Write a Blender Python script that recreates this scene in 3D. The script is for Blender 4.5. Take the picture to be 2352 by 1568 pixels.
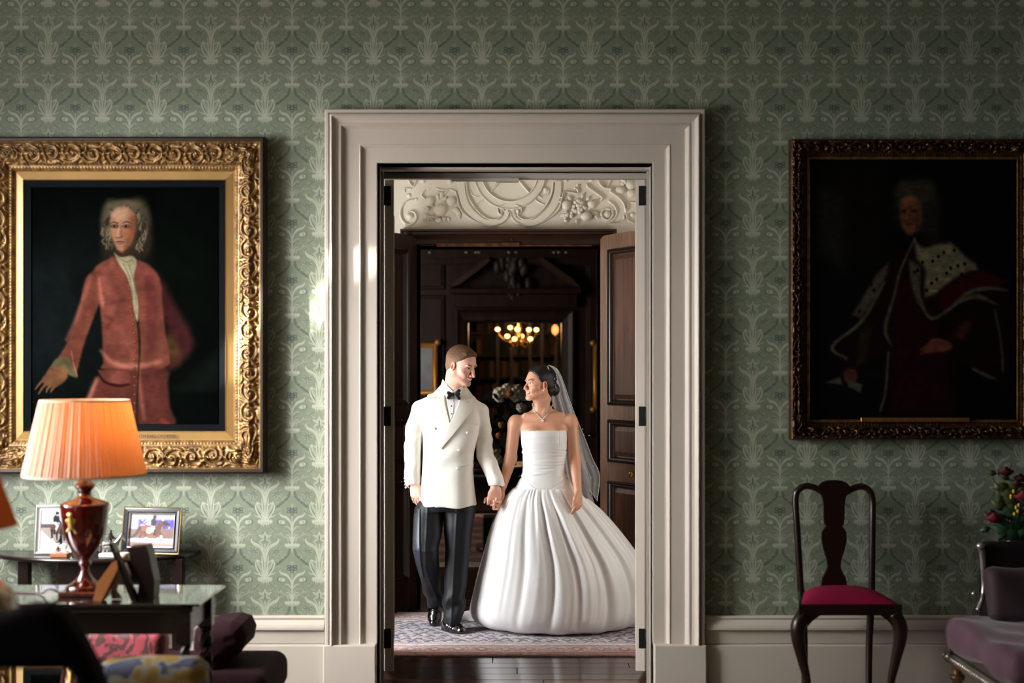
import bpy, bmesh, math, random
import numpy as np
from mathutils import Vector, Matrix
random.seed(7); RNG = np.random.RandomState(11)
for _o in list(bpy.data.objects): bpy.data.objects.remove(_o)
SC = bpy.context.scene
COL = SC.collection
# ------------------------------------------------------------ camera
F = 3000.0; CX = 1183.0; HY = 850.0; CH = 1.66      # focal length in px, vanishing point, camera height
cam = bpy.data.cameras.new('camera'); co = bpy.data.objects.new('camera', cam); COL.objects.link(co)
co.location = (0, 0, CH); co.rotation_euler = (math.pi/2, 0, 0)
cam.sensor_width = 36; cam.sensor_fit = 'HORIZONTAL'; cam.lens = F/2352*36
cam.shift_x = (1176-CX)/2352; cam.shift_y = (HY-784)/2352
cam.clip_end = 200; cam.clip_start = .05
cam.dof.use_dof = True; cam.dof.focus_distance = 8.25; cam.dof.aperture_fstop = 1.5
SC.camera = co
# ------------------------------------------------------------ world, exposure
SC.view_settings.view_transform = 'Standard'; SC.view_settings.look = 'None'
SC.view_settings.gamma = 1; SC.view_settings.use_curve_mapping = False
SC.view_settings.exposure = 0.0
w = bpy.data.worlds.new('world'); SC.world = w; w.use_nodes = True
w.node_tree.nodes['Background'].inputs[0].default_value = (.75, .85, 1, 1)
w.node_tree.nodes['Background'].inputs[1].default_value = 1.0

def aim(o, d): o.rotation_euler = Vector(d).to_track_quat('-Z', 'Y').to_euler()
def area(name, loc, d, sx, sy, power, col=(1,1,1), spread=180):
    l = bpy.data.lights.new(name, 'AREA'); l.shape = 'RECTANGLE'; l.size = sx; l.size_y = sy
    l.energy = power; l.color = col; l.spread = math.radians(spread)
    o = bpy.data.objects.new(name, l); COL.objects.link(o); o.location = loc; aim(o, d); return o
def point(name, loc, power, col, r=.03):
    l = bpy.data.lights.new(name, 'POINT'); l.energy = power; l.color = col; l.shadow_soft_size = r
    o = bpy.data.objects.new(name, l); COL.objects.link(o); o.location = loc; return o
XW = -3.6                                            # left wall of the green room
area('window_light_near', (XW+.1, 5.35, 1.95), (1, .54, -.46), 1.2, 1.7, 112, (1, .995, .985), 88)
area('window_light_a', (XW+.12, 4.3, 2.0), (1, .25, .12), 1.3, 2.3, 58, (1, .985, .96))
area('window_light_b', (XW+.12, 1.7, 1.9), (1, .25, -.05), 1.3, 2.3, 14, (1, .985, .96))
area('passage_window_light', (-2.05, 7.52, 1.35), (1, .2, -.04), .85, 1.8, 98, (.95, .975, 1))
area('passage_fill_light', (2.05, 7.5, 1.5), (-1, .3, -.05), .8, 1.8, 20, (1, .95, .88))
area('hall_fill_light', (-3.3, 12.4, 2.0), (1, .55, -.15), 1.8, 2.0, 95, (1, .88, .76))  # added area light to brighten the hall; no window stands here
area('library_light', (2.2, 19.0, 2.6), (-1, .4, -.5), 1.2, 1.2, 14, (1, .75, .5))
SUN_D = Vector((1, .42, -.22)).normalized()
sl = bpy.data.lights.new('sun', 'SUN'); sl.energy = 34; sl.angle = math.radians(1.0); sl.color = (1, .97, .92)
so = bpy.data.objects.new('sun', sl); COL.objects.link(so); so.location = (-6, 3, 5); aim(so, SUN_D)

# ------------------------------------------------------------ small helpers
def P(px, py, y):                                    # a pixel of the photograph at depth y -> metres
    s = F/y
    return np.array([(px-CX)/s, y, CH-(py-HY)/s])
def lin(c):
    c = [v/255 for v in c]
    return tuple((v/12.92 if v <= .04045 else ((v+.055)/1.055)**2.4) for v in c)
def catmull(pts, n):
    pts = np.asarray(pts, float)
    if len(pts) < 3: 
        t = np.linspace(0, 1, n)[:, None]; return pts[0]*(1-t)+pts[-1]*t
    p = np.vstack([2*pts[0]-pts[1], pts, 2*pts[-1]-pts[-2]])
    out = []; m = len(pts)-1
    for u in np.linspace(0, m, n):
        i = min(int(u), m-1); t = u-i
        a, b, c, d = p[i], p[i+1], p[i+2], p[i+3]
        out.append(.5*((2*b)+(-a+c)*t+(2*a-5*b+4*c-d)*t*t+(-a+3*b-3*c+d)*t**3))
    return np.array(out)
def sstep(a, b, x):
    t = np.clip((x-a)/(b-a), 0, 1); return t*t*(3-2*t)
def gauss(x, c, w): return np.exp(-((x-c)/w)**2)

class MB:                                            # collects shapes into ONE mesh
    def __init__(s): s.v = []; s.f = []; s.sm = []; s.n = 0
    def add(s, V, Fc, smooth=True):
        V = np.asarray(V, float)
        s.v.append(V); s.f += [tuple(int(i)+s.n for i in f) for f in Fc]; s.sm += [smooth]*len(Fc); s.n += len(V)
        return s
    def box(s, a, b, bev=0):
        a = np.minimum(a, b).astype(float) if 0 else np.array(a, float); b = np.array(b, float)
        lo = np.minimum(a, b); hi = np.maximum(a, b)
        if bev <= 0:
            V = [(x, y, z) for x in (lo[0], hi[0]) for y in (lo[1], hi[1]) for z in (lo[2], hi[2])]
            return s.add(V, [(0,1,3,2),(4,6,7,5),(0,4,5,1),(2,3,7,6),(0,2,6,4),(1,5,7,3)], False)
        c = (lo+hi)/2; h = (hi-lo)/2; bev = min(bev, h.min()*.95)
        V = []; idx = {}
        for ax in range(3):
            for sg in (-1, 1):
                for q in ((-1,-1),(1,-1),(1,1),(-1,1)):
                    p = np.zeros(3); o = [i for i in range(3) if i != ax]
                    p[ax] = sg*h[ax]; p[o[0]] = q[0]*(h[o[0]]-bev); p[o[1]] = q[1]*(h[o[1]]-bev)
                    sgn = [0,0,0]; sgn[ax] = sg; sgn[o[0]] = q[0]; sgn[o[1]] = q[1]
                    idx[(ax, tuple(sgn))] = len(V); V.append(c+p)
        Fc = []
        for ax in range(3):
            o = [i for i in range(3) if i != ax]
            for sg in (-1, 1):
                r = []
                for q in ((-1,-1),(1,-1),(1,1),(-1,1)):
                    g = [0,0,0]; g[ax] = sg; g[o[0]] = q[0]; g[o[1]] = q[1]; r.append(idx[(ax, tuple(g))])
                flip = (sg < 0) ^ (ax == 1)
                Fc.append(tuple(r[::-1]) if flip else tuple(r))
        for ax in range(3):
            o = [i for i in range(3) if i != ax]
            for q in ((-1,-1),(1,-1),(1,1),(-1,1)):
                e = []
                for a_, sg in ((o[0], -1), (o[0], 1), (o[1], 1), (o[1], -1)):
                    g = [0,0,0]; g[o[0]] = q[0]; g[o[1]] = q[1]; g[ax] = sg; e.append(idx[(a_, tuple(g))])
                Fc.append(tuple(e))
        for sx in (-1,1):
            for sy in (-1,1):
                for sz in (-1,1): Fc.append((idx[(0,(sx,sy,sz))], idx[(1,(sx,sy,sz))], idx[(2,(sx,sy,sz))]))
        return s.add(V, Fc, False)
    def grid(s, G, cu=False, cv=False, smooth=True, flip=False):
        G = np.asarray(G, float); nu, nv = G.shape[:2]
        Fc = []
        for i in range(nu if cu else nu-1):
            i2 = (i+1) % nu
            for j in range(nv if cv else nv-1):
                j2 = (j+1) % nv
                q = (i*nv+j, i2*nv+j, i2*nv+j2, i*nv+j2)
                Fc.append(q[::-1] if flip else q)
        return s.add(G.reshape(-1, 3), Fc, smooth)
    def lathe(s, prof, c=(0,0,0), n=40, smooth=True, sq=None):
        c = np.array(c, float); G = np.zeros((len(prof), n, 3))
        th = np.linspace(0, 2*math.pi, n, endpoint=False)
        for i, (r, z) in enumerate(prof):
            G[i, :, 0] = c[0]+r*np.cos(th); G[i, :, 1] = c[1]+r*np.sin(th); G[i, :, 2] = c[2]+z
        s.grid(G, cv=True, smooth=smooth, flip=True)
        return s
    def tube(s, pts, rad, n=12, m=None, cap=True, up=(0,0,1), ell=1.0, twist=0):
        pts = np.asarray(pts, float); rad = np.asarray(rad, float) if hasattr(rad, '__len__') else np.full(len(pts), rad)
        if m:
            r4 = catmull(np.c_[pts, rad], m); pts = r4[:, :3]; rad = r4[:, 3]
        k = len(pts); T = np.gradient(pts, axis=0); T /= np.linalg.norm(T, axis=1)[:, None]+1e-9
        u = np.array(up, float); N = u-T[0]*u.dot(T[0])
        if np.linalg.norm(N) < 1e-3: u = np.array([1., 0, 0]); N = u-T[0]*u.dot(T[0])
        N /= np.linalg.norm(N); th = np.linspace(0, 2*math.pi, n, endpoint=False); G = np.zeros((k, n, 3))
        for i in range(k):
            N = N-T[i]*N.dot(T[i]); N /= np.linalg.norm(N); B = np.cross(T[i], N); a = th+twist*i
            G[i] = pts[i]+rad[i]*(np.cos(a)[:, None]*N+ell*np.sin(a)[:, None]*B)
        b = s.n; s.grid(G, cv=True)
        if cap:
            s.f += [tuple(b+j for j in range(n))[::-1], tuple(b+(k-1)*n+j for j in range(n))]; s.sm += [False]*2
        return s
    def ball(s, c, r, n=10, m=None):
        c = np.array(c, float); r = np.array(r, float)*np.ones(3); m = m or max(6, n//2+1)
        ph = np.linspace(0, math.pi, m); th = np.linspace(0, 2*math.pi, n, endpoint=False)
        G = np.stack([np.outer(np.sin(ph), np.cos(th)), np.outer(np.sin(ph), np.sin(th)), np.outer(np.cos(ph), np.ones(n))], -1)
        return s.grid(c+G*r, cv=True, flip=False)
    def prism(s, poly, y0, y1, axis=1, bev=0):       # poly in (a,b), extruded along axis; smooth=False
        poly = np.asarray(poly, float); n = len(poly)
        o = [i for i in range(3) if i != axis]
        rings = [(0, y0), (0, y1)]
        if bev:
            c = poly.mean(0)
        V = []
        for _, yy in rings:
            for p in poly:
                v = np.zeros(3); v[o[0]] = p[0]; v[o[1]] = p[1]; v[axis] = yy; V.append(v)
        Fc = [tuple(range(n)), tuple(range(2*n-1, n-1, -1))]+[(i, n+i, n+(i+1) % n, (i+1) % n) for i in range(n)]
        return s.add(V, Fc, False)
    def build(s, name, mat, parent=None, fix=True, sub=0):
        me = bpy.data.meshes.new(name); V = np.vstack(s.v) if s.v else np.zeros((0, 3))
        me.from_pydata(V.tolist(), [], s.f)
        me.polygons.foreach_set('use_smooth', s.sm)
        me.materials.append(mat)
        if fix:
            bm = bmesh.new(); bm.from_mesh(me); bmesh.ops.remove_doubles(bm, verts=bm.verts, dist=1e-6)
            bmesh.ops.recalc_face_normals(bm, faces=bm.faces); bm.to_mesh(me); bm.free()
        me.update()
        o = bpy.data.objects.new(name, me); COL.objects.link(o)
        if parent is not None: o.parent = parent; o.matrix_parent_inverse = pinv(parent)
        return o
def pinv(p):
    return Matrix.Translation(-Vector(p.location)) if p.parent is None and p.rotation_euler.z == 0 else p.matrix_basis.inverted()
def empty(name, loc):
    o = bpy.data.objects.new(name, None); COL.objects.link(o); o.location = tuple(float(v) for v in loc); o.empty_display_size = .1
    return o
def tag(o, label, cat, group=None, kind=None):
    if label: o['label'] = label
    if cat: o['category'] = cat
    if group: o['group'] = group
    if kind: o['kind'] = kind
    return o
def struct(o): o['kind'] = 'structure'; return o
def put(o, parent): o.parent = parent; o.matrix_parent_inverse = pinv(parent); return o

# ------------------------------------------------------------ materials
def mat(name, col, rough=.5, metal=0, spec=.5, noise=0, nscale=8, bump=0, bscale=60, coat=0, sheen=0, sss=0, stretch=(1,1,1), col2=None, vcol=None, **kw):
    m = bpy.data.materials.new(name); m.use_nodes = True; nt = m.node_tree; N = nt.nodes; L = nt.links
    b = N['Principled BSDF']; c = lin(col)+(1,)
    b.inputs['Base Color'].default_value = c; b.inputs['Roughness'].default_value = rough
    b.inputs['Metallic'].default_value = metal; b.inputs['Specular IOR Level'].default_value = spec
    b.inputs['Coat Weight'].default_value = coat; b.inputs['Coat Roughness'].default_value = .08
    b.inputs['Sheen Weight'].default_value = sheen
    if sss: b.inputs['Subsurface Weight'].default_value = sss; b.inputs['Subsurface Radius'].default_value = (.012, .005, .003); b.inputs['Subsurface Scale'].default_value = 1
    tc = N.new('ShaderNodeTexCoord'); mp = N.new('ShaderNodeMapping'); mp.inputs['Scale'].default_value = stretch
    L.new(tc.outputs['Object'], mp.inputs[0])
    src = None
    if vcol:
        a = N.new('ShaderNodeAttribute'); a.attribute_name = vcol; src = a.outputs['Color']
    if noise or col2:
        n = N.new('ShaderNodeTexNoise'); n.inputs['Scale'].default_value = nscale; n.inputs['Detail'].default_value = 5
        L.new(mp.outputs[0], n.inputs['Vector'])
        if col2:
            r = N.new('ShaderNodeValToRGB'); r.color_ramp.elements[0].position = .38; r.color_ramp.elements[1].position = .62
            r.color_ramp.elements[0].color = c; r.color_ramp.elements[1].color = lin(col2)+(1,)
            L.new(n.outputs['Fac'], r.inputs[0]); src = r.outputs[0]
        else:
            hs = N.new('ShaderNodeHueSaturation'); mr = N.new('ShaderNodeMapRange')
            mr.inputs['To Min'].default_value = 1-noise; mr.inputs['To Max'].default_value = 1+noise
            mr.inputs['From Min'].default_value = .25; mr.inputs['From Max'].default_value = .75
            L.new(n.outputs['Fac'], mr.inputs['Value']); L.new(mr.outputs[0], hs.inputs['Value']); hs.inputs['Color'].default_value = c
            if src: L.new(src, hs.inputs['Color'])
            src = hs.outputs[0]
    if src: L.new(src, b.inputs['Base Color'])
    if bump:
        n = N.new('ShaderNodeTexNoise'); n.inputs['Scale'].default_value = bscale; n.inputs['Detail'].default_value = 4
        L.new(mp.outputs[0], n.inputs['Vector'])
        bp = N.new('ShaderNodeBump'); bp.inputs['Strength'].default_value = bump; bp.inputs['Distance'].default_value = .004
        L.new(n.outputs['Fac'], bp.inputs['Height']); L.new(bp.outputs[0], b.inputs['Normal'])
    for k, v in kw.items(): b.inputs[k.replace('_', ' ')].default_value = v
    return m
def emis(name, col, st):
    m = bpy.data.materials.new(name); m.use_nodes = True; b = m.node_tree.nodes['Principled BSDF']
    b.inputs['Base Color'].default_value = lin(col)+(1,); b.inputs['Emission Color'].default_value = lin(col)+(1,); b.inputs['Emission Strength'].default_value = st
    return m
def image_of(name, A):                               # numpy HxWx3 (display-coded 0..255, row 0 on top) -> packed image
    h, w_ = A.shape[:2]; im = bpy.data.images.new(name, w_, h)
    B = np.ones((h, w_, 4), np.float32); B[..., :3] = np.clip(A[::-1]/255, 0, 1)
    im.pixels.foreach_set(B.ravel()); im.update(); im.pack(); return im
def img_mat(name, im, x0, z0, wx, wz, rough=.5, axes='XZ', ext='EXTEND', bump=0, noise=0, coat=0, bri=1, spec=.5, sheen=0):
    m = bpy.data.materials.new(name); m.use_nodes = True; nt = m.node_tree; N = nt.nodes; L = nt.links; b = N['Principled BSDF']
    tc = N.new('ShaderNodeTexCoord'); sp = N.new('ShaderNodeSeparateXYZ'); cb = N.new('ShaderNodeCombineXYZ')
    L.new(tc.outputs['Object'], sp.inputs[0]); L.new(sp.outputs[axes[0]], cb.inputs[0]); L.new(sp.outputs[axes[1]], cb.inputs[1])
    mp = N.new('ShaderNodeMapping'); mp.vector_type = 'POINT'
    mp.inputs['Location'].default_value = (-x0/wx, -z0/wz, 0); mp.inputs['Scale'].default_value = (1/wx, 1/wz, 1)
    L.new(cb.outputs[0], mp.inputs[0])
    t = N.new('ShaderNodeTexImage'); t.image = im; t.extension = ext; t.interpolation = 'Cubic'
    L.new(mp.outputs[0], t.inputs[0]); src = t.outputs[0]
    if bri != 1:
        hs = N.new('ShaderNodeHueSaturation'); hs.inputs['Value'].default_value = bri; L.new(src, hs.inputs['Color']); src = hs.outputs[0]
    if noise:
        n = N.new('ShaderNodeTexNoise'); n.inputs['Scale'].default_value = 1.3; n.inputs['Detail'].default_value = 3
        L.new(tc.outputs['Object'], n.inputs['Vector'])
        hs = N.new('ShaderNodeHueSaturation'); mr = N.new('ShaderNodeMapRange'); mr.inputs['To Min'].default_value = 1-noise; mr.inputs['To Max'].default_value = 1+noise
        L.new(n.outputs['Fac'], mr.inputs['Value']); L.new(mr.outputs[0], hs.inputs['Value']); L.new(src, hs.inputs['Color']); src = hs.outputs[0]
    L.new(src, b.inputs['Base Color']); b.inputs['Roughness'].default_value = rough; b.inputs['Coat Weight'].default_value = coat; b.inputs['Coat Roughness'].default_value = .06
    b.inputs['Specular IOR Level'].default_value = spec; b.inputs['Sheen Weight'].default_value = sheen
    if bump:
        n = N.new('ShaderNodeTexNoise'); n.inputs['Scale'].default_value = 180; L.new(tc.outputs['Object'], n.inputs['Vector'])
        bp = N.new('ShaderNodeBump'); bp.inputs['Strength'].default_value = bump; bp.inputs['Distance'].default_value = .002
        L.new(n.outputs['Fac'], bp.inputs['Height']); L.new(bp.outputs[0], b.inputs['Normal'])
    return m

# ------------------------------------------------------------ a small painter (numpy)
class Canvas:
    def __init__(s, x0, y0, x1, y1, sc, bg, wrap=None):
        s.x0, s.y0, s.sc = x0, y0, sc; s.w = int(round((x1-x0)*sc)); s.h = int(round((y1-y0)*sc))
        s.A = np.zeros((s.h, s.w, len(bg)), np.float32)+np.array(bg, np.float32); s.wrap = wrap
    def _win(s, lo, hi, pad):
        a = max(0, int((lo[0]-pad-s.x0)*s.sc)); b = min(s.w, int((hi[0]+pad-s.x0)*s.sc)+2)
        c = max(0, int((lo[1]-pad-s.y0)*s.sc)); d = min(s.h, int((hi[1]+pad-s.y0)*s.sc)+2)
        if a >= b or c >= d: return None
        X = (np.arange(a, b)+.5)/s.sc+s.x0; Y = (np.arange(c, d)+.5)/s.sc+s.y0
        return a, b, c, d, *np.meshgrid(X, Y)
    def _offs(s):
        if not s.wrap: return [(0, 0)]
        return [(i*s.wrap[0], j*s.wrap[1]) for i in (-1,0,1) for j in (-1,0,1)]
    def _put(s, win, d, col, blur, al, mode):
        a, b, c, e = win[:4]; m = np.clip(.5-d/(2*blur), 0, 1); m = (m*m*(3-2*m)*al)[..., None]
        R = s.A[c:e, a:b]; col = np.array(col, np.float32)
        if mode == 'mix': R[:] = R*(1-m)+col*m
        elif mode == 'max': R[:] = np.maximum(R, col*m)
        elif mode == 'add': R[:] = R+col*m
    def poly(s, pts, col, blur=1.5, al=1, mode='mix', smooth=0):
        pts = np.array(pts, float)
        if smooth: pts = catmull(np.vstack([pts, pts[:1]]), smooth*len(pts))[:-1]
        for ox, oy in s._offs():
            q = pts+(ox, oy); w_ = s._win(q.min(0), q.max(0), blur)
            if not w_: continue
            X, Y = w_[4], w_[5]; D = np.full(X.shape, 1e9); ins = np.zeros(X.shape, bool)
            for i in range(len(q)):
                ax, ay = q[i]; bx, by = q[(i+1) % len(q)]; vx, vy = bx-ax, by-ay; L2 = vx*vx+vy*vy+1e-9
                t = np.clip(((X-ax)*vx+(Y-ay)*vy)/L2, 0, 1); D = np.minimum(D, (X-ax-t*vx)**2+(Y-ay-t*vy)**2)
                c1 = (ay > Y) != (by > Y)
                if abs(vy) > 1e-9: ins ^= c1 & (X < vx*(Y-ay)/vy+ax)
            D = np.sqrt(D); D[ins] *= -1; s._put(w_, D, col, blur, al, mode)
    def stroke(s, pts, wd, col, blur=1, al=1, mode='mix', smooth=0):
        pts = np.array(pts, float); wd = np.array(wd, float) if hasattr(wd, '__len__') else np.full(len(pts), float(wd))
        if smooth:
            r = catmull(np.c_[pts, wd], smooth*len(pts)); pts = r[:, :2]; wd = np.maximum(r[:, 2], .05)
        for ox, oy in s._offs():
            q = pts+(ox, oy); w_ = s._win(q.min(0), q.max(0), blur+wd.max())
            if not w_: continue
            X, Y = w_[4], w_[5]; D = np.full(X.shape, 1e9)
            for i in range(len(q)-1):
                ax, ay = q[i]; vx, vy = q[i+1]-q[i]; L2 = vx*vx+vy*vy+1e-9
                t = np.clip(((X-ax)*vx+(Y-ay)*vy)/L2, 0, 1)
                D = np.minimum(D, np.hypot(X-ax-t*vx, Y-ay-t*vy)-(wd[i]*(1-t)+wd[i+1]*t)/2)
            s._put(w_, D, col, blur, al, mode)
    def ell(s, c, r, col, blur=1.5, al=1, rot=0, mode='mix'):
        for ox, oy in s._offs():
            cc = np.array(c, float)+(ox, oy); R = max(r); w_ = s._win(cc-R, cc+R, blur)
            if not w_: continue
            X, Y = w_[4]-cc[0], w_[5]-cc[1]; ca, sa = math.cos(rot), math.sin(rot)
            u, v = (X*ca+Y*sa)/r[0], (-X*sa+Y*ca)/r[1]; q = np.sqrt(u*u+v*v); s._put(w_, (q-1)*min(r), col, blur, al, mode)
    def noise(s, amp, cell, seed=0, ax=1):
        r = np.random.RandomState(seed); h = int(s.h/cell)+3; w_ = int(s.w/(cell*ax))+3
        g = r.rand(h, w_)-.5; yi = np.arange(s.h)/cell; xi = np.arange(s.w)/(cell*ax)
        y0 = yi.astype(int); x0 = xi.astype(int); fy = (yi-y0)[:, None]; fx = (xi-x0)[None]
        fy = fy*fy*(3-2*fy); fx = fx*fx*(3-2*fx)
        v = (g[y0][:, x0]*(1-fy)+g[y0+1][:, x0]*fy)*(1-fx)+(g[y0][:, x0+1]*(1-fy)+g[y0+1][:, x0+1]*fy)*fx
        s.A *= (1+amp*2*v)[..., None]; return s
# ------------------------------------------------------------ distance-field modelling: smooth bodies as one surface
def smin(a, b, k):
    if k <= 0: return np.minimum(a, b)
    h = np.maximum(k-np.abs(a-b), 0)/k; return np.minimum(a, b)-h*h*(k*.25)
class SDF:
    def __init__(s): s.ops = []
    def op(s, f, lo, hi, k=.01, mode='u'): s.ops.append((f, np.array(lo, float), np.array(hi, float), k, mode)); return s
    def cone(s, a, b, r1, r2, k=.01, mode='u'):
        a = np.array(a, np.float32); b = np.array(b, np.float32); v = b-a; L2 = float(v@v)+1e-9
        def f(X, Y, Z):
            t = np.clip(((X-a[0])*v[0]+(Y-a[1])*v[1]+(Z-a[2])*v[2])/L2, 0, 1)
            return np.sqrt((X-a[0]-t*v[0])**2+(Y-a[1]-t*v[1])**2+(Z-a[2]-t*v[2])**2)-(r1+(r2-r1)*t)
        r = max(r1, r2); return s.op(f, np.minimum(a, b)-r, np.maximum(a, b)+r, k, mode)
    def chain(s, pts, rs, k=.01, mode='u'):
        for i in range(len(pts)-1): s.cone(pts[i], pts[i+1], rs[i], rs[i+1], k if i == 0 else max(k, .004), mode)
        return s
    def ell(s, c, r, R=None, k=.01, mode='u'):
        c = np.array(c, np.float32); r = np.array(r, np.float32)*np.ones(3, np.float32); M = np.eye(3) if R is None else np.array(R)
        M = M.T.astype(np.float32)
        def f(X, Y, Z):
            x, y, z = X-c[0], Y-c[1], Z-c[2]
            q = [(M[i, 0]*x+M[i, 1]*y+M[i, 2]*z) for i in range(3)]
            k0 = np.sqrt(sum((q[i]/r[i])**2 for i in range(3)))+1e-6; k1 = np.sqrt(sum((q[i]/r[i]**2)**2 for i in range(3)))+1e-6
            return k0*(k0-1)/k1
        e = float(r.max()) if R is not None else r
        return s.op(f, c-e, c+e, k, mode)
    def box(s, c, h, rd, R=None, k=.01, mode='u'):
        c = np.array(c, np.float32); h = np.array(h, np.float32)-rd; M = (np.eye(3) if R is None else np.array(R)).T.astype(np.float32)
        def f(X, Y, Z):
            x, y, z = X-c[0], Y-c[1], Z-c[2]
            q = [np.abs(M[i, 0]*x+M[i, 1]*y+M[i, 2]*z)-h[i] for i in range(3)]
            return np.sqrt(sum(np.maximum(v, 0)**2 for v in q))+np.minimum(np.maximum(np.maximum(q[0], q[1]), q[2]), 0)-rd
        e = float(np.linalg.norm(h))+rd if R is not None else h+rd
        return s.op(f, c-e, c+e, k, mode)
    def ztube(s, keys, k=.01, p=2.3, mode='u', caps=.01):
        # keys: rows (z, cx, cy, rx, ry) sorted by z ascending
        K = np.array(sorted(keys)); z0, z1 = K[0, 0], K[-1, 0]
        def f(X, Y, Z):
            zz = np.ravel(Z) if Z.ndim == 3 and Z.shape[0] == 1 and Z.shape[1] == 1 else Z
            g = [np.interp(zz, K[:, 0], K[:, i]).astype(np.float32).reshape(np.shape(Z)) for i in range(1, 5)]
            q = (np.abs((X-g[0])/g[2])**p+np.abs((Y-g[1])/g[3])**p+1e-9)**(1/p)
            d = (q-1)*np.minimum(g[2], g[3]); cap = np.maximum(z0-Z, Z-z1)
            return smin(d*0+1e3, np.maximum(d, cap), 0) if caps <= 0 else -smin(-d, -cap, caps)
        lo = (min(K[:, 1]-K[:, 3]), min(K[:, 2]-K[:, 4]), z0); hi = (max(K[:, 1]+K[:, 3]), max(K[:, 2]+K[:, 4]), z1)
        return s.op(f, lo, hi, k, mode)
    def disp(s, g): s.ops.append((g, None, None, 0, 'd')); return s
    def ev(s, X, Y, Z, sel=None):
        D = np.full(np.broadcast(X, Y, Z).shape, .03, np.float32)
        for f, lo, hi, k, mode in s.ops:
            if mode == 'd': D = D+f(X, Y, Z); continue
            d = f(X, Y, Z)
            if mode == 'u': D = smin(D, d, k)
            elif mode == 's': D = -smin(-D, d, k)
            elif mode == 'i': D = -smin(-D, -d, k)
        return D
    def mesh(s, h=.0025, proj=1):
        lo = np.min([o[1] for o in s.ops if o[1] is not None and o[4] == 'u'], 0)-4*h
        hi = np.max([o[2] for o in s.ops if o[2] is not None and o[4] == 'u'], 0)+4*h
        n = np.ceil((hi-lo)/h).astype(int)+1; ax = [(lo[i]+h*np.arange(n[i])).astype(np.float32) for i in range(3)]
        D = np.full(n, .03, np.float32); M = .012
        for f, l, u, k, mode in s.ops:
            if l is None: l, u = lo, hi
            a = [max(0, int((l[i]-M-k-lo[i])/h)) for i in range(3)]; b = [min(n[i], int((u[i]+M+k-lo[i])/h)+2) for i in range(3)]
            if any(a[i] >= b[i] for i in range(3)): continue
            X = ax[0][a[0]:b[0], None, None]; Y = ax[1][None, a[1]:b[1], None]; Z = ax[2][None, None, a[2]:b[2]]
            sl_ = (slice(a[0], b[0]), slice(a[1], b[1]), slice(a[2], b[2])); R = D[sl_]
            if mode == 'd':
                D[sl_] = R+f(X, Y, Z); continue
            d = f(X, Y, Z)
            if mode == 'u': D[sl_] = smin(R, d, k)
            elif mode == 's': D[sl_] = -smin(-R, d, k)
            elif mode == 'i': D[sl_] = -smin(-R, -d, k)
        V, Fc = nets(D, lo, h)
        return V, Fc
def nets(D, lo, h):
    S = D < 0; n = np.array(D.shape); c = [slice(0, -1), slice(1, None)]
    cnt = np.zeros(n-1, np.int8)
    for i in (0,1):
        for j in (0,1):
            for k in (0,1): cnt += S[c[i], c[j], c[k]]
    I, J, K = np.nonzero((cnt > 0) & (cnt < 8)); idx = np.full(n-1, -1, np.int32); idx[I, J, K] = np.arange(len(I))
    acc = np.zeros((len(I), 3)); num = np.zeros(len(I))
    E = [((0,0,0),(1,0,0)),((0,1,0),(1,1,0)),((0,0,1),(1,0,1)),((0,1,1),(1,1,1)),((0,0,0),(0,1,0)),((1,0,0),(1,1,0)),((0,0,1),(0,1,1)),((1,0,1),(1,1,1)),((0,0,0),(0,0,1)),((1,0,0),(1,0,1)),((0,1,0),(0,1,1)),((1,1,0),(1,1,1))]
    for p, q in E:
        a = D[I+p[0], J+p[1], K+p[2]]; b = D[I+q[0], J+q[1], K+q[2]]; m = (a < 0) != (b < 0)
        t = np.where(m, a/np.where(m, a-b, 1), 0)[:, None]; pp = np.array(p)+t*(np.array(q)-np.array(p)); acc += pp*m[:, None]; num += m
    V = (acc/num[:, None]+np.c_[I, J, K])*h+lo
    Fc = []
    for ax in range(3):
        sa = [slice(None)]*3; sb = [slice(None)]*3; sa[ax] = slice(0, -1); sb[ax] = slice(1, None)
        A, B = S[tuple(sa)], S[tuple(sb)]; e = np.argwhere(A != B); o = [i for i in range(3) if i != ax]
        e = e[(e[:, o[0]] > 0) & (e[:, o[1]] > 0) & (e[:, o[0]] < n[o[0]]-1) & (e[:, o[1]] < n[o[1]]-1)]
        ins = A[e[:, 0], e[:, 1], e[:, 2]]; q = []
        for d0, d1 in ((1,1),(0,1),(0,0),(1,0)):
            g = e.copy(); g[:, o[0]] -= d0; g[:, o[1]] -= d1; q.append(idx[g[:, 0], g[:, 1], g[:, 2]])
        q = np.stack(q, 1); fl = ins if ax != 1 else ~ins; q[~fl] = q[~fl][:, ::-1]; Fc.append(q)
    return V, np.vstack(Fc)
def raw_obj(name, V, Fc, m, parent=None, cols=None, smooth=True):
    me = bpy.data.meshes.new(name); V = np.asarray(V, np.float32); Fc = np.asarray(Fc, np.int32); nf = len(Fc)
    me.vertices.add(len(V)); me.vertices.foreach_set('co', V.ravel())
    me.loops.add(nf*4); me.loops.foreach_set('vertex_index', Fc.ravel())
    me.polygons.add(nf); me.polygons.foreach_set('loop_start', np.arange(0, nf*4, 4, dtype=np.int32))
    me.update(calc_edges=True); me.validate()
    me.polygons.foreach_set('use_smooth', [smooth]*len(me.polygons))
    me.materials.append(m)
    if cols is not None:
        a = me.color_attributes.new('Col', 'FLOAT_COLOR', 'POINT'); C = np.ones((len(V), 4), np.float32); C[:, :3] = cols
        a.data.foreach_set('color', C.ravel())
    o = bpy.data.objects.new(name, me); COL.objects.link(o)
    if parent is not None: o.parent = parent; o.matrix_parent_inverse = pinv(parent)
    return o
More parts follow.
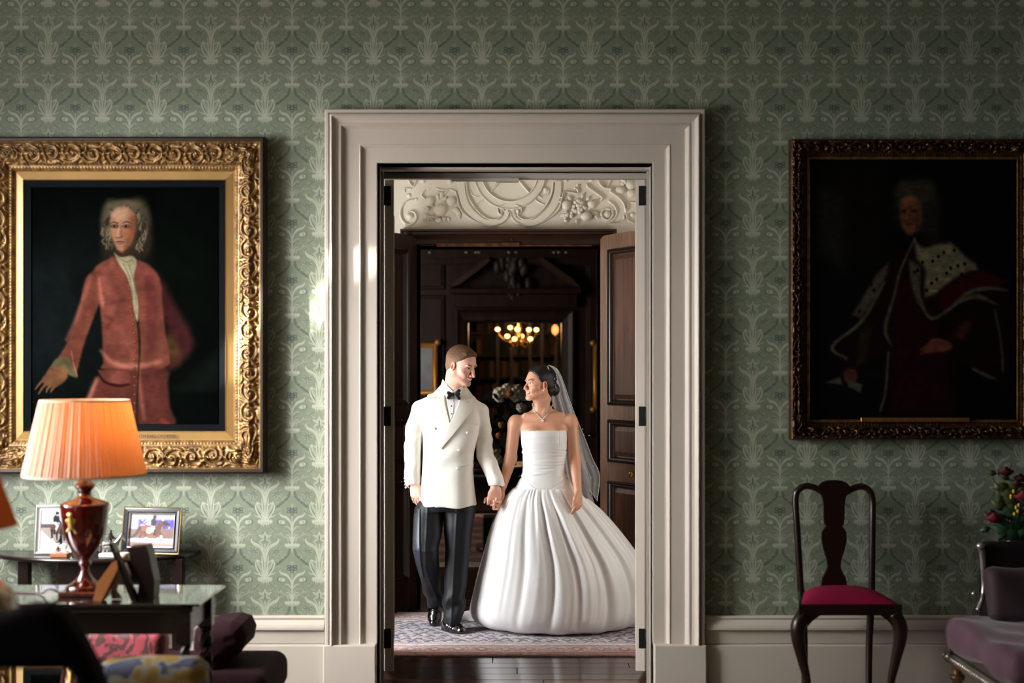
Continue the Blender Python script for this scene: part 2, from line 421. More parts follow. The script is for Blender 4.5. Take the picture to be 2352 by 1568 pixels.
def sdf_obj(name, S, m, parent=None, h=.003, cols=None, smooth_it=0):
    V, Fc = S.mesh(h)
    for _ in range(smooth_it):
        acc = np.zeros_like(V); c = np.zeros(len(V))
        for i in range(4):
            a, b = Fc[:, i], Fc[:, (i+1) % 4]
            np.add.at(acc, a, V[b]); np.add.at(c, a, 1); np.add.at(acc, b, V[a]); np.add.at(c, b, 1)
        V = V*.5+.5*acc/c[:, None]
    return raw_obj(name, V, Fc, m, parent, cols(V) if cols else None)
def Rz(a): c, s_ = math.cos(a), math.sin(a); return np.array([[c, -s_, 0], [s_, c, 0], [0, 0, 1.]])
def Rx(a): c, s_ = math.cos(a), math.sin(a); return np.array([[1., 0, 0], [0, c, -s_], [0, s_, c]])
def Ry(a): c, s_ = math.cos(a), math.sin(a); return np.array([[c, 0, s_], [0, 1., 0], [-s_, 0, c]])
def mesh_multi(S, h, boxes):
    V, Fc = S.mesh(h); Vs, Fs = [], []; C = V[Fc].mean(1); keep = np.ones(len(Fc), bool)
    for lo, hi, h2 in boxes: keep &= ~np.all((C > np.array(lo)) & (C < np.array(hi)), 1)
    Vs.append(V); Fs.append(Fc[keep]); n = len(V)
    for lo, hi, h2 in boxes:
        T = SDF(); lo = np.array(lo); hi = np.array(hi)
        for o in S.ops: T.ops.append(o)
        V2, F2 = T.mesh_box(h2, lo-4*h2, hi+4*h2); C2 = V2[F2].mean(1)
        k = np.all((C2 > lo-.6*h) & (C2 < hi+.6*h), 1); Vs.append(V2); Fs.append(F2[k]+n); n += len(V2)
    return np.vstack(Vs), np.vstack(Fs)
def _mesh_box(s, h, lo, hi):
    n = np.ceil((hi-lo)/h).astype(int)+1; ax = [(lo[i]+h*np.arange(n[i])).astype(np.float32) for i in range(3)]
    D = np.full(n, .03, np.float32); M = .012
    for f, l, u, k, mode in s.ops:
        if l is None: l, u = lo, hi
        a = [max(0, int((l[i]-M-k-lo[i])/h)) for i in range(3)]; b = [min(n[i], int((u[i]+M+k-lo[i])/h)+2) for i in range(3)]
        if any(a[i] >= b[i] for i in range(3)): continue
        X = ax[0][a[0]:b[0], None, None]; Y = ax[1][None, a[1]:b[1], None]; Z = ax[2][None, None, a[2]:b[2]]
        q = (slice(a[0], b[0]), slice(a[1], b[1]), slice(a[2], b[2])); R = D[q]; d = f(X, Y, Z)
        if mode == 'd': D[q] = R+d
        elif mode == 'u': D[q] = smin(R, d, k)
        elif mode == 's': D[q] = -smin(-R, d, k)
        elif mode == 'i': D[q] = -smin(-R, -d, k)
    return nets(D, lo, h)
SDF.mesh_box = _mesh_box
def prune(V, Fc):                                    # drop unused vertices
    u = np.unique(Fc); m = np.full(len(V), -1); m[u] = np.arange(len(u)); return V[u], m[Fc]
def project(S, px, py, ya, yb, n=90):                # first hit of the camera-facing side of a body, for placing trims on it
    px = np.asarray(px, float); py = np.asarray(py, float); ys = np.linspace(ya, yb, n)[None]
    Y = np.broadcast_to(ys, (px.size, n)); X = (px.ravel()[:, None]-CX)/F*Y; Z = CH-(py.ravel()[:, None]-HY)/F*Y
    D = S.ev(X.astype(np.float32), Y.astype(np.float32), Z.astype(np.float32)); neg = D < 0
    i = np.argmax(neg, 1); hit = neg.any(1); i = np.where(hit, np.maximum(i, 1), np.argmin(D, 1)); i = np.maximum(i, 1)
    r = np.arange(len(i)); a, b = D[r, i-1], D[r, i]; t = np.where(hit & (a > 0), a/np.maximum(a-b, 1e-6), 0)
    y = Y[r, i-1]+(Y[r, i]-Y[r, i-1])*np.clip(t, 0, 1)
    return y.reshape(px.shape)
def patch(S, A, B, off, ya, yb, nu=14, nv=26, th=.004, mb=None, blend=1, curve=0):
    # strip of cloth between two outlines (photo pixels), laid on body S
    A = catmull(np.array(A, float), nv); B = catmull(np.array(B, float), nv)
    u = np.linspace(0, 1, nu)[:, None, None]; Q = A[None]*(1-u)+B[None]*u
    y = project(S, Q[..., 0], Q[..., 1], ya, yb)
    if blend:                                        # stiff cloth: smooth the depths a little
        for _ in range(2):
            y2 = y.copy(); y2[:, 1:-1] = (y[:, :-2]+y[:, 1:-1]+y[:, 2:])/3; y2[1:-1] = (y2[:-2]+y2[1:-1]+y2[2:])/3; y = y2
    if curve: y = y-curve*np.sin(np.pi*np.linspace(0, 1, nu))[:, None]
    def pts(y): return np.stack([(Q[..., 0]-CX)/F*y, y, CH-(Q[..., 1]-HY)/F*y], -1)
    G = np.concatenate([pts(y-off), pts(y-off+th)[::-1]], 0)
    b = mb or MB(); b.grid(G, cu=True); return b
# ============================================================ THE SETTING
YW = F/450; YB = F/425; YO = F/329; YO2 = YO+.32; YH = F/193.5; XL, XR, YF = -3.6, 3.9, -1.6; ZC = 4.3
ivory = mat('ivory_paint', (190, 180, 168), .45, noise=.04, nscale=3)
plaster = mat('plaster', (214, 203, 186), .6, noise=.04, nscale=6, bump=.08, bscale=50)
creamwall = mat('cream_wall', (196, 186, 168), .7, noise=.05, nscale=2)
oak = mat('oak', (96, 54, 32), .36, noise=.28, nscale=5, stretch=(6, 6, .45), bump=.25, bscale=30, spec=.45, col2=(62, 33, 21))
oak_pale = mat('oak_pale', (128, 96, 74), .33, noise=.2, nscale=6, stretch=(8, 8, .5), bump=.2, bscale=30, col2=(104, 74, 56))  # pale tone stands in for sheen on the right leaf's frame
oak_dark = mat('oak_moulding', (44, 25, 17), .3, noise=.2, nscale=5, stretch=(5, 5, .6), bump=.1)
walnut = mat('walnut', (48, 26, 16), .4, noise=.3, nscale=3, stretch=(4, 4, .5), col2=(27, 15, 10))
mahog = mat('mahogany', (27, 10, 6), .3, noise=.25, nscale=6, stretch=(5, 5, .7), spec=.5)
ebon = mat('dark_polished_wood', (28, 18, 16), .22, noise=.3, nscale=5, stretch=(1, 6, 6), spec=.5)
brass = mat('brass', (190, 150, 80), .25, metal=1, noise=.1)
iron = mat('dark_iron', (22, 22, 20), .5, metal=.6, noise=.2, nscale=30)

# wallpaper tile, drawn in code
U = 488; W_ = 518
cv = Canvas(286, 30, 774, 548, 1.0, (111, 120, 101), wrap=(U, W_))
LT = (158, 162, 146); LM = (137, 143, 126); DK = (60, 74, 66); GR = (111, 120, 101)
def sym(cx, fn, pts, *a, **k):
    pts = np.array(pts, float)
    for sg in (1, -1):
        q = pts.copy(); q[:, 0] = cx+sg*pts[:, 0]; fn(q, *a, **k)
A_, B_ = 530, 774
# dark ropes and light twigs under everything
sym(B_, cv.stroke, [(22, 285), (40, 335), (95, 385), (150, 430), (200, 480)], [16, 20, 19, 17, 14], DK, 3, .9, smooth=4)
_rp = catmull([(22, 285), (40, 335), (95, 385), (150, 430), (200, 480)], 22)
for i_ in range(21): sym(B_, cv.stroke, [_rp[i_]+(2, -2), _rp[i_]+(7*(-1)**i_*.5, 5)], [5, 3], LM, 1.6, .6)
sym(A_, cv.stroke, [(30, 575), (70, 620), (130, 655), (190, 700), (225, 740)], [14, 15, 14, 12, 9], LM, 3, .8, smooth=4)
sym(A_, cv.stroke, [(30, 575), (70, 618), (130, 655)], [7, 8, 6], DK, 3, .8, smooth=4)
sym(A_, cv.stroke, [(190, 700), (225, 745)], [8, 6], DK, 3, .8)
for x, y, r in ((62, 372, 1), (118, 442, 1), (150, 388, -1), (88, 340, -1)):
    sym(B_, cv.stroke, [(x, y), (x+14*r, y-12), (x+30*r, y-6), (x+28*r, y+8)], [5, 6, 5, 3], LM, 2, .8, smooth=3)
for x, y, r in ((70, 625, -1), (110, 640, 1), (150, 690, -1), (190, 690, 1)):
    sym(A_, cv.stroke, [(x, y), (x+10*r, y+22), (x+30*r, y+30), (x+38*r, y+18)], [5, 6, 5, 3], LM, 2, .8, smooth=3)
# column A: fan of leaves, stalk, great leaf arms, star flower, crown
for pts, wd in (([(10, 530), (34, 470), (60, 410), (72, 372)], [10, 18, 18, 6]), ([(18, 540), (60, 480), (85, 425), (78, 390)], [8, 15, 14, 5]),
                ([(8, 520), (22, 440), (26, 380), (30, 340)], [10, 12, 10, 5]), ([(20, 520), (80, 500), (98, 488)], [10, 8, 4]),
                ([(6, 400), (16, 320), (44, 262), (96, 232), (122, 205), (118, 186)], [8, 16, 26, 26, 12, 7]),
                ([(5, 300), (28, 240), (54, 214)], [6, 9, 5]), ([(30, 400), (66, 380), (84, 392)], [8, 10, 5])):
    sym(A_, cv.stroke, pts, wd, LT, 2.2, .92, smooth=4)
sym(A_, cv.stroke, [(26, 490), (46, 440), (62, 400)], [3, 5, 3], DK, 2, .55, smooth=3)
sym(A_, cv.stroke, [(26, 300), (50, 262), (92, 240)], [2, 4, 3], GR, 2, .8, smooth=3)
cv.stroke([(A_, 235), (A_, 400), (A_, 540)], [9, 14, 22], LT, 2); cv.stroke([(A_, 260), (A_, 500)], [2, 5], GR, 2, .7)
for a, L_, w2 in ((-90, 64, 15), (-30, 68, 15), (-150, 68, 15), (28, 56, 13), (152, 56, 13), (-62, 44, 12), (-118, 44, 12)):
    c, s_ = math.cos(math.radians(a)), math.sin(math.radians(a))
    cv.stroke([(A_+8*c, 185+8*s_), (A_+.6*L_*c, 185+.6*L_*s_), (A_+L_*c, 185+L_*s_)], [8, w2*1.4, 3], LT, 2)
    cv.stroke([(A_+14*c, 185+14*s_), (A_+.7*L_*c, 185+.7*L_*s_)], [3, 5], DK, 2, .6)
cv.stroke([(A_, 150), (A_, 178), (A_, 214)], [4, 12, 3], DK, 2.5, .9)
cv.ell((A_, 556), (64, 22), LT, 3, .8)
for x in (-52, -28, 0, 28, 52): cv.ell((A_+x, 542+abs(x)*.12), (15, 17), LT, 3, .9); cv.ell((A_+x*.8, 560), (5, 6), LM, 2, .8)
for x in (-30, -12, 12, 30): cv.stroke([(A_+x, 575), (A_+x*1.3, 600)], [7, 2], LT, 2)
def daisy(cx, cy):
    cv.ell((cx, cy), (46, 42), LM, 5, .5)
    for k in range(8):
        a = k*math.pi/4+.3; c, s_ = math.cos(a), math.sin(a)
        cv.stroke([(cx+8*c, cy+8*s_), (cx+38*c, cy+34*s_)], [4, 13], DK, 3, .85); cv.stroke([(cx+24*c, cy+22*s_), (cx+40*c, cy+36*s_)], [2, 5], LM, 2, .8)
daisy(A_+107, 303); daisy(A_-107, 303)
# column B: crown, pansy, side leaves, tulips, foliage
cv.ell((B_, 252), (64, 20), LT, 3, .85)
for x in (-54, -28, 0, 28, 54): cv.ell((B_+x, 238+abs(x)*.1), (15, 14), LT, 3, .9); cv.ell((B_+x*.8, 262), (9, 9), LM, 3, .9)
cv.stroke([(B_, 275), (B_, 320)], [26, 4], LM, 3, .9)
cv.ell((B_, 455), (58, 46), LM, 5, .6)
for a in (-90, -150, -30, 160, 20, 90):
    c, s_ = math.cos(math.radians(a)), math.sin(math.radians(a))
    cv.ell((B_+32*c, 452+26*s_), (22, 17), DK, 4, .75, rot=math.radians(a)); cv.ell((B_+34*c, 452+28*s_), (8, 6), LM, 3, .7)
cv.ell((B_, 408), (16, 18), LM, 4, .7)
sym(B_, cv.stroke, [(4, 620), (14, 560), (50, 515), (92, 500), (112, 480), (108, 468)], [7, 14, 22, 18, 9, 5], LT, 2.2, .9, smooth=4)
cv.stroke([(B_, 500), (B_, 600), (B_, 745)], [6, 9, 22], LT, 2, .9)
for y, L_ in ((600, 62), (640, 74), (672, 60), (700, 46)):
    sym(B_, cv.stroke, [(6, y+36), (L_*.5, y+4), (L_, y-4)], [7, 14, 4], LM if y == 640 else LT, 2.2, .85, smooth=3)
    sym(B_, cv.stroke, [(L_*.4, y+8), (L_*.8, y)], [3, 3], DK, 2, .5)
sym(B_, cv.stroke, [(30, 745), (44, 700), (50, 672)], [10, 13, 3], LM, 2, .9, smooth=3)
def tulip(cx, cy, sg):
    cv.ell((cx, cy), (36, 27), DK, 4, .7, rot=-.2*sg); cv.ell((cx-6*sg, cy-1), (31, 21), LT, 3, .95, rot=-.2*sg)
    for r in (10, 19): cv.stroke([(cx-26*sg+r*sg, cy-20), (cx-10*sg+r*sg, cy), (cx-22*sg+r*sg, cy+20)], [2, 4, 2], DK, 1.8, .6, smooth=3)
tulip(B_-100, 556, -1); tulip(B_+100, 556, 1)
for cx, yy in ((A_, 330), (A_, 450), (B_, 330), (B_, 680)):
    sym(cx, cv.stroke, [(118, yy), (130, yy-16), (146, yy-12), (144, yy+2)], [4, 6, 5, 3], LM, 2, .6, smooth=3)
r_ = random.Random(21)
for cx, cy in ((A_, 640), (A_, 480), (B_, 330), (B_, 170), (A_, 250), (B_, 600)):
    for x, y in ((52, 0), (84, 26), (100, -30), (150, 14)):
        a0 = r_.uniform(0, 6.28); sg_ = r_.choice((-1, 1)); q_ = [(x+13*math.cos(a0+sg_*t)*(.3+.25*t), cy+y+13*math.sin(a0+sg_*t)*(.3+.25*t)) for t in (0, 1, 2, 3, 4)]
        sym(cx, cv.stroke, q_, [6, 5, 4, 3, 2.5], LM, 1.8, .7, smooth=3)
wp = image_of('wallpaper', cv.A)
wallpaper = img_mat('wallpaper', wp, (235.2-62.25-CX)/450, CH+(HY-139.8)/450, 124.5/450, 132.14/450, .55, ext='REPEAT', noise=.06, bump=.05)

OX0, OX1, OZ = (866-CX)/450, (1500-CX)/450, CH+(HY-375)/450
b = MB(); b.box((XL, YW, 0), (OX0, YW+.36, ZC)); b.box((OX1, YW, 0), (XR, YW+.36, ZC)); b.box((OX0, YW, OZ), (OX1, YW+.36, ZC))
struct(b.build('wall_green_damask', wallpaper))
b = MB(); b.box((XL, YF, ZC), (XR, YW+.36, ZC+.1)); struct(b.build('ceiling', plaster))
b = MB(); b.box((XR, YF, 0), (XR+.2, YW+.36, ZC)); struct(b.build('wall_right', mat('green_paper_dark', (96, 108, 90), .7)))
b = MB(); b.box((XL-.2, YF-.2, 0), (XR+.2, YF, ZC)); struct(b.build('wall_behind', mat('green_paper_far', (96, 108, 90), .7)))
# left wall with two tall windows and one added slanting slot, shaped to throw the sun patch
wins = [(1.0, 2.4), (3.6, 5.0)]; wz0, wz1 = .55, 3.15
b = MB(); ys = [YF]+[v for w_ in wins for v in w_]+[YW+.36]
for i in (0, 2):
    b.box((XL-.2, ys[i], 0), (XL, ys[i+1], ZC))
for a, c in wins: b.box((XL-.2, a, 0), (XL, c, wz0)); b.box((XL-.2, a, wz1), (XL, c, ZC))
# wall piece between window and corner: the sunlit slot, its outline found by following the sun back from the far wall
def back(px, py):
    p = P(px, py, YW); t = (p[0]-XL)/SUN_D.x; return np.array([YW-t*SUN_D.y, p[2]-t*SUN_D.z])
hole = [back(430, 905), back(560, 792), back(660, 715), back(890, 570), back(890, 612), back(700, 765), back(590, 870), back(520, 905)]
hy = [h[0] for h in hole]; hz = [h[1] for h in hole]
def ring_wall(b, x0, x1, ya, yb, za, zb, hole):
    hole = np.array(hole); c = hole.mean(0); n = 48; inner = []; outer = []
    hp = []
    for i in range(len(hole)):
        for t in np.linspace(0, 1, 6, endpoint=False): hp.append(hole[i]*(1-t)+hole[(i+1) % len(hole)]*t)
    for p in hp:
        d = p-c; ts = [((yb if d[0] > 0 else ya)-c[0])/d[0] if abs(d[0]) > 1e-6 else 1e9, ((zb if d[1] > 0 else za)-c[1])/d[1] if abs(d[1]) > 1e-6 else 1e9]
        t = min(ts); inner.append(p); outer.append(c+d*t)
    for q in ((ya, za), (ya, zb), (yb, za), (yb, zb)):
        k = min(range(len(outer)), key=lambda i: abs(outer[i][0]-q[0])+abs(outer[i][1]-q[1])); outer[k] = np.array(q)
    G = np.array([[[x0, *i], [x0, *o]] for i, o in zip(inner, outer)]); b.grid(G, cu=True, smooth=False)
    G[:, :, 0] = x1; b.grid(G, cu=True, smooth=False)
SLOT = (min(hy)-.1, max(hy)+.1, min(hz)-.1, max(hz)+.1)
ya, yb, za, zb = SLOT
b.box((XL-.2, 5.0, 0), (XL, ya, ZC)); b.box((XL-.2, yb, 0), (XL, YW+.36, ZC)); b.box((XL-.2, ya, 0), (XL, yb, za)); b.box((XL-.2, ya, zb), (XL, yb, ZC))
ring_wall(b, XL-.02, XL, ya, yb, za, zb, list(zip(hy, hz)))
struct(b.build('wall_left', mat('green_paper_side', (120, 130, 110), .7)))
for i, (a, c) in enumerate(wins):
    f = MB()
    for q in ((a, a+.07), (c-.07, c), ((a+c)/2-.025, (a+c)/2+.025)): f.box((XL-.12, q[0], wz0), (XL-.04, q[1], wz1))
    for z in (wz0, wz1-.07, 1.4, 2.25): f.box((XL-.12, a, z), (XL-.04, c, z+.06))
    w_ = struct(f.build('window_%d' % (i+1), ivory)); g = MB(); g.box((XL-.17, a, wz0), (XL-.15, c, wz1)); g.build('sun_blocker', mat('sun_blocker_cloth', (235, 232, 222), .8), w_)  # unseen panels added to keep the sun out of the openings

# door surround of the wallpapered wall: a moulded profile carried round three sides
prof = [(0, 0), (0, .062), (2, .066), (8, .066), (9.5, .056), (11, .056), (12, .074), (16, .078), (18, .070), (24, .058), (31, .052), (33, .055), (36.5, .055), (38, .048), (44, .034), (47, .033),
        (77, .033), (79, .036), (81, .034), (86, .022), (90, .019), (116, .019), (117, 0)]
xo0, xo1, zo, zp = (750-CX)/450, (1615.5-CX)/450, CH+(HY-256)/450, CH-(1475-HY)/450
G = []
for st in range(4):
    G.append([((xo0+d/450) if st < 2 else (xo1-d/450), YW-h, zp if st in (0, 3) else zo-d/450) for d, h in prof])
b = MB(); b.grid(G, smooth=False); arch = struct(b.build('trim_1', ivory))
for a, c in ((747, 866), (1500, 1618)):
    b = MB(); b.box(((a-CX)/450, YW-.075, 0), ((c-CX)/450, YW, zp), .004); b.build('plinth_block', ivory, arch)
# lining of the opening with its bead and stop
b = MB()
for sx, x in ((-1, OX0), (1, OX1)):
    b.box((x, YW-.018, 0), (x+sx*.03, YW+.36, OZ)); b.box((x-sx*.006, YW+.10, 0), (x, YW+.13, OZ)); b.box((x-sx*.012, YW+.2, 0), (x, YW+.215, OZ))
b.box((OX0, YW-.018, OZ), (OX1, YW+.36, OZ+.03)); b.box((OX0, YW+.13, OZ-.012), (OX1, YW+.2, OZ))
b.box((OX0, YW+.33, OZ-.03), (OX1, YW+.37, OZ))
struct(b.build('trim_2', ivory))
b = MB(); b.box((-.10, YW+.30, OZ-.05), (.02, YW+.34, OZ-.03)); b.box((-.34, YW+.31, OZ-.045), (-.10, YW+.335, OZ-.03)); struct(b.build('trim_3', ivory))
# the white doors, folded back out of sight: only their hinge edges show
for i, sx in enumerate((-1, 1)):
    xh = (905-CX)/425 if sx < 0 else (1460-CX)/425
    b = MB(); b.box((0, 0, .035), (sx*.052, .66, OZ-.012), .003)
    d = b.build('door_%d' % (i+1), ivory); struct(d); d.location = (xh, YB, 0); d.rotation_euler.z = sx*-math.radians(13)
    for zc in (450, 955.5, 1465):
        z = CH-(zc-HY)/425
        for part in (0, 1):
            h = MB(); h.box((sx*.017 if part == 0 else sx*.056, -.004, z-.053), (sx*.053 if part == 0 else sx*.062, .002, z+.053), .001)
            if part == 1: h = MB(); h.tube([(sx*.058, -.003, z-.05), (sx*.058, -.003, z+.05)], .007, 8)
            o = h.build('hinge' if part == 0 else 'hinge_pin', iron); o.parent = d
    b = MB(); b.box((sx*.0, .05, .2), (sx*-.01, .6, 2.5)); o = b.build('panel', ivory); o.parent = d

# skirting boards
def skirting(name, x0, x1):
    z1 = CH-(1412-HY)/450; zz = lambda p: CH-(p-HY)/450
    prof = [(z1, 0), (z1, .028), (z1-.008, .034), (zz(1421), .030), (zz(1424), .036), (zz(1431), .046), (zz(1437), .05), (zz(1442), .05), (zz(1443), .036), (zz(1446), .034), (zz(1474), .032), (zz(1476), .026), (zz(1478), .04), (zz(1480), .042), (0, .044)]
    b = MB(); b.grid([[(x, YW-h, z) for z, h in prof] for x in (x0, x1)], smooth=False); struct(b.build(name, mat(name+'_paint', (186, 177, 164), .4, noise=.04, nscale=4)))
skirting('baseboard_left', XL, (747-CX)/450); skirting('baseboard_right', (1618-CX)/450, XR)

# floor: dark waxed boards, each its own plank
floorm = mat('floor_under', (24, 15, 11), .6); b = MB(); b.box((-6, -2, -.1), (6, 24, -.012)); fl = struct(b.build('floor', floorm))
pl = [mat('waxed_board_%s' % n, c, r, noise=.35, nscale=3, stretch=(.5, 9, 4), bump=.12, bscale=14, spec=.6) for n, c, r in (('a', (58, 34, 22), .16), ('b', (46, 27, 19), .2), ('c', (66, 40, 27), .18))]
y = 6.2; k = 0; mesh_cache = {}
while y < 15.4:
    wd = (.135, .15, .12)[k % 3]; x = -2.0-(k*.77) % 1.4
    key = (wd, k % 3)
    if key not in mesh_cache:
        b = MB(); b.box((-1.9, 0, -.03), (1.9, wd-.004, 0), .002); o = b.build('plank', pl[k % 3], fl); mesh_cache[key] = o.data; first = True
    else: o = bpy.data.objects.new('plank', mesh_cache[key]); COL.objects.link(o); o.parent = fl
    o.location = (x+1.3, y, RNG.uniform(-.0012, 0)); y += wd; k += 1
    if wd:
        o2 = bpy.data.objects.new('plank', o.data); COL.objects.link(o2); o2.parent = fl; o2.location = (x+1.3+3.803, y-wd, RNG.uniform(-.0012, 0))
        if o2.location.x > 4.6: bpy.data.objects.remove(o2)
b = MB(); b.box((XL, YF, -.012), (XR, 6.2, 0)); struct(b.build('floor_green_room', mat('bounce_floor', (158, 136, 112), .9, noise=.2)))  # unseen floor made pale to bounce light up into the doorway

# passage between the two walls
PX0, PX1, PZ = -2.2, 2.2, 3.5
b = MB(); b.box((PX0-.1, YW+.36, 0), (PX0, YO, PZ)); struct(b.build('wall_passage_left', creamwall))
b = MB(); b.box((PX1, YW+.36, 0), (PX1+.1, YO, PZ)); struct(b.build('wall_passage_right', creamwall))
b = MB(); b.box((PX0, YW+.36, PZ), (PX1, YO, PZ+.1)); struct(b.build('ceiling_passage', plaster))
qx0, qx1, qz = (958-CX)/329, (1378-CX)/329, CH+(HY-563)/329; zf = CH+(HY-528)/329
b = MB(); b.box((PX0, YO, 0), (qx0, YO2, PZ)); b.box((qx1, YO, 0), (PX1, YO2, PZ)); b.box((qx0, YO, qz), (qx1, YO2, PZ))
struct(b.build('wall_passage_far', plaster))
# dark oak door case
wprof = [(0, 0), (0, .07), (.012, .075), (.02, .06), (.035, .055), (.045, .065), (.055, .05), (.07, .03), (.10, .028), (.107, .034), (.112, .0)]
G = []; hx0, hx1 = qx0-.112, qx1+.112
for st in range(4): G.append([((hx0+d) if st < 2 else (hx1-d), YO-h, 0 if st in (0, 3) else zf-d) for d, h in wprof])
b = MB(); b.grid(G, smooth=False); tr = struct(b.build('trim_4', oak_dark))
b = MB(); b.box((qx0-.02, YO, 0), (qx0, YO2, qz)); b.box((qx1, YO, 0), (qx1+.02, YO2, qz)); b.box((qx0, YO, qz), (qx1, YO2, qz+.02)); b.build('lining', oak_dark, tr)
b = MB(); b.box((qx0+.14, YO-.035, qz-.012), (.03-.12, YO-.005, qz+.01)); b.box((.03, YO-.03, qz-.01), (qx1-.06, YO-.005, qz+.006)); b.box((-.09, YO-.045, qz-.012), (.03, YO-.005, qz+.014)); b.build('door_stop', oak, tr)
b = MB(); b.box((-.03, YO-.048, qz+.03), (-.024, YO-.04, qz+.044)); b.build('bell_pin', brass, tr)

# oak leaves, panelled
def oak_leaf(name, sx, xh, ang):
    Wd, H, T = .63, CH+(HY-543)/329, .048
    pz = [(.22, .90), (1.03, 1.32), (1.42, 2.49)]
    b = MB(); b.box((0, 0, .012), (sx*.105, T, H), .002); b.box((sx*(Wd-.105), 0, .012), (sx*Wd, T, H), .002)
    zs = [.012]+[v for p in pz for v in p]+[H]
    for i in range(0, len(zs), 2): b.box((sx*.105, 0, zs[i]), (sx*(Wd-.105), T, zs[i+1]), .002)
    d = b.build(name, oak_pale if sx > 0 else walnut); struct(d)  # left leaf's shade is put into its colour by the darker wood
    d.location = (xh, YO-.03, 0); d.rotation_euler.z = ang
    for z0, z1 in pz:
        m = MB(); X0, X1 = .105, Wd-.105; pr = [(0, -.012), (.006, -.016), (.012, -.004), (.018, -.01), (.026, -.006), (.036, .012), (.045, .014)]
        for side in (0, 1):
            G = []
            for (cx_, cz_, ux, uz) in ((X0, z0, 1, 1), (X1, z0, -1, 1), (X1, z1, -1, -1), (X0, z1, 1, -1)):
                G.append([(sx*(cx_+ux*d_), h_ if side == 0 else T-h_, cz_+uz*d_) for d_, h_ in pr])
            m.grid(G, cu=True, smooth=False)
        o = m.build('panel_moulding', oak_dark); o.parent = d
        m = MB(); e = .044; f2 = .075
        for side in (0, 1):
            yy = (.014, .006) if side == 0 else (T-.014, T-.006)
            G = [[(sx*(X0+e), yy[0], z0+e), (sx*(X0+f2), yy[1], z0+f2)], [(sx*(X1-e), yy[0], z0+e), (sx*(X1-f2), yy[1], z0+f2)], [(sx*(X1-e), yy[0], z1-e), (sx*(X1-f2), yy[1], z1-f2)], [(sx*(X0+e), yy[0], z1-e), (sx*(X0+f2), yy[1], z1-f2)]]
            m.grid(G, cu=True, smooth=False); m.add([(sx*(X0+f2), yy[1], z0+f2), (sx*(X1-f2), yy[1], z0+f2), (sx*(X1-f2), yy[1], z1-f2), (sx*(X0+f2), yy[1], z1-f2)], [(0, 1, 2, 3)], False)
        o = m.build('panel', oak if sx > 0 else walnut); o.parent = d  # left panels darkened likewise to paint in their shade
    k = MB(); kz = .967
    for yk in (-1, 1):
        y0 = 0 if yk < 0 else T
        k.tube([(sx*.43, y0, kz), (sx*.43, y0+yk*.012, kz)], [.022, .02], 16); k.tube([(sx*.43, y0+yk*.01, kz), (sx*.43, y0+yk*.03, kz), (sx*.43, y0+yk*.045, kz), (sx*.43, y0+yk*.055, kz)], [.008, .012, .022, .006], 16, m=10)
    o = k.build('door_knob', brass); o.parent = d
    return d
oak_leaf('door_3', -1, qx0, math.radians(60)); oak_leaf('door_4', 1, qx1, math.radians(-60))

# moulded plaster frieze above the oak doors: a relief surface with strapwork, volutes and fruit
fz = Canvas(-400, -150, 2760, 575, .34, (0.,))
ML = 2280
def rel(pts, wd, h, blur=5, mir=False, sm=5):
    fz.stroke(pts, wd, (h,), blur, mode='max', smooth=sm)
    if mir:
        q = np.array(pts, float); q[:, 0] = ML-q[:, 0]; fz.stroke(q, wd, (h,), blur, mode='max', smooth=sm)
def ringf(c, r, wd, h, a0=0, a1=360, n=26, blur=5):
    t = np.radians(np.linspace(a0, a1, n)); fz.stroke(np.c_[c[0]+r*np.cos(t), c[1]+r*np.sin(t)], wd, (h,), blur, mode='max')
c0 = (1140, 75); ringf(c0, 285, 66, .55, 0, 180, 40); ringf(c0, 252, 9, 1, 0, 180, 40, 4); ringf(c0, 318, 9, 1, 0, 180, 40, 4)
outer = [(670, 75), (670, 143), (745, 150), (757, 240), (800, 340), (860, 420), (940, 478), (1020, 486), (1068, 452)]
rel([(706, 75), (706, 180), (712, 262), (745, 360), (810, 440), (900, 505), (985, 516), (1070, 500), (1110, 450), (1112, 400), (1085, 372), (1052, 390)], [60, 66, 70, 66, 62, 58, 54, 46, 36, 30, 24, 18], .55, 5, True)
rel(outer, 8, 1, 4, True, 3); rel([(655, 235), (672, 300), (700, 400), (790, 480), (925, 540), (1030, 535), (1105, 490), (1138, 420)], 8, 1, 4, True)
rel([(1066, 450), (1062, 415), (1080, 396), (1096, 412)], [8, 8, 8, 8], 1, 4, True); rel([(1085, 356), (1040, 380), (1036, 420), (1060, 445)], 8, 1, 4, True)
rel([(1088, 105), (970, 240)], 11, .8, 4, True, 0)
for x in (1095, 1185): ringf((x, 92), 22, 8, .9, 0, 360, 14, 4)
for x, y, r in ((362, 140, 22), (605, 145, 25), (235, 270, 20), (1645, 130, 22), (1875, 130, 22), (730, 90, 30), (1530, 95, 34), (1462, 218, 26), (240, 458, 32), (1070, 405, 20), (1210, 405, 20), (2015, 440, 34), (2245, 440, 22), (300, 305, 14), (410, 208, 9)):
    for q in (1, .75, .5, .25): fz.ell((x, y), (r*q, r*q), (math.sqrt(1-(q*.95)**2)*r/26,), 4, mode='max')
rel([(270, 308), (200, 335), (160, 400), (165, 480), (215, 530), (275, 520), (302, 470), (285, 425), (245, 412), (215, 440)], [10, 12, 14, 15, 15, 14, 13, 12, 10, 8], .9, 5)
rel([(200, 75), (225, 130), (270, 190), (300, 140), (305, 75)], 10, .9, 4); rel([(195, 240), (195, 210), (255, 210)], 7, .8, 3, False, 0)
rel([(345, 270), (380, 225)], 9, .8, 4, False, 0); rel([(345, 270), (380, 302)], 9, .8, 4, False, 0)
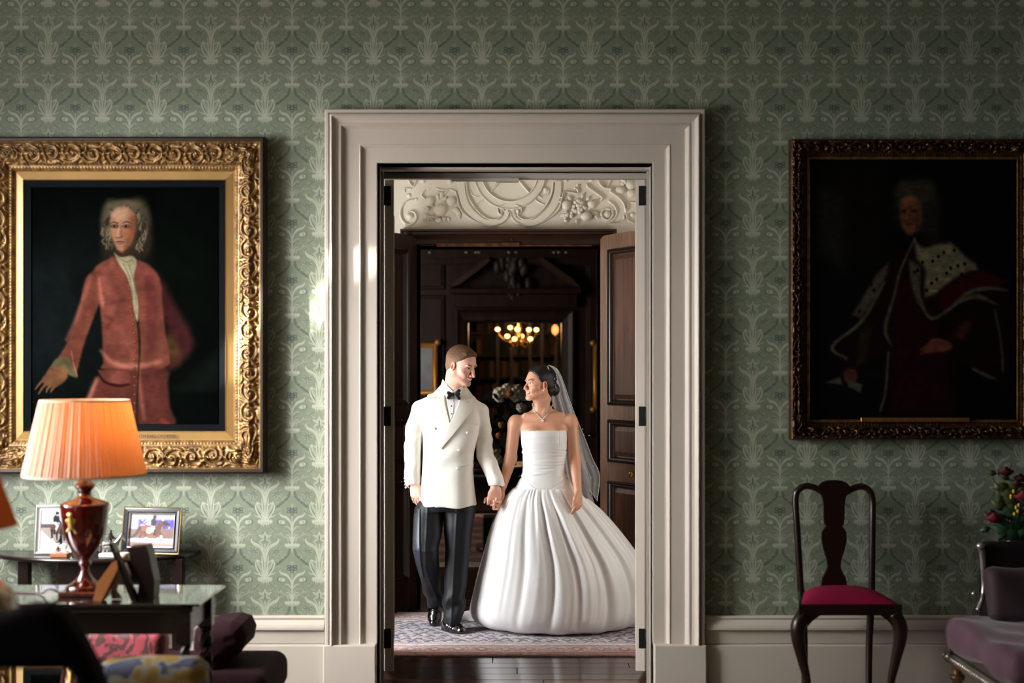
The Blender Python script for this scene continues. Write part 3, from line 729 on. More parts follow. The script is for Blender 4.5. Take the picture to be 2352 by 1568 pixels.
rel([(610, 215), (650, 235)], 9, .7); rel([(1590, 290), (1625, 282), (1632, 240), (1690, 245), (1755, 250), (1745, 215), (1725, 205)], 9, .9, 4, False, 2)
rel([(1750, 175), (1752, 240)], 8, .8, 4, False, 0); rel([(1835, 170), (1842, 195), (1900, 235), (1968, 288), (1965, 315)], 11, .9, 4)
rel([(1930, 75), (1942, 150), (1985, 200), (2045, 212), (2050, 240), (2110, 280), (2165, 345), (2182, 415)], 9, 1, 4)
rel([(2165, 455), (2160, 495), (2110, 520), (2040, 522)], 9, 1, 4); rel([(2055, 75), (2045, 140), (2012, 205)], 9, .8)
ringf((2015, 440), 50, 12, .9, -30, 300); rel([(2030, 320), (2085, 370), (2098, 440), (2060, 500), (2010, 520)], 12, .7)
rel([(2185, 440), (2200, 490), (2250, 515)], 9, .9); rel([(2190, 345), (2200, 370), (2185, 395)], 9, .8); rel([(2230, 330), (2300, 338)], 8, .8, 4, False, 0)
rel([(415, 72), (415, 88), (560, 88), (568, 72)], 7, .9, 3, False, 0); rel([(1693, 72), (1693, 82), (1840, 82), (1842, 72)], 7, .9, 3, False, 0)
for a in ((480, 205, 600, 215), (500, 235, 590, 225)): rel([(a[0], a[1]), ((a[0]+a[2])/2, a[1]+18), (a[2], a[3])], [4, 16, 4], .6)
for sg, cx in ((1, 0), (-1, ML)):      # faint carved wings between the bands
    for p_ in ([(785, 225), (800, 262), (850, 285)], [(830, 350), (880, 330), (922, 295)], [(850, 290), (880, 275), (905, 262)]):
        q = np.array(p_, float); q[:, 0] = cx+sg*q[:, 0]; rel(q, [6, 11, 5], .45)
D = fz.A[..., 0]*.022
hh, ww = D.shape; gx = ((np.arange(ww)+.5)/.34-400)/3.92+880; gz = ((np.arange(hh)+.5)/.34-150)/3.92+380
G = np.zeros((ww, hh, 3)); G[..., 0] = ((gx-CX)/329)[:, None]; G[..., 1] = YO-.004-D.T; G[..., 2] = (CH+(HY-gz)/329)[None]
G[..., 2] = np.maximum(G[..., 2], zf)
Vf = G.reshape(-1, 3); i_, j_ = np.meshgrid(np.arange(ww-1), np.arange(hh-1), indexing='ij'); a_ = i_*hh+j_
Ff = np.stack([a_, a_+1, a_+hh+1, a_+hh], -1).reshape(-1, 4)
fr = struct(raw_obj('trim_5', Vf, Ff, plaster))
def fpt(x, y, d=.01): return ((880+x/3.92-CX)/329, YO-d, CH+(HY-380-y/3.92)/329)
def fruit(x, y, r, rz=None, d=.014, name='fruit'):
    b = MB(); b.ball((0, 0, 0), (r/1290, r/1500, (rz or r)/1290), 12); o = b.build(name, plaster, fr); o.location = fpt(x, y, d); return o
def leaf(x, y, L_, a, name='leaf'):
    b = MB(); c, s_ = math.cos(a), math.sin(a); n = 7; G = np.zeros((n, 5, 3))
    for i in range(n):
        t = i/(n-1); w_ = L_*.28*math.sin(math.pi*min(1, t*.9+.08)); 
        for j in range(5):
            v = (j-2)/2*w_; G[i, j] = (((t*L_)*c-v*s_)/1290, -(.012*math.sin(t*2.6)+.006*(1-abs(j-2)/2)), -((t*L_)*s_+v*c)/1290)
    b.grid(G); o = b.build(name, plaster, fr); o.location = fpt(x, y, .006); return o
rr = random.Random(3)
for x, y, r, rz in ((510, 408, 58, 54), (498, 495, 33, 26), (420, 325, 40, 46), (612, 325, 42, 44), (395, 392, 26, 22), (430, 490, 20, 14), (550, 485, 20, 22), (1650, 360, 44, 46), (1878, 350, 40, 38), (1830, 462, 52, 42), (2225, 175, 48, 46), (2135, 222, 44, 34), (2235, 255, 42, 40)):
    fruit(x, y, r, rz, .022 if r > 50 else .012)
for cx, cy, n, sp, r in ((1765, 378, 20, 58, 19), (1665, 470, 11, 46, 17), (2168, 122, 14, 46, 20), (515, 398, 6, 24, 12), (430, 470, 6, 30, 12)):
    for _ in range(n):
        a, q = rr.uniform(0, 6.28), sp*math.sqrt(rr.random()); fruit(cx+q*math.cos(a), cy+q*math.sin(a)*1.1, r, None, .014+.012*(1-q/sp)+(.02 if r == 12 and cx > 500 else 0), 'berry')
for x, y, L_, a in ((520, 300, 60, -1.3), (545, 320, 50, -1.0), (500, 310, 50, -1.9), (610, 395, 80, .2), (650, 400, 75, .9), (665, 420, 70, 1.2), (400, 430, 75, 2.2), (380, 440, 60, 1.9), (580, 460, 50, 1.3), (460, 370, 60, 3.6), (1880, 420, 60, .3), (1900, 440, 60, .9), (1870, 410, 70, .7), (1700, 320, 60, -2.3), (1790, 300, 50, -1.5), (1830, 320, 50, -1.0), (1640, 430, 60, 2.5), (1740, 480, 50, 1.5), (1620, 340, 50, 3.6), (1830, 380, 55, .0)):
    leaf(x, y, L_, a)

# ------------------------------------------------------------ the hall beyond
HX0, HX1, HZ = -3.6, 3.6, 4.2
b = MB(); b.box((HX0-.1, YO2, 0), (HX0, YH, HZ)); struct(b.build('wall_hall_left', walnut))
b = MB(); b.box((HX1, YO2, 0), (HX1+.1, YH, HZ)); struct(b.build('wall_hall_right', walnut))
b = MB(); b.box((HX0, YO2, HZ), (HX1, YH, HZ+.1)); struct(b.build('ceiling_hall', mat('dark_ceiling', (40, 32, 26), .8)))
b = MB(); b.box((HX0, YO2-.001, 0), (qx0, YO2+.02, HZ)); b.box((qx1, YO2-.001, 0), (HX1, YO2+.02, HZ)); b.box((qx0, YO2-.001, qz), (qx1, YO2+.02, HZ)); struct(b.build('wall_hall_near', walnut))
def H(px, py): p = P(px, py, YH); return p[0], p[2]
fx0, fz1 = H(1075, 740); fx1, _ = H(1290, 740)
b = MB(); b.box((HX0, YH, 0), (fx0, YH+.3, HZ)); b.box((fx1, YH, 0), (HX1, YH+.3, HZ)); b.box((fx0, YH, fz1), (fx1, YH+.3, HZ)); fw = struct(b.build('wall_hall_far', walnut))
def pn(x0, x1, z0, z1):
    b = MB(); b.box((x0, YH-.03, z0), (x1, YH, z1), .012); b.box((x0+.03, YH-.045, z0+.03), (x1-.03, YH-.02, z1-.03), .015); b.build('panel', walnut, fw)
for px0, px1, py0, py1 in ((700, 860, 680, 1000), (870, 1022, 678, 1000), (870, 1022, 600, 665), (700, 860, 600, 665), (700, 860, 1020, 1130), (870, 1022, 1020, 1130), (1346, 1500, 678, 1000), (1346, 1500, 600, 665), (1346, 1500, 1020, 1130), (1510, 1640, 678, 1000)):
    x0, z1 = H(px0, py0); x1, z0 = H(px1, py1); pn(x0, x1, z0, z1)
G = []; hp = [(0, 0), (0, .06), (.02, .075), (.04, .06), (.07, .05), (.12, .04), (.14, .02), (.145, 0)]; X0, Zt = H(1047, 712); X1, _ = H(1318, 712)
for st in range(4): G.append([((X0+d) if st < 2 else (X1-d), YH-h, 0 if st in (0, 3) else Zt-d) for d, h in hp])
b = MB(); b.grid(G, smooth=False); dc = struct(b.build('trim_6', walnut))
b = MB(); x0, z1 = H(1035, 664); x1, z0 = H(1335, 676); b.box((x0, YH-.18, z0), (x1, YH, z1), .01); b.box((x0+.05, YH-.12, z0-.16), (x1-.05, YH, z0), .01); b.build('entablature', walnut, dc)
for sg in (-1, 1):
    pts = [H(1183+sg*148, 662), H(1183+sg*132, 644), H(1183+sg*62, 594), H(1183+sg*55, 600), H(1183+sg*68, 612), H(1183+sg*125, 655)]
    b = MB(); b.prism(pts, YH-.2, YH, 1); b.build('pediment_arm', mat('pediment_wood', (58, 40, 30), .45), dc)
b = MB(); rr = random.Random(5)
for _ in range(34):
    t = rr.random(); x, z = H(1180+rr.gauss(0, 26)*(1-.7*t), 590+t*92); b.ball((x, YH-.06-rr.random()*.05, z), (.05, .04, .07+.04*rr.random()), 8)
b.build('carved_cartouche', mat('carving', (44, 32, 24), .6), dc)
b = MB(); x0, z = H(700, 585); x1, _ = H(1640, 585); b.box((x0, YH-.16, z-.05), (x1, YH, z+.1)); b.box((x0, YH-.1, z-.12), (x1, YH, z-.05)); cn = struct(b.build('trim_7', walnut))
for px in (955, 990, 1073, 1095, 1102, 1170, 1186, 1272, 1283, 1300):
    x, z = H(px, 582); g = MB(); g.ball((x, YH-.165, z), (.026, .012, .016), 8); g.build('cornice_glint', mat('glint_dull', (150, 136, 120), .4, metal=.6) if px == 955 else bpy.data.materials['glint_dull'], cn)  # small balls added to imitate highlights along the cornice
# library beyond the far doorway
YL = 20.6; b = MB(); b.box((-3, YL, 0), (3, YL+.1, HZ)); b.box((-3.1, YH+.3, 0), (-3, YL, HZ)); b.box((3, YH+.3, 0), (3.1, YL, HZ)); b.box((-3, YH+.3, 3.4), (3, YL, 3.5)); struct(b.build('wall_library', mat('library_wall', (30, 20, 17), .7)))
# ------------------------------------------------------------ persian rug
rc = Canvas(0, 0, 1300, 660, 1.0, (196, 168, 158))
rr = random.Random(9)
def band(y0, y1, col): rc.A[y0:y1] = col
NV, CRM, PK, RD, SAL = (38, 40, 84), (190, 178, 170), (168, 126, 120), (138, 74, 72), (170, 120, 108)
def rows_of(yc, n, fn, x0=0, x1=1300):
    for i in range(n): fn(x0+(i+.5)*(x1-x0)/n, yc, i)
rc.A[:] = PK
for (a, c) in ((0, 30), (630, 660)): rc.A[a:c] = SAL
for (a, c, cl) in ((30, 38, RD), (38, 120, (180, 148, 142)), (120, 130, RD), (530, 540, RD), (540, 622, (180, 148, 142)), (622, 630, RD), (130, 150, CRM), (510, 530, CRM)): rc.A[a:c] = cl
rc.A[150:510] = (168, 152, 152)
for yc in (79, 581):
    def f(x, y, i):
        rc.ell((x, y), (20, 26), RD if i % 2 else (150, 110, 120), 3, .7); rc.ell((x, y), (9, 13), CRM, 3, .9)
        rc.stroke([(x-32, y+18), (x-18, y-14), (x, y+30), (x+20, y-14), (x+34, y+18)], 4, (150, 84, 80), 2, .8, smooth=3)
        for d in (-26, 26): rc.ell((x+d, y+rr.uniform(-20, 20)), (5, 5), (110, 110, 140), 2, .8)
    rows_of(yc, 18, f)
for j, yc in enumerate(range(170, 510, 38)):
    for i in range(24):
        x = (i+.5*(j % 2))*56+rr.uniform(-16, 16); y = yc+rr.uniform(-10, 10)
        rc.stroke([(x-30, y+10), (x-14, y-14), (x+4, y+6), (x+22, y-12), (x+34, y+8)], [7, 12, 9, 12, 6], NV, 2, .95, smooth=3)
        rc.ell((x+8, y-2), (11, 8), CRM, 2, .9); rc.ell((x+8, y-2), (5, 4), (rr.choice([RD, PK, SAL])), 2, .9)
        rc.stroke([(x-20, y+16), (x, y+20), (x+16, y+14)], [4, 8, 4], rr.choice([PK, CRM, RD]), 2, .8)
rc.noise(.22, 3, 1); rc.noise(.08, 14, 2); rc.noise(.12, 2, 3, 8)
ry0, ry1 = F/396, F/337+.02; rx0, rx1 = -1.25, 1.28
rm = img_mat('rug_wool', image_of('rug', rc.A), rx0, ry0, rx1-rx0, ry1-ry0, .95, axes='XY', sheen=.3)
G = []
for i in range(80):
    x = rx0+(rx1-rx0)*i/79; row = []
    for j in range(34):
        t = j/33; y = ry0+(ry1-ry0)*t; z = .0095+.0012*math.sin(x*9+1)*math.sin(y*7); 
        if t == 0: z = .002+.006*max(0, math.sin(x*2.3+4))**6
        row.append((x, y+(.004*math.sin(x*5) if j == 0 else 0), z))
    G.append([(x, row[0][1], .0005)]+row+[(x, ry1, .0005)])
b = MB(); b.grid(G); rug = b.build('rug', rm); tag(rug, 'worn persian rug in navy, cream and pink under the couple', 'rug')
b = MB()
for i in range(300):
    x = rx0+(i+.5)*(rx1-rx0)/300; b.ball((x, ry0-.002, .006), (.0044, .005, .005), 6, 4)
o = b.build('edge_binding', mat('rug_binding', (188, 142, 126), .9), rug, fix=False); o['kind'] = 'stuff'
# carpet far down the hall
hc = Canvas(0, 0, 600, 400, 1.0, (92, 66, 54))
for y in range(0, 400, 26): hc.A[y:y+9] = (120, 92, 78) if (y//26) % 2 else (64, 40, 34)
hc.A[0:34] = (196, 184, 172); hc.A[34:44] = (120, 40, 40); hc.A[372:400] = (150, 140, 130); hc.ell((200, 50), (60, 26), (170, 70, 70), 8, .9)
hc.noise(.15, 6, 5)
a = F/274; c = F/200; b = MB(); b.box((-1.6, a, 0), (1.4, c, .012)); hm = img_mat('hall_carpet', image_of('hallcarpet', hc.A[::-1][::-1]), -1.6, a, 3.0, c-a, .9, axes='XY')
tag(b.build('carpet', hm), 'brown and cream carpet on the floor of the dark hall beyond', 'carpet')
# ============================================================ PEOPLE
def v3(*a): return np.array(a, float)
class Head:
    def __init__(s, px, py, y, yaw, pitch, roll, sc):
        s.C = P(px, py, y); s.R = Ry(math.radians(roll)) @ Rz(math.radians(yaw)) @ Rx(math.radians(pitch)); s.sc = sc
    def w(s, x, f, z): return s.C+s.R @ (np.array([x, -f, z])*s.sc)          # head space (right, forward, up) -> world
    def loc(s, V):
        L = (np.asarray(V)-s.C) @ s.R/s.sc; return L[:, 0], -L[:, 1], L[:, 2]
def add_head(S, h, male):
    k = h.sc
    def E(x, f, z, a, b, c, kk=.02, mode='u', rx=0, rz=0, ry=0):
        S.ell(h.w(x, f, z), np.array([a, b, c])*k, h.R @ Rz(rz) @ Rx(rx) @ Ry(ry), kk*k, mode)
    def Cn(p, q, r1, r2, kk=.02, mode='u'): S.cone(h.w(*p), h.w(*q), r1*k, r2*k, kk*k, mode)
    E(0, -.012, .036, .0745, .096, .083)                        # skull
    E(0, .030, .012, .063, .062, .078, .03)                     # forehead and face front
    E(0, .036, -.045, .050 if male else .047, .047, .062, .03)  # lower face
    jw = .054 if male else .047
    for sg in (-1, 1):
        Cn((sg*jw, .004, -.052), (sg*.019, .071, -.098), .017, .015, .03)      # jaw line
        Cn((sg*(jw+.004), .000, -.03), (sg*jw, .004, -.056), .016, .017, .02)
        E(sg*.045, .058, -.030, .021, .02, .017, .022)          # cheekbone
        E(sg*.029, .072, -.048, .019, .015, .016, .02)          # smiling cheek
        E(sg*.029, .080, .020, .022, .011, .008, .014, rz=-sg*.35)  # brow ridge
        E(sg*.031, .101, .000, .0175, .016, .0105, .012, 's')   # eye socket
        E(sg*.031, .072, -.001, .0135, .0135, .0125, .004)      # eyeball with lids
        Cn((sg*.017, .084, .0062), (sg*.044, .073, .0045), .0028, .0028, .005)  # upper lid
    Cn((0, .087, .008), (0, .108, -.028), .0070, .0088, .010)   # nose bridge
    Cn((0, .108, -.028), (0, .116 if male else .112, -.040), .0088, .0105 if male else .0092, .006)
    for sg in (-1, 1): E(sg*.0110, .101, -.0435, .0075, .010, .007, .006)
    E(0, .088, -.064, .020, .010, .016, .014)                   # mouth mound
    Cn((-.020, .084, -.062), (0, .0965, -.0585), .0025, .0042, .005); Cn((.020, .084, -.062), (0, .0965, -.0585), .0025, .0042, .005)
    Cn((-.018, .084, -.066), (0, .094, -.0765), .0025, .0052, .005); Cn((.018, .084, -.066), (0, .094, -.0765), .0025, .0052, .005)
    E(0, .083, -.102, .020, .015, .014, .02)                    # chin
    for sg in (-1, 1):                                          # ears
        E(sg*.077, -.004, -.012, .010, .019, .031, .008, rz=sg*.35, rx=.15)
        E(sg*.084, .002, -.010, .006, .010, .018, .004, 's', rz=sg*.35, rx=.15)
def skin_cols(h, V, base, male, lips, brow, gaze, smile=.5, dark=None):
    x, f, z = h.loc(V); C = np.tile(np.array(lin(base)), (len(V), 1)); hd = (np.abs(x) < .12) & (f > -.12) & (f < .15) & (z > -.14) & (z < .15)
    def mix(m, col): m = np.clip(m, 0, 1)[:, None]; C[:] = C*(1-m)+np.array(lin(col))*m
    fr = hd & (f > .035); b = np.array(base)
    mix(.38*gauss(np.abs(x), .044, .02)*gauss(z, -.04, .022)*fr, (205, 110, 90))           # cheeks
    mix(.30*gauss(x, 0, .018)*gauss(z, -.04, .012)*(f > .09), (205, 105, 88))              # nose tip
    mix(.40*(np.abs(x) > .07)*gauss(z, -.012, .03)*hd, (205, 105, 90))                     # ears
    if male: mix(.42*sstep(-.042, -.066, z)*(f > -.02)*hd, (150, 112, 84)); mix(.22*gauss(z, -.053, .006)*gauss(x, 0, .025)*(f > .08), (120, 85, 62))
    ax = np.abs(x)
    be = (.0195+.15*(ax-.02)-4.2*(ax-.034)**2) if male else (.0215+.04*(ax-.02)-5.5*(ax-.036)**2); th = .0042*(1-sstep(.036, .054, ax)*.7) if male else .0034*(1-sstep(.034, .054, ax)*.75)
    mix(.85*sstep(th+.002, th-.001, np.abs(z-be))*(ax > .010)*(ax < .054)*fr, brow)
    mix(.25*gauss(ax, .032, .018)*gauss(z, .008, .007)*fr, (120, 70, 52))                  # lid shade line colour
    for sg in (-1, 1):
        u = (x-sg*.0315)/.0150; zz = z+.001-.0015*(u*sg); up = .0052*(1-u*u); lo = -.0040*(1-u*u); ins = (np.abs(u) < 1) & fr
        mix(ins*sstep(up+.0004, up-.0006, zz)*sstep(lo-.0006, lo+.0004, zz), (204, 196, 188))
        ri = np.hypot(x-sg*.0315-gaze[0], z+.0005-gaze[1]); m = sstep(.0064, .0052, ri)*ins*(zz < up+.0005)*(zz > lo-.0005); mix(m, (78, 62, 48)); mix(m*sstep(.0034, .0022, ri), (12, 10, 9))
        mix(.95*sstep(.0022, .0006, np.abs(zz-up-.0003))*(np.abs(u) < 1.12)*fr, (34, 22, 18)); mix(.5*sstep(.0014, .0003, np.abs(zz-lo))*(np.abs(u) < 1)*fr, (110, 66, 52))
    # mouth: an open smile with teeth
    wm = .0235+.009*smile; u = x/wm; mc = -.0675+.0085*smile*u*u*1.3; q = np.clip(1-u*u, 0, 1)
    top = mc+.0062*np.sqrt(q)+.001; bot = mc-.0115*np.sqrt(q)*(.6+.75*smile); ins = (np.abs(u) < 1) & (f > .055) & hd
    mix(ins*sstep(top+.0006, top-.0004, z)*sstep(bot-.0006, bot+.0004, z), lips)
    t2 = mc+.0012*q+.0008; b2 = mc-.0058*q*(.6+.8*smile); tin = (np.abs(u) < .86) & ins
    mix(tin*sstep(t2+.0004, t2-.0003, z)*sstep(b2-.0005, b2+.0004, z), (238, 232, 224) )
    mix(.85*ins*sstep(.0010, .0002, np.abs(z-b2))*(np.abs(u) < .9), (96, 34, 30)); mix(.7*(np.abs(np.abs(u)-1.0) < .07)*sstep(.003, .001, np.abs(z-mc))*(f > .055), (110, 52, 42))
    if smile > .4: mix(.35*sstep(.0035, .001, np.abs(ax-(.021+.30*np.clip(-.044-z, 0, .03))))*(z < -.043)*(z > -.070)*fr, (135, 78, 62))
    mix(.75*gauss(ax, .0085, .0028)*gauss(z, -.0505, .0026)*(f > .088), (70, 34, 28))      # nostrils
    return C
def hand(S, W, d, n, t, sc=1.0, curl=(12, 16, 20, 25), thumb=(35, .3), k=.006, spread=.16, tend=None):
    # wrist W; d towards the fingers, n out of the back of the hand, t towards the thumb side
    d = v3(*d); d /= np.linalg.norm(d); n = v3(*n); n -= d*n.dot(d); n /= np.linalg.norm(n); tt = np.cross(d, n); tt = tt if tt.dot(v3(*t)) > 0 else -tt; t = tt
    W = v3(*W); tips = []
    L = [(.030, .024, .019), (.034, .027, .021), (.031, .025, .020), (.025, .019, .017)]; r0 = (.0088, .009, .0086, .0076)
    S.ell(W+d*.045*sc, np.array([.040, .014, .047])*sc, np.stack([t, n, d], 1), .012)
    for i in range(4):
        o = (1.5-i)*.019; kn = W+(d*(.083-.004*abs(1.2-i))+t*o)*sc; S.cone(W+t*o*.6*sc+d*.01*sc, kn, .014*sc, .0108*sc, .01)
        fd = d+t*(1.5-i)*spread*.35; fd /= np.linalg.norm(fd); a = math.radians(curl[i]); p = kn; r = r0[i]*sc
        pn = n-fd*n.dot(fd); pn /= np.linalg.norm(pn)
        for j in range(3):
            ang = a*(j+1) if j else a*.9; dr = fd*math.cos(ang)-pn*math.sin(ang); q = p+dr*L[i][j]*sc; r2 = r*(.93 if j < 2 else .80)
            S.cone(p, q, r, r2, .004 if j else .007); p = q; r = r2
        tips.append((p, dr))
    b = W+(d*.022+t*.026-n*.006)*sc; a = math.radians(thumb[0]); fd = d*math.cos(a)+t*math.sin(a)-n*thumb[1]; fd /= np.linalg.norm(fd)
    S.cone(W+(d*.01+t*.012)*sc, b+fd*.02*sc, .015*sc, .0135*sc, .012); p = b+fd*.02*sc; q = p+fd*.032*sc; S.cone(p, q, .0115*sc, .0102*sc, .006)
    fd2 = fd+d*.45-t*.15; fd2 /= np.linalg.norm(fd2); S.cone(q, q+fd2*.028*sc, .0100*sc, .0078*sc, .004); tips.append((q+fd2*.028*sc, fd2))
    return tips
def nails(name, tips, n, mat_, parent):
    b = MB()
    for p, dr in tips:
        nn = v3(*n); nn = nn-dr*nn.dot(dr); nn /= np.linalg.norm(nn); s_ = np.cross(dr, nn); M = np.stack([s_, dr, nn], 1)
        m = MB(); m.ball((0, 0, 0), (.0052, .0075, .0022), 8); V = m.v[0] @ M.T+p+nn*.0062-dr*.0015; b.add(V, m.f)
    return b.build(name, mat_, parent, fix=False)
skin_m = mat('skin_fair', (230, 180, 160), .5, vcol='Col', sss=.15, spec=.35, bump=.04, bscale=300)
skin_f = mat('skin_tanned', (200, 140, 110), .4, vcol='Col', sss=.12, spec=.45, bump=.03, bscale=300)
# ------------------------------------------------------------ the groom
YP = 8.29
def Q(px, py, dy=0): return P(px, py, YP+dy)
def tubekeys(rows, dy=0):                             # rows: (py, left px, right px, depth radius[, dy]) -> ztube keys
    out = []
    for r in rows:
        y = YP+(r[4] if len(r) > 4 else dy); s_ = F/y; out.append((CH-(r[0]-HY)/s_, ((r[1]+r[2])/2-CX)/s_, y, (r[2]-r[1])/2/s_, r[3]))
    return out
GH = Head(1059, 838, YP-.01, 55, 14, 2, 1.0)
B = SDF(); add_head(B, GH, True)
B.cone(GH.w(0, -.030, -.050), Q(1037, 912, .02), .058, .060, .03); B.cone(GH.w(0, .02, -.06), Q(1042, 906, -.01), .042, .046, .02)
B.ztube(tubekeys([(925, 1010, 1072, .05), (960, 1000, 1078, .07), (1040, 1000, 1068, .07), (1150, 995, 1070, .07)]), .03)
sh_l, el_l, wr_l = Q(978, 945), Q(949, 1042, .03), Q(951, 1108, -.03); sh_r, el_r, wr_r = Q(1094, 948), Q(1114, 1045, .02), Q(1137, 1118, -.06)
B.chain([Q(966, 946, .01), Q(950, 985, .02), Q(946, 1042, .025), wr_l], [.02, .026, .028, .027], .01); B.chain([Q(1104, 950, .01), Q(1110, 990, .02), Q(1115, 1045, .015), wr_r], [.02, .026, .030, .028], .01)
B.chain([Q(1000, 1150), Q(978, 1262, -.06), Q(998, 1385, .2)], [.07, .045, .035], .03); B.chain([Q(1060, 1150), Q(1050, 1270, -.02), Q(1040, 1420, -.0)], [.07, .045, .035], .03)
tipsL = hand(B, Q(953, 1110, -.03), (.10, .0, -1), (-.45, -.85, .05), (.85, -.45, 0), 1.0, curl=(7, 10, 13, 17), thumb=(16, .2))
tipsR = hand(B, Q(1139, 1118, -.06), (-.10, .02, -1), (.25, -1, .05), (-1, -.2, 0), 1.02, curl=(34, 36, 38, 40), thumb=(14, -.10))
groom = empty('person', Q(1040, 1450)*v3(1, 1, 0)); tag(groom, 'smiling man in white dinner jacket, black bow tie and dark trousers, holding a bride\'s hand', 'person')
def bx(c, r): return (c-np.array(r), c+np.array(r))
boxes = [(*bx(GH.C+v3(0, 0, -.01), (.15, .16, .16)), .0015), (*bx(Q(957, 1135, -.03), (.075, .08, .085)), .0016), (*bx(Q(1135, 1143, -.06), (.08, .1, .09)), .0016)]
V, Fc = prune(*mesh_multi(B, .004, boxes))
raw_obj('body', V, Fc, skin_m, groom, skin_cols(GH, V, (232, 178, 158), True, (190, 92, 84), (110, 74, 48), (.0035, -.0008), .95))
# hair: short, swept, with a hairline cut and combed ridges
def hair_plane(h, pts_f, c):                          # keeps the side behind a slanted plane in head space
    nrm = v3(0, -pts_f[0], pts_f[1]); nw = h.R @ nrm; c0_ = h.C.dot(nw)+c*h.sc
    return lambda X, Y, Z: X*nw[0]+Y*nw[1]+Z*nw[2]-c0_
Hs = SDF(); R_ = GH.R
Hs.ell(GH.w(0, -.014, .040), (.0805, .101, .087), R_, .01); Hs.ell(GH.w(0, .030, .062), (.068, .060, .050), R_, .02); Hs.ell(GH.w(0, -.050, -.015), (.064, .052, .060), R_, .02)
Hs.ell(GH.w(-.01, .055, .083), (.053, .032, .024), R_, .015)
big = (np.array(GH.C)-.2, np.array(GH.C)+.2)
Hs.op(hair_plane(GH, (.80, -.60), .0185), *big, .018, 'i')
Hs.op(hair_plane(GH, (.25, -1.0), .055), *big, .01, 'i')
for sg in (-1, 1): Hs.ell(GH.w(sg*.080, .002, -.020), (.016, .022, .030), R_, .006, 's')
def comb(X, Y, Z, h=GH, n=230, a=.0006):
    L = [(X-h.C[0]), (Y-h.C[1]), (Z-h.C[2])]; r = [sum(h.R[i, j]*L[i] for i in range(3)) for j in range(3)]
    ph = np.arctan2(r[0]+.02, r[2]+.05); return a*np.sin(ph*n+9*np.sin(r[1]*22))*(.6+.4*np.sin(ph*23))+.0009*np.sin(ph*14+r[1]*30)
Hs.disp(comb)
hair_m = mat('brown_hair', (104, 72, 48), .6, vcol='Col', bump=.5, bscale=260, spec=.3)
V, Fc = Hs.mesh(.0018); hx_, hf_, hz_ = GH.loc(V); t_ = sstep(.065, -.005, hz_+.25*np.clip(hf_, -.1, .03))[:, None]*.75
ph_ = np.arctan2(hx_+.02, hz_+.05); st_ = (.5+.5*np.sin(ph_*85+6*np.sin(hf_*30))*np.sin(ph_*31+hf_*40))[:, None]
raw_obj('hair', V, Fc, hair_m, groom, (np.array(lin((74, 49, 32)))*(1-st_*.5)+np.array(lin((132, 94, 62)))*st_*.5)*(1-t_)+np.array(lin((140, 106, 82)))*t_)

cream = mat('cream_wool', (238, 233, 224), .75, noise=.03, nscale=12, sheen=.15, bump=.06, bscale=600)
creams = mat('cream_silk_facing', (236, 230, 218), .5, noise=.03, nscale=12)
white = mat('white_cotton', (240, 238, 235), .7, bump=.03, bscale=500)
black = mat('black_satin', (10, 10, 12), .38, sheen=.2)
J = SDF()
J.ztube(tubekeys([(918, 992, 1078, .075), (935, 972, 1102, .105), (962, 969, 1104, .125), (1000, 971, 1098, .128), (1040, 972, 1089, .118), (1080, 970, 1087, .122), (1120, 967, 1090, .128), (1160, 965, 1095, .132)]), .01, p=2.5)
J.cone(Q(1030, 918, .02), Q(965, 938, .01), .072, .052, .03); J.cone(Q(1046, 918, .02), Q(1104, 944, .01), .072, .050, .03)
J.cone(Q(1024, 900, .04), Q(1056, 900, .04), .05, .05, .03)
SL = SDF()
JL = [Q(966, 941, .01), Q(951, 985, .02), Q(947, 1042, .025), Q(948, 1105, -.02)]; JR = [Q(1103, 947, .01), Q(1110, 990, .02), Q(1114, 1045, .015), Q(1132, 1085, -.02), Q(1140, 1108, -.05)]
J.cone(JL[0], JL[1], .054, .055, .016); J.cone(JL[1], JL[2], .055, .053, .006); J.cone(JL[2], JL[3], .053, .049, .006); J.cone(JR[0], JR[1], .052, .054, .016); J.cone(JR[1], JR[2], .054, .054, .006); J.chain(JR[2:], [.054, .051, .052], .006)
J.cone(Q(1146, 1106, -.05), Q(1160, 1114, -.06), .03, .006, .01)
J.ell(Q(951, 1118, -.04), (.040, .045, .022), None, .006, 's'); J.ell(Q(1138, 1121, -.06), (.042, .05, .030), Ry(.25), .006, 's')
J.ell(GH.w(0, -.01, -.07), (.066, .066, .05), None, .01, 's')
def jd(X, Y, Z):
    py = HY+(CH-Z)*362; px = CX+X*362; fr = sstep(YP-.02, YP-.07, Y)*(np.abs(px-1033) < 66)
    edge = 1013-(py-1029)*.078; st = sstep(edge-1.2, edge+.6, px)*sstep(1085, 1050, px)*sstep(1026, 1034, py)*fr
    d = -.0050*st
    armL = sstep(969, 961, px); armR = sstep(0, 8, px-1094-.32*np.maximum(py-1025, 0))
    w1 = np.sin((py+.7*px)*.13+2*np.sin(py*.031))*np.sin(py*.05+px*.02+1)*.0042; d = d+w1*(armL+armR)*sstep(950, 990, py)
    d = d+.0045*np.sin((px-1033)*.085+py*.02+1.5*np.sin(py*.02))*sstep(1040, 1140, py)*fr+.0032*np.sin(py*.11+px*.07)*gauss(py, 1045, 45)*fr
    d = d-.0045*gauss(px-.12*(py-1040), 1128, 6)*gauss(py, 1078, 14)
    return d.astype(np.float32)
J.disp(jd)
V, Fc = J.mesh(.0028); jk = raw_obj('dinner_jacket', V, Fc, cream, groom); 
ya, yb = YP-.28, YP+.15
o = patch(J, [(1020, 885), (1026, 920), (1034, 968)], [(1061, 885), (1052, 925), (1035, 968)], .003, ya, yb, 24, 20).build('dress_shirt', white, groom)
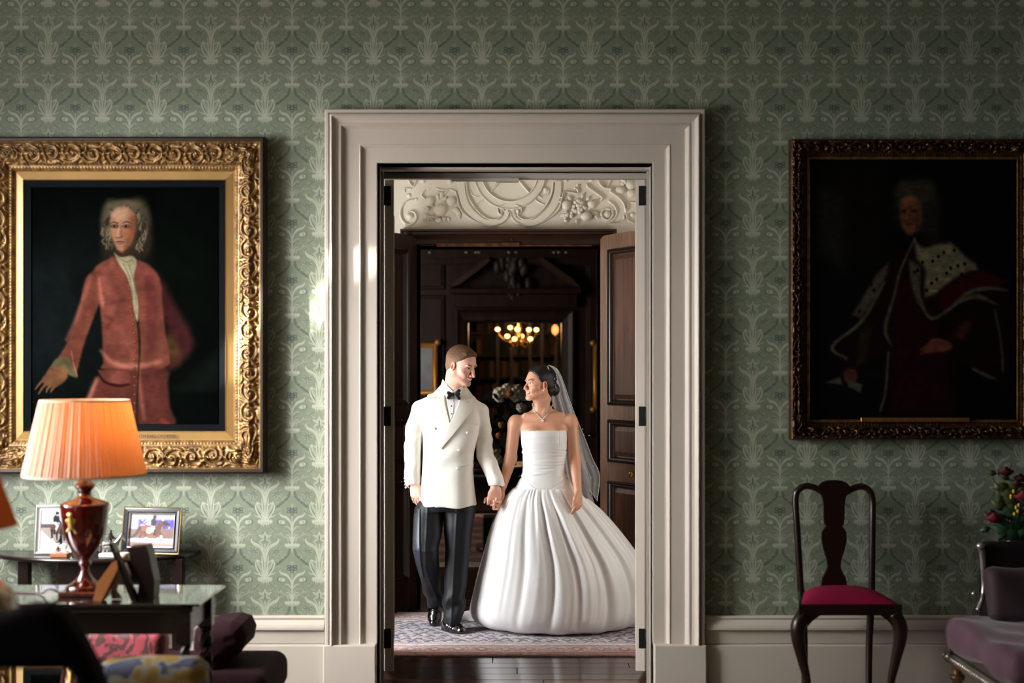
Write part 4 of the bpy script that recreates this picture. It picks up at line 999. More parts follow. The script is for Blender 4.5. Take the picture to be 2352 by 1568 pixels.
b = patch(J, [(1012, 884), (996, 901), (981, 911), (1000, 946), (1027, 993)], [(1016, 881), (1021, 900), (1024, 925), (1030, 955), (1034, 972)], .006, ya, yb, 12, 30, .005); b.build('lapel', creams, groom)
b = patch(J, [(1070, 886), (1084, 905), (1094, 922), (1070, 962), (1040, 1000), (1013, 1030)], [(1061, 888), (1056, 905), (1052, 925), (1042, 952), (1030, 980), (1012, 1028)], .0105, ya, yb, 12, 36, .007); b.build('lapel', creams, groom)
seam = mat('seam_shadow_thread', (196, 188, 174), .8)
for A1, B1, nm in (([(981, 909.5), (993, 913.5), (1005, 912.5)], [(981, 911), (993, 915), (1005, 914)], 'lapel_notch'), ([(1092, 921.5), (1082, 923.5), (1070, 921)], [(1092, 923), (1082, 925), (1070, 922.5)], 'lapel_notch')):
    patch(J, A1, B1, .0118, ya, yb, 3, 10, .001).build(nm, seam, groom)
for A1, B1, nm in (([(1069, 967), (1084, 968.5), (1098, 970)], [(1069, 972), (1084, 973.5), (1098, 975)], 'breast_pocket'), ([(1058, 1067), (1075, 1066), (1088, 1065)], [(1058, 1071), (1075, 1070), (1088, 1069)], 'pocket_jet'), ([(976, 1060), (985, 1061), (998, 1061)], [(976, 1064), (985, 1065), (998, 1065)], 'pocket_jet')):
    patch(J, A1, B1, .0025, ya, yb, 4, 12, .002).build(nm, cream, groom)
for bx_, by_ in ((998, 984), (1073, 993), (1015, 1029), (1054, 1033), (1050, 1076)):
    y = project(J, [bx_], [by_], ya, yb)[0]; m = MB(); m.lathe([(.0, -.003), (.0075, -.003), (.0085, 0), (.0075, .002), (.003, .0015), (0, .0015)], n=16); m.v[0] = m.v[0] @ Rx(math.pi/2).T
    o = m.build('button', creams, groom); o.location = Vector(P(bx_, by_, y-.006)); o.matrix_parent_inverse = pinv(groom)
for i in range(4):
    p = Q(929.5+i*.9, 1098+i*7, .0); m = MB(); m.ball((0, 0, 0), (.007, .006, .007), 8); o = m.build('cuff_button', creams, groom); o.location = Vector(p)
comb_ = SDF(); comb_.ops = [o_ for o_ in J.ops if o_[4] != 's']+[o_ for o_ in B.ops[-200:] if o_[4] == 'u']
patch(comb_, [(1017, 869), (1024, 880), (1033, 890), (1041, 898)], [(1012, 886), (1018, 901), (1027, 912), (1039, 907)], .006, ya, yb, 8, 16, .004).build('shirt_collar', white, groom)
patch(comb_, [(1041, 898), (1050, 894), (1057, 890), (1063, 885)], [(1042, 907), (1053, 906), (1060, 901), (1065, 892)], .006, ya, yb, 8, 16, .004).build('shirt_collar', white, groom)
yt = float(project(J, [1041], [908], ya, yb)[0])-.022
T = SDF()
def tq(px, py, d=0): return P(px, py, yt+d)
T.ell(tq(1041, 906), (.009, .010, .012), None, .003)
for pts in (((1038, 905), (1030, 902)), ((1038, 906), (1030, 913)), ((1038, 906), (1032, 908)), ((1045, 904), (1054, 897)), ((1045, 906), (1054, 914)), ((1045, 905), (1053, 905))):
    T.cone(tq(*pts[0]), tq(*pts[1], -.006), .0085, .0115, .004)
T.op(lambda X, Y, Z: np.abs(Y-yt)-.013+0*X+0*Z, tq(1041, 906)-.1, tq(1041, 906)+.1, .004, 'i')
V, Fc = T.mesh(.0015); raw_obj('bow_tie', V, Fc, black, groom)
for py in (932, 950):
    y = project(J, [1037], [py], ya, yb)[0]; m = MB(); m.ball(P(1037, py, y-.006), .0042, 8); m.build('shirt_stud', black, groom, fix=False)
patch(J, [(1040.5, 915), (1040.5, 940), (1036, 962)], [(1042, 915), (1042, 940), (1037, 962)], .006, ya, yb, 3, 10, .003).build('shirt_placket', white, groom)
# trousers
TR = SDF()
TR.ztube(tubekeys([(1148, 962, 1092, .115), (1172, 955, 1090, .118)]), .01, p=2.4)
TR.ztube(tubekeys([(1148, 966, 1018, .09, 0), (1166, 954, 1020, .10, 0), (1200, 950, 1018, .10, -.02), (1240, 947, 1012, .09, -.06), (1262, 946, 1008, .088, -.07), (1285, 953, 1007, .080, -.05), (1320, 963, 1011, .075, .03), (1350, 971, 1014, .07, .10), (1380, 979, 1020, .066, .17), (1391, 984, 1021, .060, .19)]), .015, p=2.2)
TR.ztube(tubekeys([(1160, 1014, 1092, .105, 0), (1200, 1019, 1087, .098, 0), (1260, 1023, 1081, .085, -.01), (1320, 1021, 1074, .075, -.01), (1380, 1018, 1069, .07, -.02), (1415, 1018, 1062, .068, -.03), (1430, 1019, 1059, .066, -.03)]), .012, p=2.2)
def td(X, Y, Z):
    py = HY+(CH-Z)*362; px = CX+X*362; lc = 985+(py-1160)*.02; fr = sstep(YP+.3, YP-.02, Y)
    d = -.0045*gauss(px, 1052-(py-1160)*.055, 3.5)*(px > 1016)*fr-.004*gauss(px, 985-(py-1160)*.035+sstep(1290, 1400, py)*26, 3.5)*(px < 1016)*fr
    d = d+.0075*np.sin((py+1.1*px)*.085+np.sin(py*.05))*sstep(1310, 1390, py)+.004*np.sin((py-1.3*px)*.075)*gauss(py, 1265, 40)*(px < 1016)
    d = d+.004*np.sin((py+.8*px)*.06+1)*gauss(py, 1190, 35)+.0075*np.sin(px*.13+py*.075)*sstep(1350, 1425, py)*(px > 1016)
    return d.astype(np.float32)
TR.disp(td); trm = mat('dark_navy_wool', (19, 21, 26), .5, sheen=.05, spec=.3, bump=.04, bscale=500, noise=.1)
V, Fc = TR.mesh(.0032); raw_obj('trousers', V, Fc, trm, groom)
patch(TR, [(952, 1168), (951, 1205), (949, 1240), (949, 1262), (957, 1290), (967, 1325)], [(965, 1168), (965, 1205), (965, 1240), (966, 1262), (967, 1290), (973, 1325)], .005, YP-.35, YP+.3, 6, 40, .002).build('satin_stripe', mat('satin_stripe', (46, 49, 60), .4), groom)  # satin stripe, with the light caught on it put into its paler colour
# patent shoes
pat = mat('patent_leather', (8, 8, 9), .06, coat=1, spec=.6)
for nm, pts, rs, sole in (('dress_shoe', [Q(1004, 1384, .30), Q(1000, 1402, .24), Q(998, 1418, .19), Q(996, 1431, .15)], [.036, .041, .042, .029], None),
                          ('dress_shoe', [Q(1026, 1434, .04), Q(1036, 1439, -.01), Q(1049, 1446, -.06), Q(1060, 1450, -.095)], [.038, .043, .044, .032], .012)):
    S = SDF(); S.chain(pts, rs, .02)
    if sole:
        S.cone(Q(1030, 1424, .02), Q(1036, 1432, .0), .036, .038, .02)
        S.op(lambda X, Y, Z: .014-Z+0*X+0*Y, S.ops[0][1]-.3, S.ops[0][2]+.3, .004, 'i')
    else: S.cone(Q(1003, 1380, .24), Q(1001, 1400, .2), .034, .04, .02)
    a, b_ = pts[2], pts[1]
    def sd(X, Y, Z, a=pts[0], c=pts[-1]):
        v = c-a; t = ((X-a[0])*v[0]+(Y-a[1])*v[1]+(Z-a[2])*v[2])/v.dot(v); return (.0016*np.sin(t*44)*gauss(t, .55, .22)+.0022*gauss(t, .70, .012)).astype(np.float32)
    S.disp(sd); V, Fc = S.mesh(.0022); V[:, 2] = np.maximum(V[:, 2], .0128); sh = raw_obj(nm, V, Fc, pat, groom)
    m = MB()
    if sole:
        c = np.array(pts); out = []
        m.tube([p*v3(1, 1, 0)+v3(0, 0, .010) for p in pts], [r*1.0 for r in rs], 20, m=14, ell=.12, up=(1, 0, 0))
        G = np.array([[*(p[:2]), .006] for p in catmull(np.array(pts), 14)]); m = MB(); wd = catmull(np.c_[rs, rs], 14)[:, 0]*1.04
        T_ = np.gradient(G, axis=0); T_ /= np.linalg.norm(T_, axis=1)[:, None]; Nn = np.c_[-T_[:, 1], T_[:, 0], T_[:, 2]*0]
        ring = np.vstack([G+Nn*wd[:, None], (G-Nn*wd[:, None])[::-1]]); ring[:, 2] = 0
        m.prism(ring[:, :2], .0125, .020, axis=2); m.build('sole', mat('shoe_sole', (18, 14, 12), .5), sh)
    for i in range(4):
        t = .30+i*.07; cc = np.array(pts[0])*(1-t)+np.array(pts[-1])*t; y = project(S, [CX+cc[0]*F/cc[1]], [HY+(CH-cc[2])*F/cc[1]-6], YP-.3, YP+.5)[0]; px_ = CX+cc[0]*F/cc[1]; py_ = HY+(CH-cc[2])*F/cc[1]-6
        m = MB(); m.tube([P(px_-5, py_+1, y-.003), P(px_, py_-1, y-.008), P(px_+5, py_+1, y-.003)], .0022, 6, m=8); m.build('lace', black, sh)
# ------------------------------------------------------------ the bride
BH = Head(1239, 881, YP, -62, -5, -2, .925)
B = SDF(); add_head(B, BH, False)
B.cone(BH.w(0, -.025, -.045), Q(1246, 958, .035), .048, .048, .03); B.cone(BH.w(0, .010, -.07), Q(1242, 950, .01), .034, .036, .02)
B.cone(Q(1245, 948, .03), Q(1196, 967, .01), .040, .034, .035); B.cone(Q(1247, 948, .03), Q(1300, 964, .01), .040, .034, .035)
B.ztube(tubekeys([(955, 1214, 1284, .06, .03), (970, 1190, 1306, .080, .02), (985, 1193, 1304, .090, .01), (1005, 1203, 1295, .090, .01), (1040, 1204, 1295, .085, .01), (1090, 1204, 1294, .085, .01), (1125, 1195, 1305, .10, .01)]), .03)
for cx_ in (1224, 1273): B.ell(Q(cx_, 996, -.062), (.047, .034, .042), None, .03)
# collar bones and throat
B.cone(Q(1241, 960, -.036), Q(1206, 953, -.018), .008, .007, .035); B.cone(Q(1254, 960, -.036), Q(1290, 952, -.018), .008, .007, .035)
B.cone(Q(1262, 915, .0), Q(1247, 957, -.035), .011, .009, .016)
B.ell(Q(1184, 970, .01), (.046, .048, .050), None, .02); B.ell(Q(1311, 967, .01), (.044, .046, .050), None, .02)
sl, el, wl = Q(1181, 978, .01), Q(1173, 1052, .04), Q(1155, 1118, -.01)
B.cone(sl, el, .042, .037, .02); B.cone(el, wl, .042, .024, .012)
sr, er, wr = Q(1313, 976, .01), Q(1319, 1050, .00), Q(1328, 1130, -.13)
B.cone(sr, er, .039, .037, .02); B.cone(er, wr, .041, .023, .012)
tr_ = hand(B, Q(1328.5, 1132, -.135), (-.02, -.40, -1), (.75, -.62, 0), (-.62, -.75, 0), .90, curl=(16, 22, 28, 34), thumb=(14, .1))
# her left-of-picture hand: palm behind his, fingers laced through to the front
S0 = Q(1153, 1120, -.005)
B.ell(Q(1149, 1138, -.022), (.030, .016, .042), Ry(.25), .012)
B.cone(S0, Q(1150, 1130, -.01), .022, .022, .014)
lace = [([Q(1151, 1152, -.03), Q(1146, 1161, -.072), Q(1136, 1159, -.098), Q(1135, 1150, -.104)]), ([Q(1149, 1158, -.03), Q(1143, 1168, -.066), Q(1134.5, 1168, -.092), Q(1133.5, 1159, -.100)]),
        ([Q(1152, 1147, -.03), Q(1147, 1153, -.078), Q(1139, 1151, -.102), Q(1140, 1144.5, -.104)])]
for c_ in lace: B.chain(c_, [.009, .0085, .0078, .0066], .003)
B.chain([Q(1140, 1135, -.02), Q(1125, 1141, -.045), Q(1115, 1146, -.055), Q(1113, 1153, -.058)], [.011, .009, .008, .0065], .004)
B.chain([Q(1225, 1110, .0), Q(1220, 1290, .03), Q(1220, 1418, .03)], [.055, .05, .035], .03); B.chain([Q(1275, 1110, .0), Q(1280, 1290, .03), Q(1282, 1418, .03)], [.055, .05, .035], .03)
bride = empty('person', Q(1245, 1450)*v3(1, 1, 0)); tag(bride, 'smiling bride with dark hair in strapless white satin gown and pearl-edged veil', 'person')
boxes = [(*bx(BH.C+v3(0, 0, -.0), (.14, .15, .15)), .0014), (*bx(Q(1328, 1158, -.17), (.05, .09, .085)), .0015), (*bx(Q(1137, 1148, -.07), (.085, .10, .062)), .0015), (*bx(Q(1245, 955, -.02), (.21, .12, .075)), .0025)]
V, Fc = prune(*mesh_multi(B, .0042, boxes)); cols = skin_cols(BH, V, (218, 160, 130), False, (182, 74, 74), (46, 30, 24), (-.0022, .0002), .62)
raw_obj('body', V, Fc, skin_f, bride, cols)
nm_ = mat('nail_polish', (240, 214, 206), .15, coat=1); m = MB()
for p_ in [c_[3]+v3(0, -.0058, .001) for c_ in lace]+[Q(1112.5, 1154, -.064)]+[q_[0]+v3(-.002, -.005, 0) for q_ in tr_[:2]]:
    m = MB(); m.ball(p_, (.0043, .0022, .006), 8); m.build('fingernail', nm_, bride, fix=False)
# hair: sleek, parted back into a low knot
R_ = BH.R; Hs = SDF(); Hs.ell(BH.w(0, -.016, .040), (.0795, .101, .088), R_, .01); Hs.ell(BH.w(0, .028, .050), (.067, .060, .048), R_, .02)
Hs.ell(BH.w(0, -.065, -.025), (.058, .048, .065), R_, .03)
big = (np.array(BH.C)-.25, np.array(BH.C)+.25)
Hs.op(hair_plane(BH, (.84, -.54), .0225), *big, .016, 'i'); Hs.op(hair_plane(BH, (.30, -.95), .060), *big, .02, 'i')
Hs.ell(BH.w(.082, .006, -.022), (.018, .024, .030), R_, .008, 's')
Hs.ell(BH.w(0, -.118, -.035), (.040, .034, .042), R_, .012)
def comb2(X, Y, Z): return comb(X, Y, Z, BH, 260, .0003)
Hs.disp(comb2); hair_d = mat('dark_hair', (22, 15, 12), .42, noise=.3, nscale=60, stretch=(2, 1, 1), spec=.35, bump=.35, bscale=220)
V, Fc = Hs.mesh(.0018); raw_obj('hair', V, Fc, hair_d, bride)
satin = mat('white_satin', (238, 236, 234), .36, sheen=.25, noise=.02, nscale=10, spec=.45)
# bodice: ruched across the waist, plain band above the bust
BD = SDF()
BD.ztube(tubekeys([(987, 1196, 1301, .122, -.004), (1000, 1196, 1302, .134, -.006), (1015, 1197, 1302, .128, -.005), (1040, 1200, 1301, .105, 0), (1068, 1201, 1298, .098, 0), (1085, 1200, 1299, .100, 0), (1100, 1194, 1306, .108, 0), (1112, 1188, 1312, .115, 0), (1126, 1180, 1320, .122, 0)]), .004, p=2.15, caps=.006)
0 and BD.op(lambda X, Y, Z: (Z-(CH-(987.5-HY)/362)+.06*(X-(1248-CX)/362)**2/.14**2*.35)+0*Y, Q(1180, 960)-.25, Q(1320, 1000)+.25, .003, 'i')
def ruche(X, Y, Z):
    px = CX+X*362; py = HY+(CH-Z)*362; t = (px-1250)/50
    v = py+7.5*np.sin((px-1200)*.016)-4*t; a = sstep(1024, 1032, py)*sstep(1108, 1088, py)*(.55+.45*np.sin(px*.05+py*.09))
    v = v+.10*(px-1250)+5*np.sin(px*.028+py*.03); d = a*(.0020*np.sin(v*.30)+.0013*np.sin(v*.55+px*.05)+.0010*np.sin(v*.93-px*.04))*(.35+.65*np.sin(px*.037+v*.11)**2)*1.3
    s2 = (py-1118)+.46*np.abs(px-1250)*1.0*sstep(8, 40, np.abs(px-1250))-2
    d = d+.0022*gauss(s2, 0, 1.3)*sstep(1085, 1095, py)-.0015*(s2 > 0)*sstep(1085, 1095, py)
    d = d+.0018*gauss(np.abs(px-1250), 33, 1.2)*sstep(1030, 1015, py)*(Y < YP)
    return (d+.0012*np.sin(py*.3+px*.1)*gauss(px, 1294, 10)*sstep(990, 1000, py)).astype(np.float32)
BD.disp(ruche); V, Fc = BD.mesh(.0022); raw_obj('bodice', V, Fc, satin, bride)
# skirt: gathered at a dropped waist, ballooned hem, train to the right
rows = [(1119, 1182, 1318, .120, .00), (1127, 1172, 1327, .145, .00), (1145, 1156, 1346, .19, .02), (1172, 1142, 1372, .25, .04), (1208, 1127, 1402, .31, .07), (1250, 1114, 1434, .36, .10), (1293, 1103, 1464, .40, .13), (1340, 1091, 1484, .43, .15),
        (1385, 1081, 1492, .445, .16), (1420, 1075, 1490, .44, .16), (1440, 1080, 1480, .42, .16), (1453, 1093, 1466, .39, .16), (1459, 1112, 1450, .35, .16)]
rows = np.array(rows); nT, nZ = 420, 130
th = np.linspace(0, 2*np.pi, nT, endpoint=False); rowsI = catmull(rows, nZ); G = np.zeros((nZ, nT, 3))
rg = np.random.RandomState(4)
ph = 40*th+2.6*np.sin(3*th+.5)+1.9*np.sin(7*th+1)+1.2*np.sin(13*th)
for i, (py, L_, R__, ry, dy) in enumerate(rowsI):
    y0_ = YP+dy; s_ = F/(YP); cx_ = ((L_+R__)/2-CX)/s_; rx = (R__-L_)/2/s_; z = CH-(py-HY)/s_; t = i/(nZ-1)
    c, s2 = np.cos(th), np.sin(th)
    top = math.exp(-t/.16); mid = math.sin(math.pi*min(1, t*1.02))**.8
    fold = .0062*top*(np.abs(np.sin(ph/2))*2-1)*min(1, t*14+.25)
    for k, (n_, a_, o_, drift) in enumerate(((11, .006, .3, 1.9), (6, .010, 1.9, -1.6), (17, .003, 4.1, 2.2), (4, .009, 2.7, .9))):
        w_ = n_*(th+drift*.10*t)+o_; fold = fold+(a_*.8)*mid*(1-.6*t)*(1-2*np.abs(np.sin(w_/2+.4*np.sin(w_))))*sstep(0, .15, t)
    # three long deep folds as in the photograph
    for a0, dr, am, wd_ in ((4.60, .02, .030, .045), (4.88, .05, .026, .040), (5.20, .10, .030, .05), (5.55, .13, .036, .06), (5.90, .10, .03, .06), (4.25, -.03, .018, .05), (3.85, -.06, .016, .06)):
        d = np.angle(np.exp(1j*(th-(a0+dr*t)))); fold = fold-.75*am*mid*sstep(.04, .3, t)*sstep(1.02, .75, t)*(np.exp(-(d/wd_)**2)-.6*np.exp(-((d-.10)/.07)**2))
    fold = fold+.0016*np.sin(61*th+9*np.sin(5*th)+3*t)*mid*(1-.6*t)+.0022*np.sin(29*th-6*t+4*np.sin(4*th))*mid
    hem = sstep(.86, 1, t); fold = fold*(1-.35*hem)+.010*hem*np.sin(19*th+2*np.sin(4*th))*(.5+.5*np.sin(5*th+1))
    G[i, :, 0] = cx_+(rx+fold)*c; G[i, :, 1] = y0_+(ry+fold)*s2; G[i, :, 2] = z+hem*.004*np.sin(13*th)
# keep silhouettes consistent with depth and rest the hem on the rug
fl_ = .0175
Zm = G[..., 2].copy(); zmin = Zm[-1].min(); zt = Zm[0].mean()
k_ = (zt-fl_)/(zt-zmin); G[..., 2] = zt-(zt-Zm)*k_
bot = [G[-1].copy()]; cc = G[-1].mean(0)
for q, dz in ((.93, -.004), (.80, .004), (.4, .012)): bb = cc+(G[-1]-cc)*q; bb[:, 2] = np.maximum(fl_-.002, G[-1][:, 2]+dz); bot.append(bb)
G = np.concatenate([G, np.array(bot[1:])]); b = MB(); b.grid(G.transpose(1, 0, 2), cu=True)
sk = b.build('skirt', satin, bride)
# train: a second layer sweeping out behind to the right, and its edge showing on the left
rows = np.array([(1150, 1335, 1350, .06, .16), (1181, 1330, 1384, .12, .2), (1233, 1335, 1428, .2, .25), (1293, 1345, 1472, .28, .3), (1345, 1352, 1505, .32, .34), (1400, 1360, 1520, .34, .36), (1428, 1365, 1515, .33, .36), (1441, 1380, 1498, .3, .36)])
rI = catmull(rows, 50); th = np.linspace(0, 2*np.pi, 160, endpoint=False); G = np.zeros((50, 160, 3))
for i, (py, L_, R__, ry, dy) in enumerate(rI):
    s_ = F/(YP); t = i/49; f_ = .016*np.sin(9*th+2*t)*math.sin(math.pi*t)+.01*np.sin(5*th+1)
    G[i, :, 0] = ((L_+R__)/2-CX)/s_+((R__-L_)/2/s_+f_)*np.cos(th); G[i, :, 1] = YP+dy+(ry+f_)*np.sin(th); G[i, :, 2] = CH-(py-HY)/s_
zt = G[0, :, 2].mean(); G[..., 2] = zt-(zt-G[..., 2])*(zt-.0175)/(zt-G[-1, :, 2].min())
b = MB(); b.grid(G.transpose(1, 0, 2), cu=True); b.build('train', satin, bride)
S = SDF(); S.ell(Q(1078, 1414, .36), (.055, .05, .035), None, .02); S.ell(Q(1090, 1424, .33), (.05, .05, .032), None, .02); S.mesh; V, Fc = S.mesh(.005); V[:, 2] = np.maximum(V[:, 2], .0128); raw_obj('train_fold', V, Fc, satin, bride)
# veil: two layers of tulle
def tulle(name, al, col=(238, 238, 240)):
    m = bpy.data.materials.new(name); m.use_nodes = True; nt = m.node_tree; N = nt.nodes; L = nt.links; N.remove(N['Principled BSDF'])
    tr = N.new('ShaderNodeBsdfTransparent'); df = N.new('ShaderNodeBsdfDiffuse'); tl = N.new('ShaderNodeBsdfTranslucent'); a = N.new('ShaderNodeMixShader'); c = N.new('ShaderNodeMixShader')
    df.inputs[0].default_value = lin(col)+(1,); tl.inputs[0].default_value = lin(col)+(1,); a.inputs[0].default_value = .5; L.new(df.outputs[0], a.inputs[1]); L.new(tl.outputs[0], a.inputs[2])
    c.inputs[0].default_value = al; L.new(tr.outputs[0], c.inputs[1]); L.new(a.outputs[0], c.inputs[2]); L.new(c.outputs[0], N['Material Output'].inputs[0]); return m
def veil(name, A, Bc, m, seed, amp=.018, nv=70, nu=34):
    A = catmull(np.array(A, float), nv); Bc = catmull(np.array(Bc, float), nv); u = np.linspace(0, 1, nu)[:, None, None]
    Qp = A[None]*(1-u)+Bc[None]*u; r = np.random.RandomState(seed); uu = u[..., 0]; vv = np.linspace(0, 1, nv)[None]
    y = YP+Qp[..., 2]+amp*sstep(.05, .4, vv)*(np.sin(uu*16+seed+3*vv)+.6*np.sin(uu*31+2*vv+seed))
    G = np.stack([(Qp[..., 0]-CX)/F*y, y, CH-(Qp[..., 1]-HY)/F*y], -1); b = MB(); b.grid(G); return b.build(name, m, bride, fix=False), G
t1 = tulle('tulle', .74); t2 = tulle('tulle_fine', .42)
o1, G1 = veil('veil', [(1256, 839, .03), (1262, 862, -.00), (1268, 888, .02), (1266, 915, .05), (1272, 940, .10), (1285, 990, .13), (1293, 1040, .13), (1300, 1085, .14), (1318, 1130, .16), (1340, 1160, .2)],
              [(1258, 838, .06), (1276, 845, .07), (1290, 872, .09), (1303, 912, .11), (1318, 955, .13), (1330, 1000, .15), (1342, 1050, .18), (1352, 1100, .2), (1363, 1150, .24), (1384, 1192, .3)], t1, 2)
o2, G2 = veil('veil_layer', [(1258, 839, .02), (1266, 862, .03), (1275, 888, .05), (1285, 925, .08), (1302, 960, .12), (1318, 1010, .13), (1330, 1060, .14), (1346, 1098, .16), (1352, 1122, .18)],
              [(1260, 838, .07), (1280, 848, .08), (1293, 874, .10), (1307, 915, .12), (1322, 955, .14), (1341, 1000, .16), (1360, 1050, .18), (1377, 1092, .2), (1372, 1150, .22)], t2, 5, .012)
pearls = []
for G_, js in ((G2, range(8, 70, 7)), ): 
    for j in js: pearls.append((G_[-1 if j % 2 else -4, j], .0042))
for q in range(16): pearls.append((Q(1264+rg.rand()*14, 862+q*2.2, -.02), .0032))
for p_ in ((1353, 1000), (1338, 985), (1357, 1096), (1366, 1112), (1330, 1135), (1345, 1060), (1362, 1070)): pearls.append((Q(p_[0], p_[1], .14), .004))
pm_ = mat('pearl', (245, 240, 232), .15, coat=1)
for p_, r_ in pearls:
    m = MB(); m.ball(p_, r_, 6); m.build('pearl', pm_, bride, fix=False)
b = MB(); b.tube(G2[-1][::1], .0016, 5); b.tube(G2[:, -1], .0016, 5); b.tube(G1[-1], .0014, 5); b.build('veil_edging', mat('veil_cord', (240, 238, 236), .6), bride, fix=False)
b = MB(); b.tube([Q(1258, 841, -.03), Q(1263, 858, -.035), Q(1267, 880, -.02)], [.003, .004, .002], 8, m=12); b.build('hair_comb', bpy.data.materials['pearl'], bride, fix=False)
# jewellery
dia = mat('diamond_beads', (235, 232, 230), .08, metal=.6, coat=1)
cr = catmull([(1223, 926), (1225, 938), (1231, 948), (1239, 957), (1246, 962), (1253, 956), (1260, 947), (1266, 936), (1270, 927)], 40)
y = project(B, cr[:, 0], cr[:, 1], YP-.2, YP+.12); m = MB()
for (px, py), yy in zip(cr, y): m.ball(P(px, py, yy-.002), .0036, 6)
yy = project(B, [1246.5], [966], YP-.2, YP+.1)[0]; nk = m.build('necklace', dia, bride, fix=False); m = MB(); m.ball(P(1246.5, 966, yy-.004), (.007, .005, .009), 10); m.build('pendant', dia, nk, fix=False)
e = BH.w(.080, .010, -.046); m = MB(); m.ball(e+v3(.0, -.008, 0), .0055, 10); m.build('earring', bpy.data.materials['pearl'], bride, fix=False)
m = MB(); a = np.linspace(0, 2*np.pi, 24); c = Q(1328, 1138, -.14); m.tube(np.c_[c[0]+.024*np.cos(a), c[1]+.026*np.sin(a), c[2]-.008*np.cos(a)], .0016, 6); m.build('bracelet', dia, bride, fix=False)
# ============================================================ PICTURES
gilt = mat('gilt_wood', (136, 104, 60), .42, metal=.45, noise=.3, nscale=30, bump=.15, bscale=200, col2=(92, 66, 36))
gilt_flat = mat('gilt_flat', (158, 124, 74), .5, metal=.35, noise=.12, nscale=12, stretch=(1, 1, .2))
bronze = mat('bronzed_gilt', (84, 54, 28), .38, metal=.6, noise=.35, nscale=30, col2=(48, 30, 16))
# carved ornament: a repeating height pattern of scrolling acanthus, drawn in code
oc = Canvas(0, 0, 260, 64, 1.0, (0.,), wrap=(260, 1e6))
oc._offs = lambda: [(-260, 0), (0, 0), (260, 0)]
def orn(pts, w_, h=1, sm=5): oc.stroke(pts, w_, (h,), 2.2, mode='max', smooth=sm)
for x0, fl in ((0, 1), (130, -1)):
    def Yf(y): return 32+fl*(y-32)
    orn([(x0+4, Yf(50)), (x0+26, Yf(56)), (x0+52, Yf(44)), (x0+60, Yf(24)), (x0+44, Yf(10)), (x0+26, Yf(14)), (x0+22, Yf(30)), (x0+36, Yf(36)), (x0+42, Yf(26))], [6, 9, 10, 10, 9, 8, 7, 6, 5])
    orn([(x0+60, Yf(40)), (x0+80, Yf(54)), (x0+106, Yf(52)), (x0+120, Yf(34)), (x0+108, Yf(20)), (x0+92, Yf(24)), (x0+92, Yf(38)), (x0+104, Yf(40))], [7, 9, 9, 9, 8, 7, 6, 5])
    orn([(x0+58, Yf(22)), (x0+76, Yf(8)), (x0+98, Yf(6)), (x0+118, Yf(12)), (x0+134, Yf(4))], [6, 8, 8, 7, 4], .9)
    orn([(x0+70, Yf(30)), (x0+80, Yf(22)), (x0+78, Yf(12))], [7, 7, 3], .8); orn([(x0+12, Yf(40)), (x0+4, Yf(26)), (x0+10, Yf(10))], [7, 8, 3], .8)
    for q in ((34, 26), (98, 31), (70, 46), (6, 18)): oc.ell((x0+q[0], Yf(q[1])), (5, 5), (1.0,), 2.5, mode='max')
    for k in range(7): orn([(x0+8+k*18, Yf(60-3*(k % 2))), (x0+14+k*18, Yf(52-2*(k % 3)))], [5, 2], .6, 0)
for x0 in range(0, 260, 26):
    for k_, (yy, dx) in enumerate(((8, 0), (34, 13), (58, 4))):
        oc.stroke([(x0+dx, yy), (x0+dx+8, yy-5), (x0+dx+13, yy+2)], [4, 6, 3], (.75,), 1.8, mode='max', smooth=4)
_inc = [([(30, 54), (54, 42), (58, 26), (44, 13), (28, 16), (25, 29)]), ([(82, 52), (106, 49), (116, 34), (107, 23), (95, 26)]), ([(62, 20), (78, 10), (100, 8), (120, 13)])]
for x0, fl in ((0, 1), (130, -1)):
    for p_ in _inc: oc.stroke([(x0+x, 32+fl*(y-32)) for x, y in p_], 1.6, (.35,), 1.1, .9, smooth=4)
ORN = oc.A[..., 0]
def orn_h(s_, v):                                     # s_ along (px), v across 0..1
    x = ((s_*1.4) % 260).astype(int) % 260; y = np.clip((v*63).astype(int), 0, 63); return ORN[y, x]
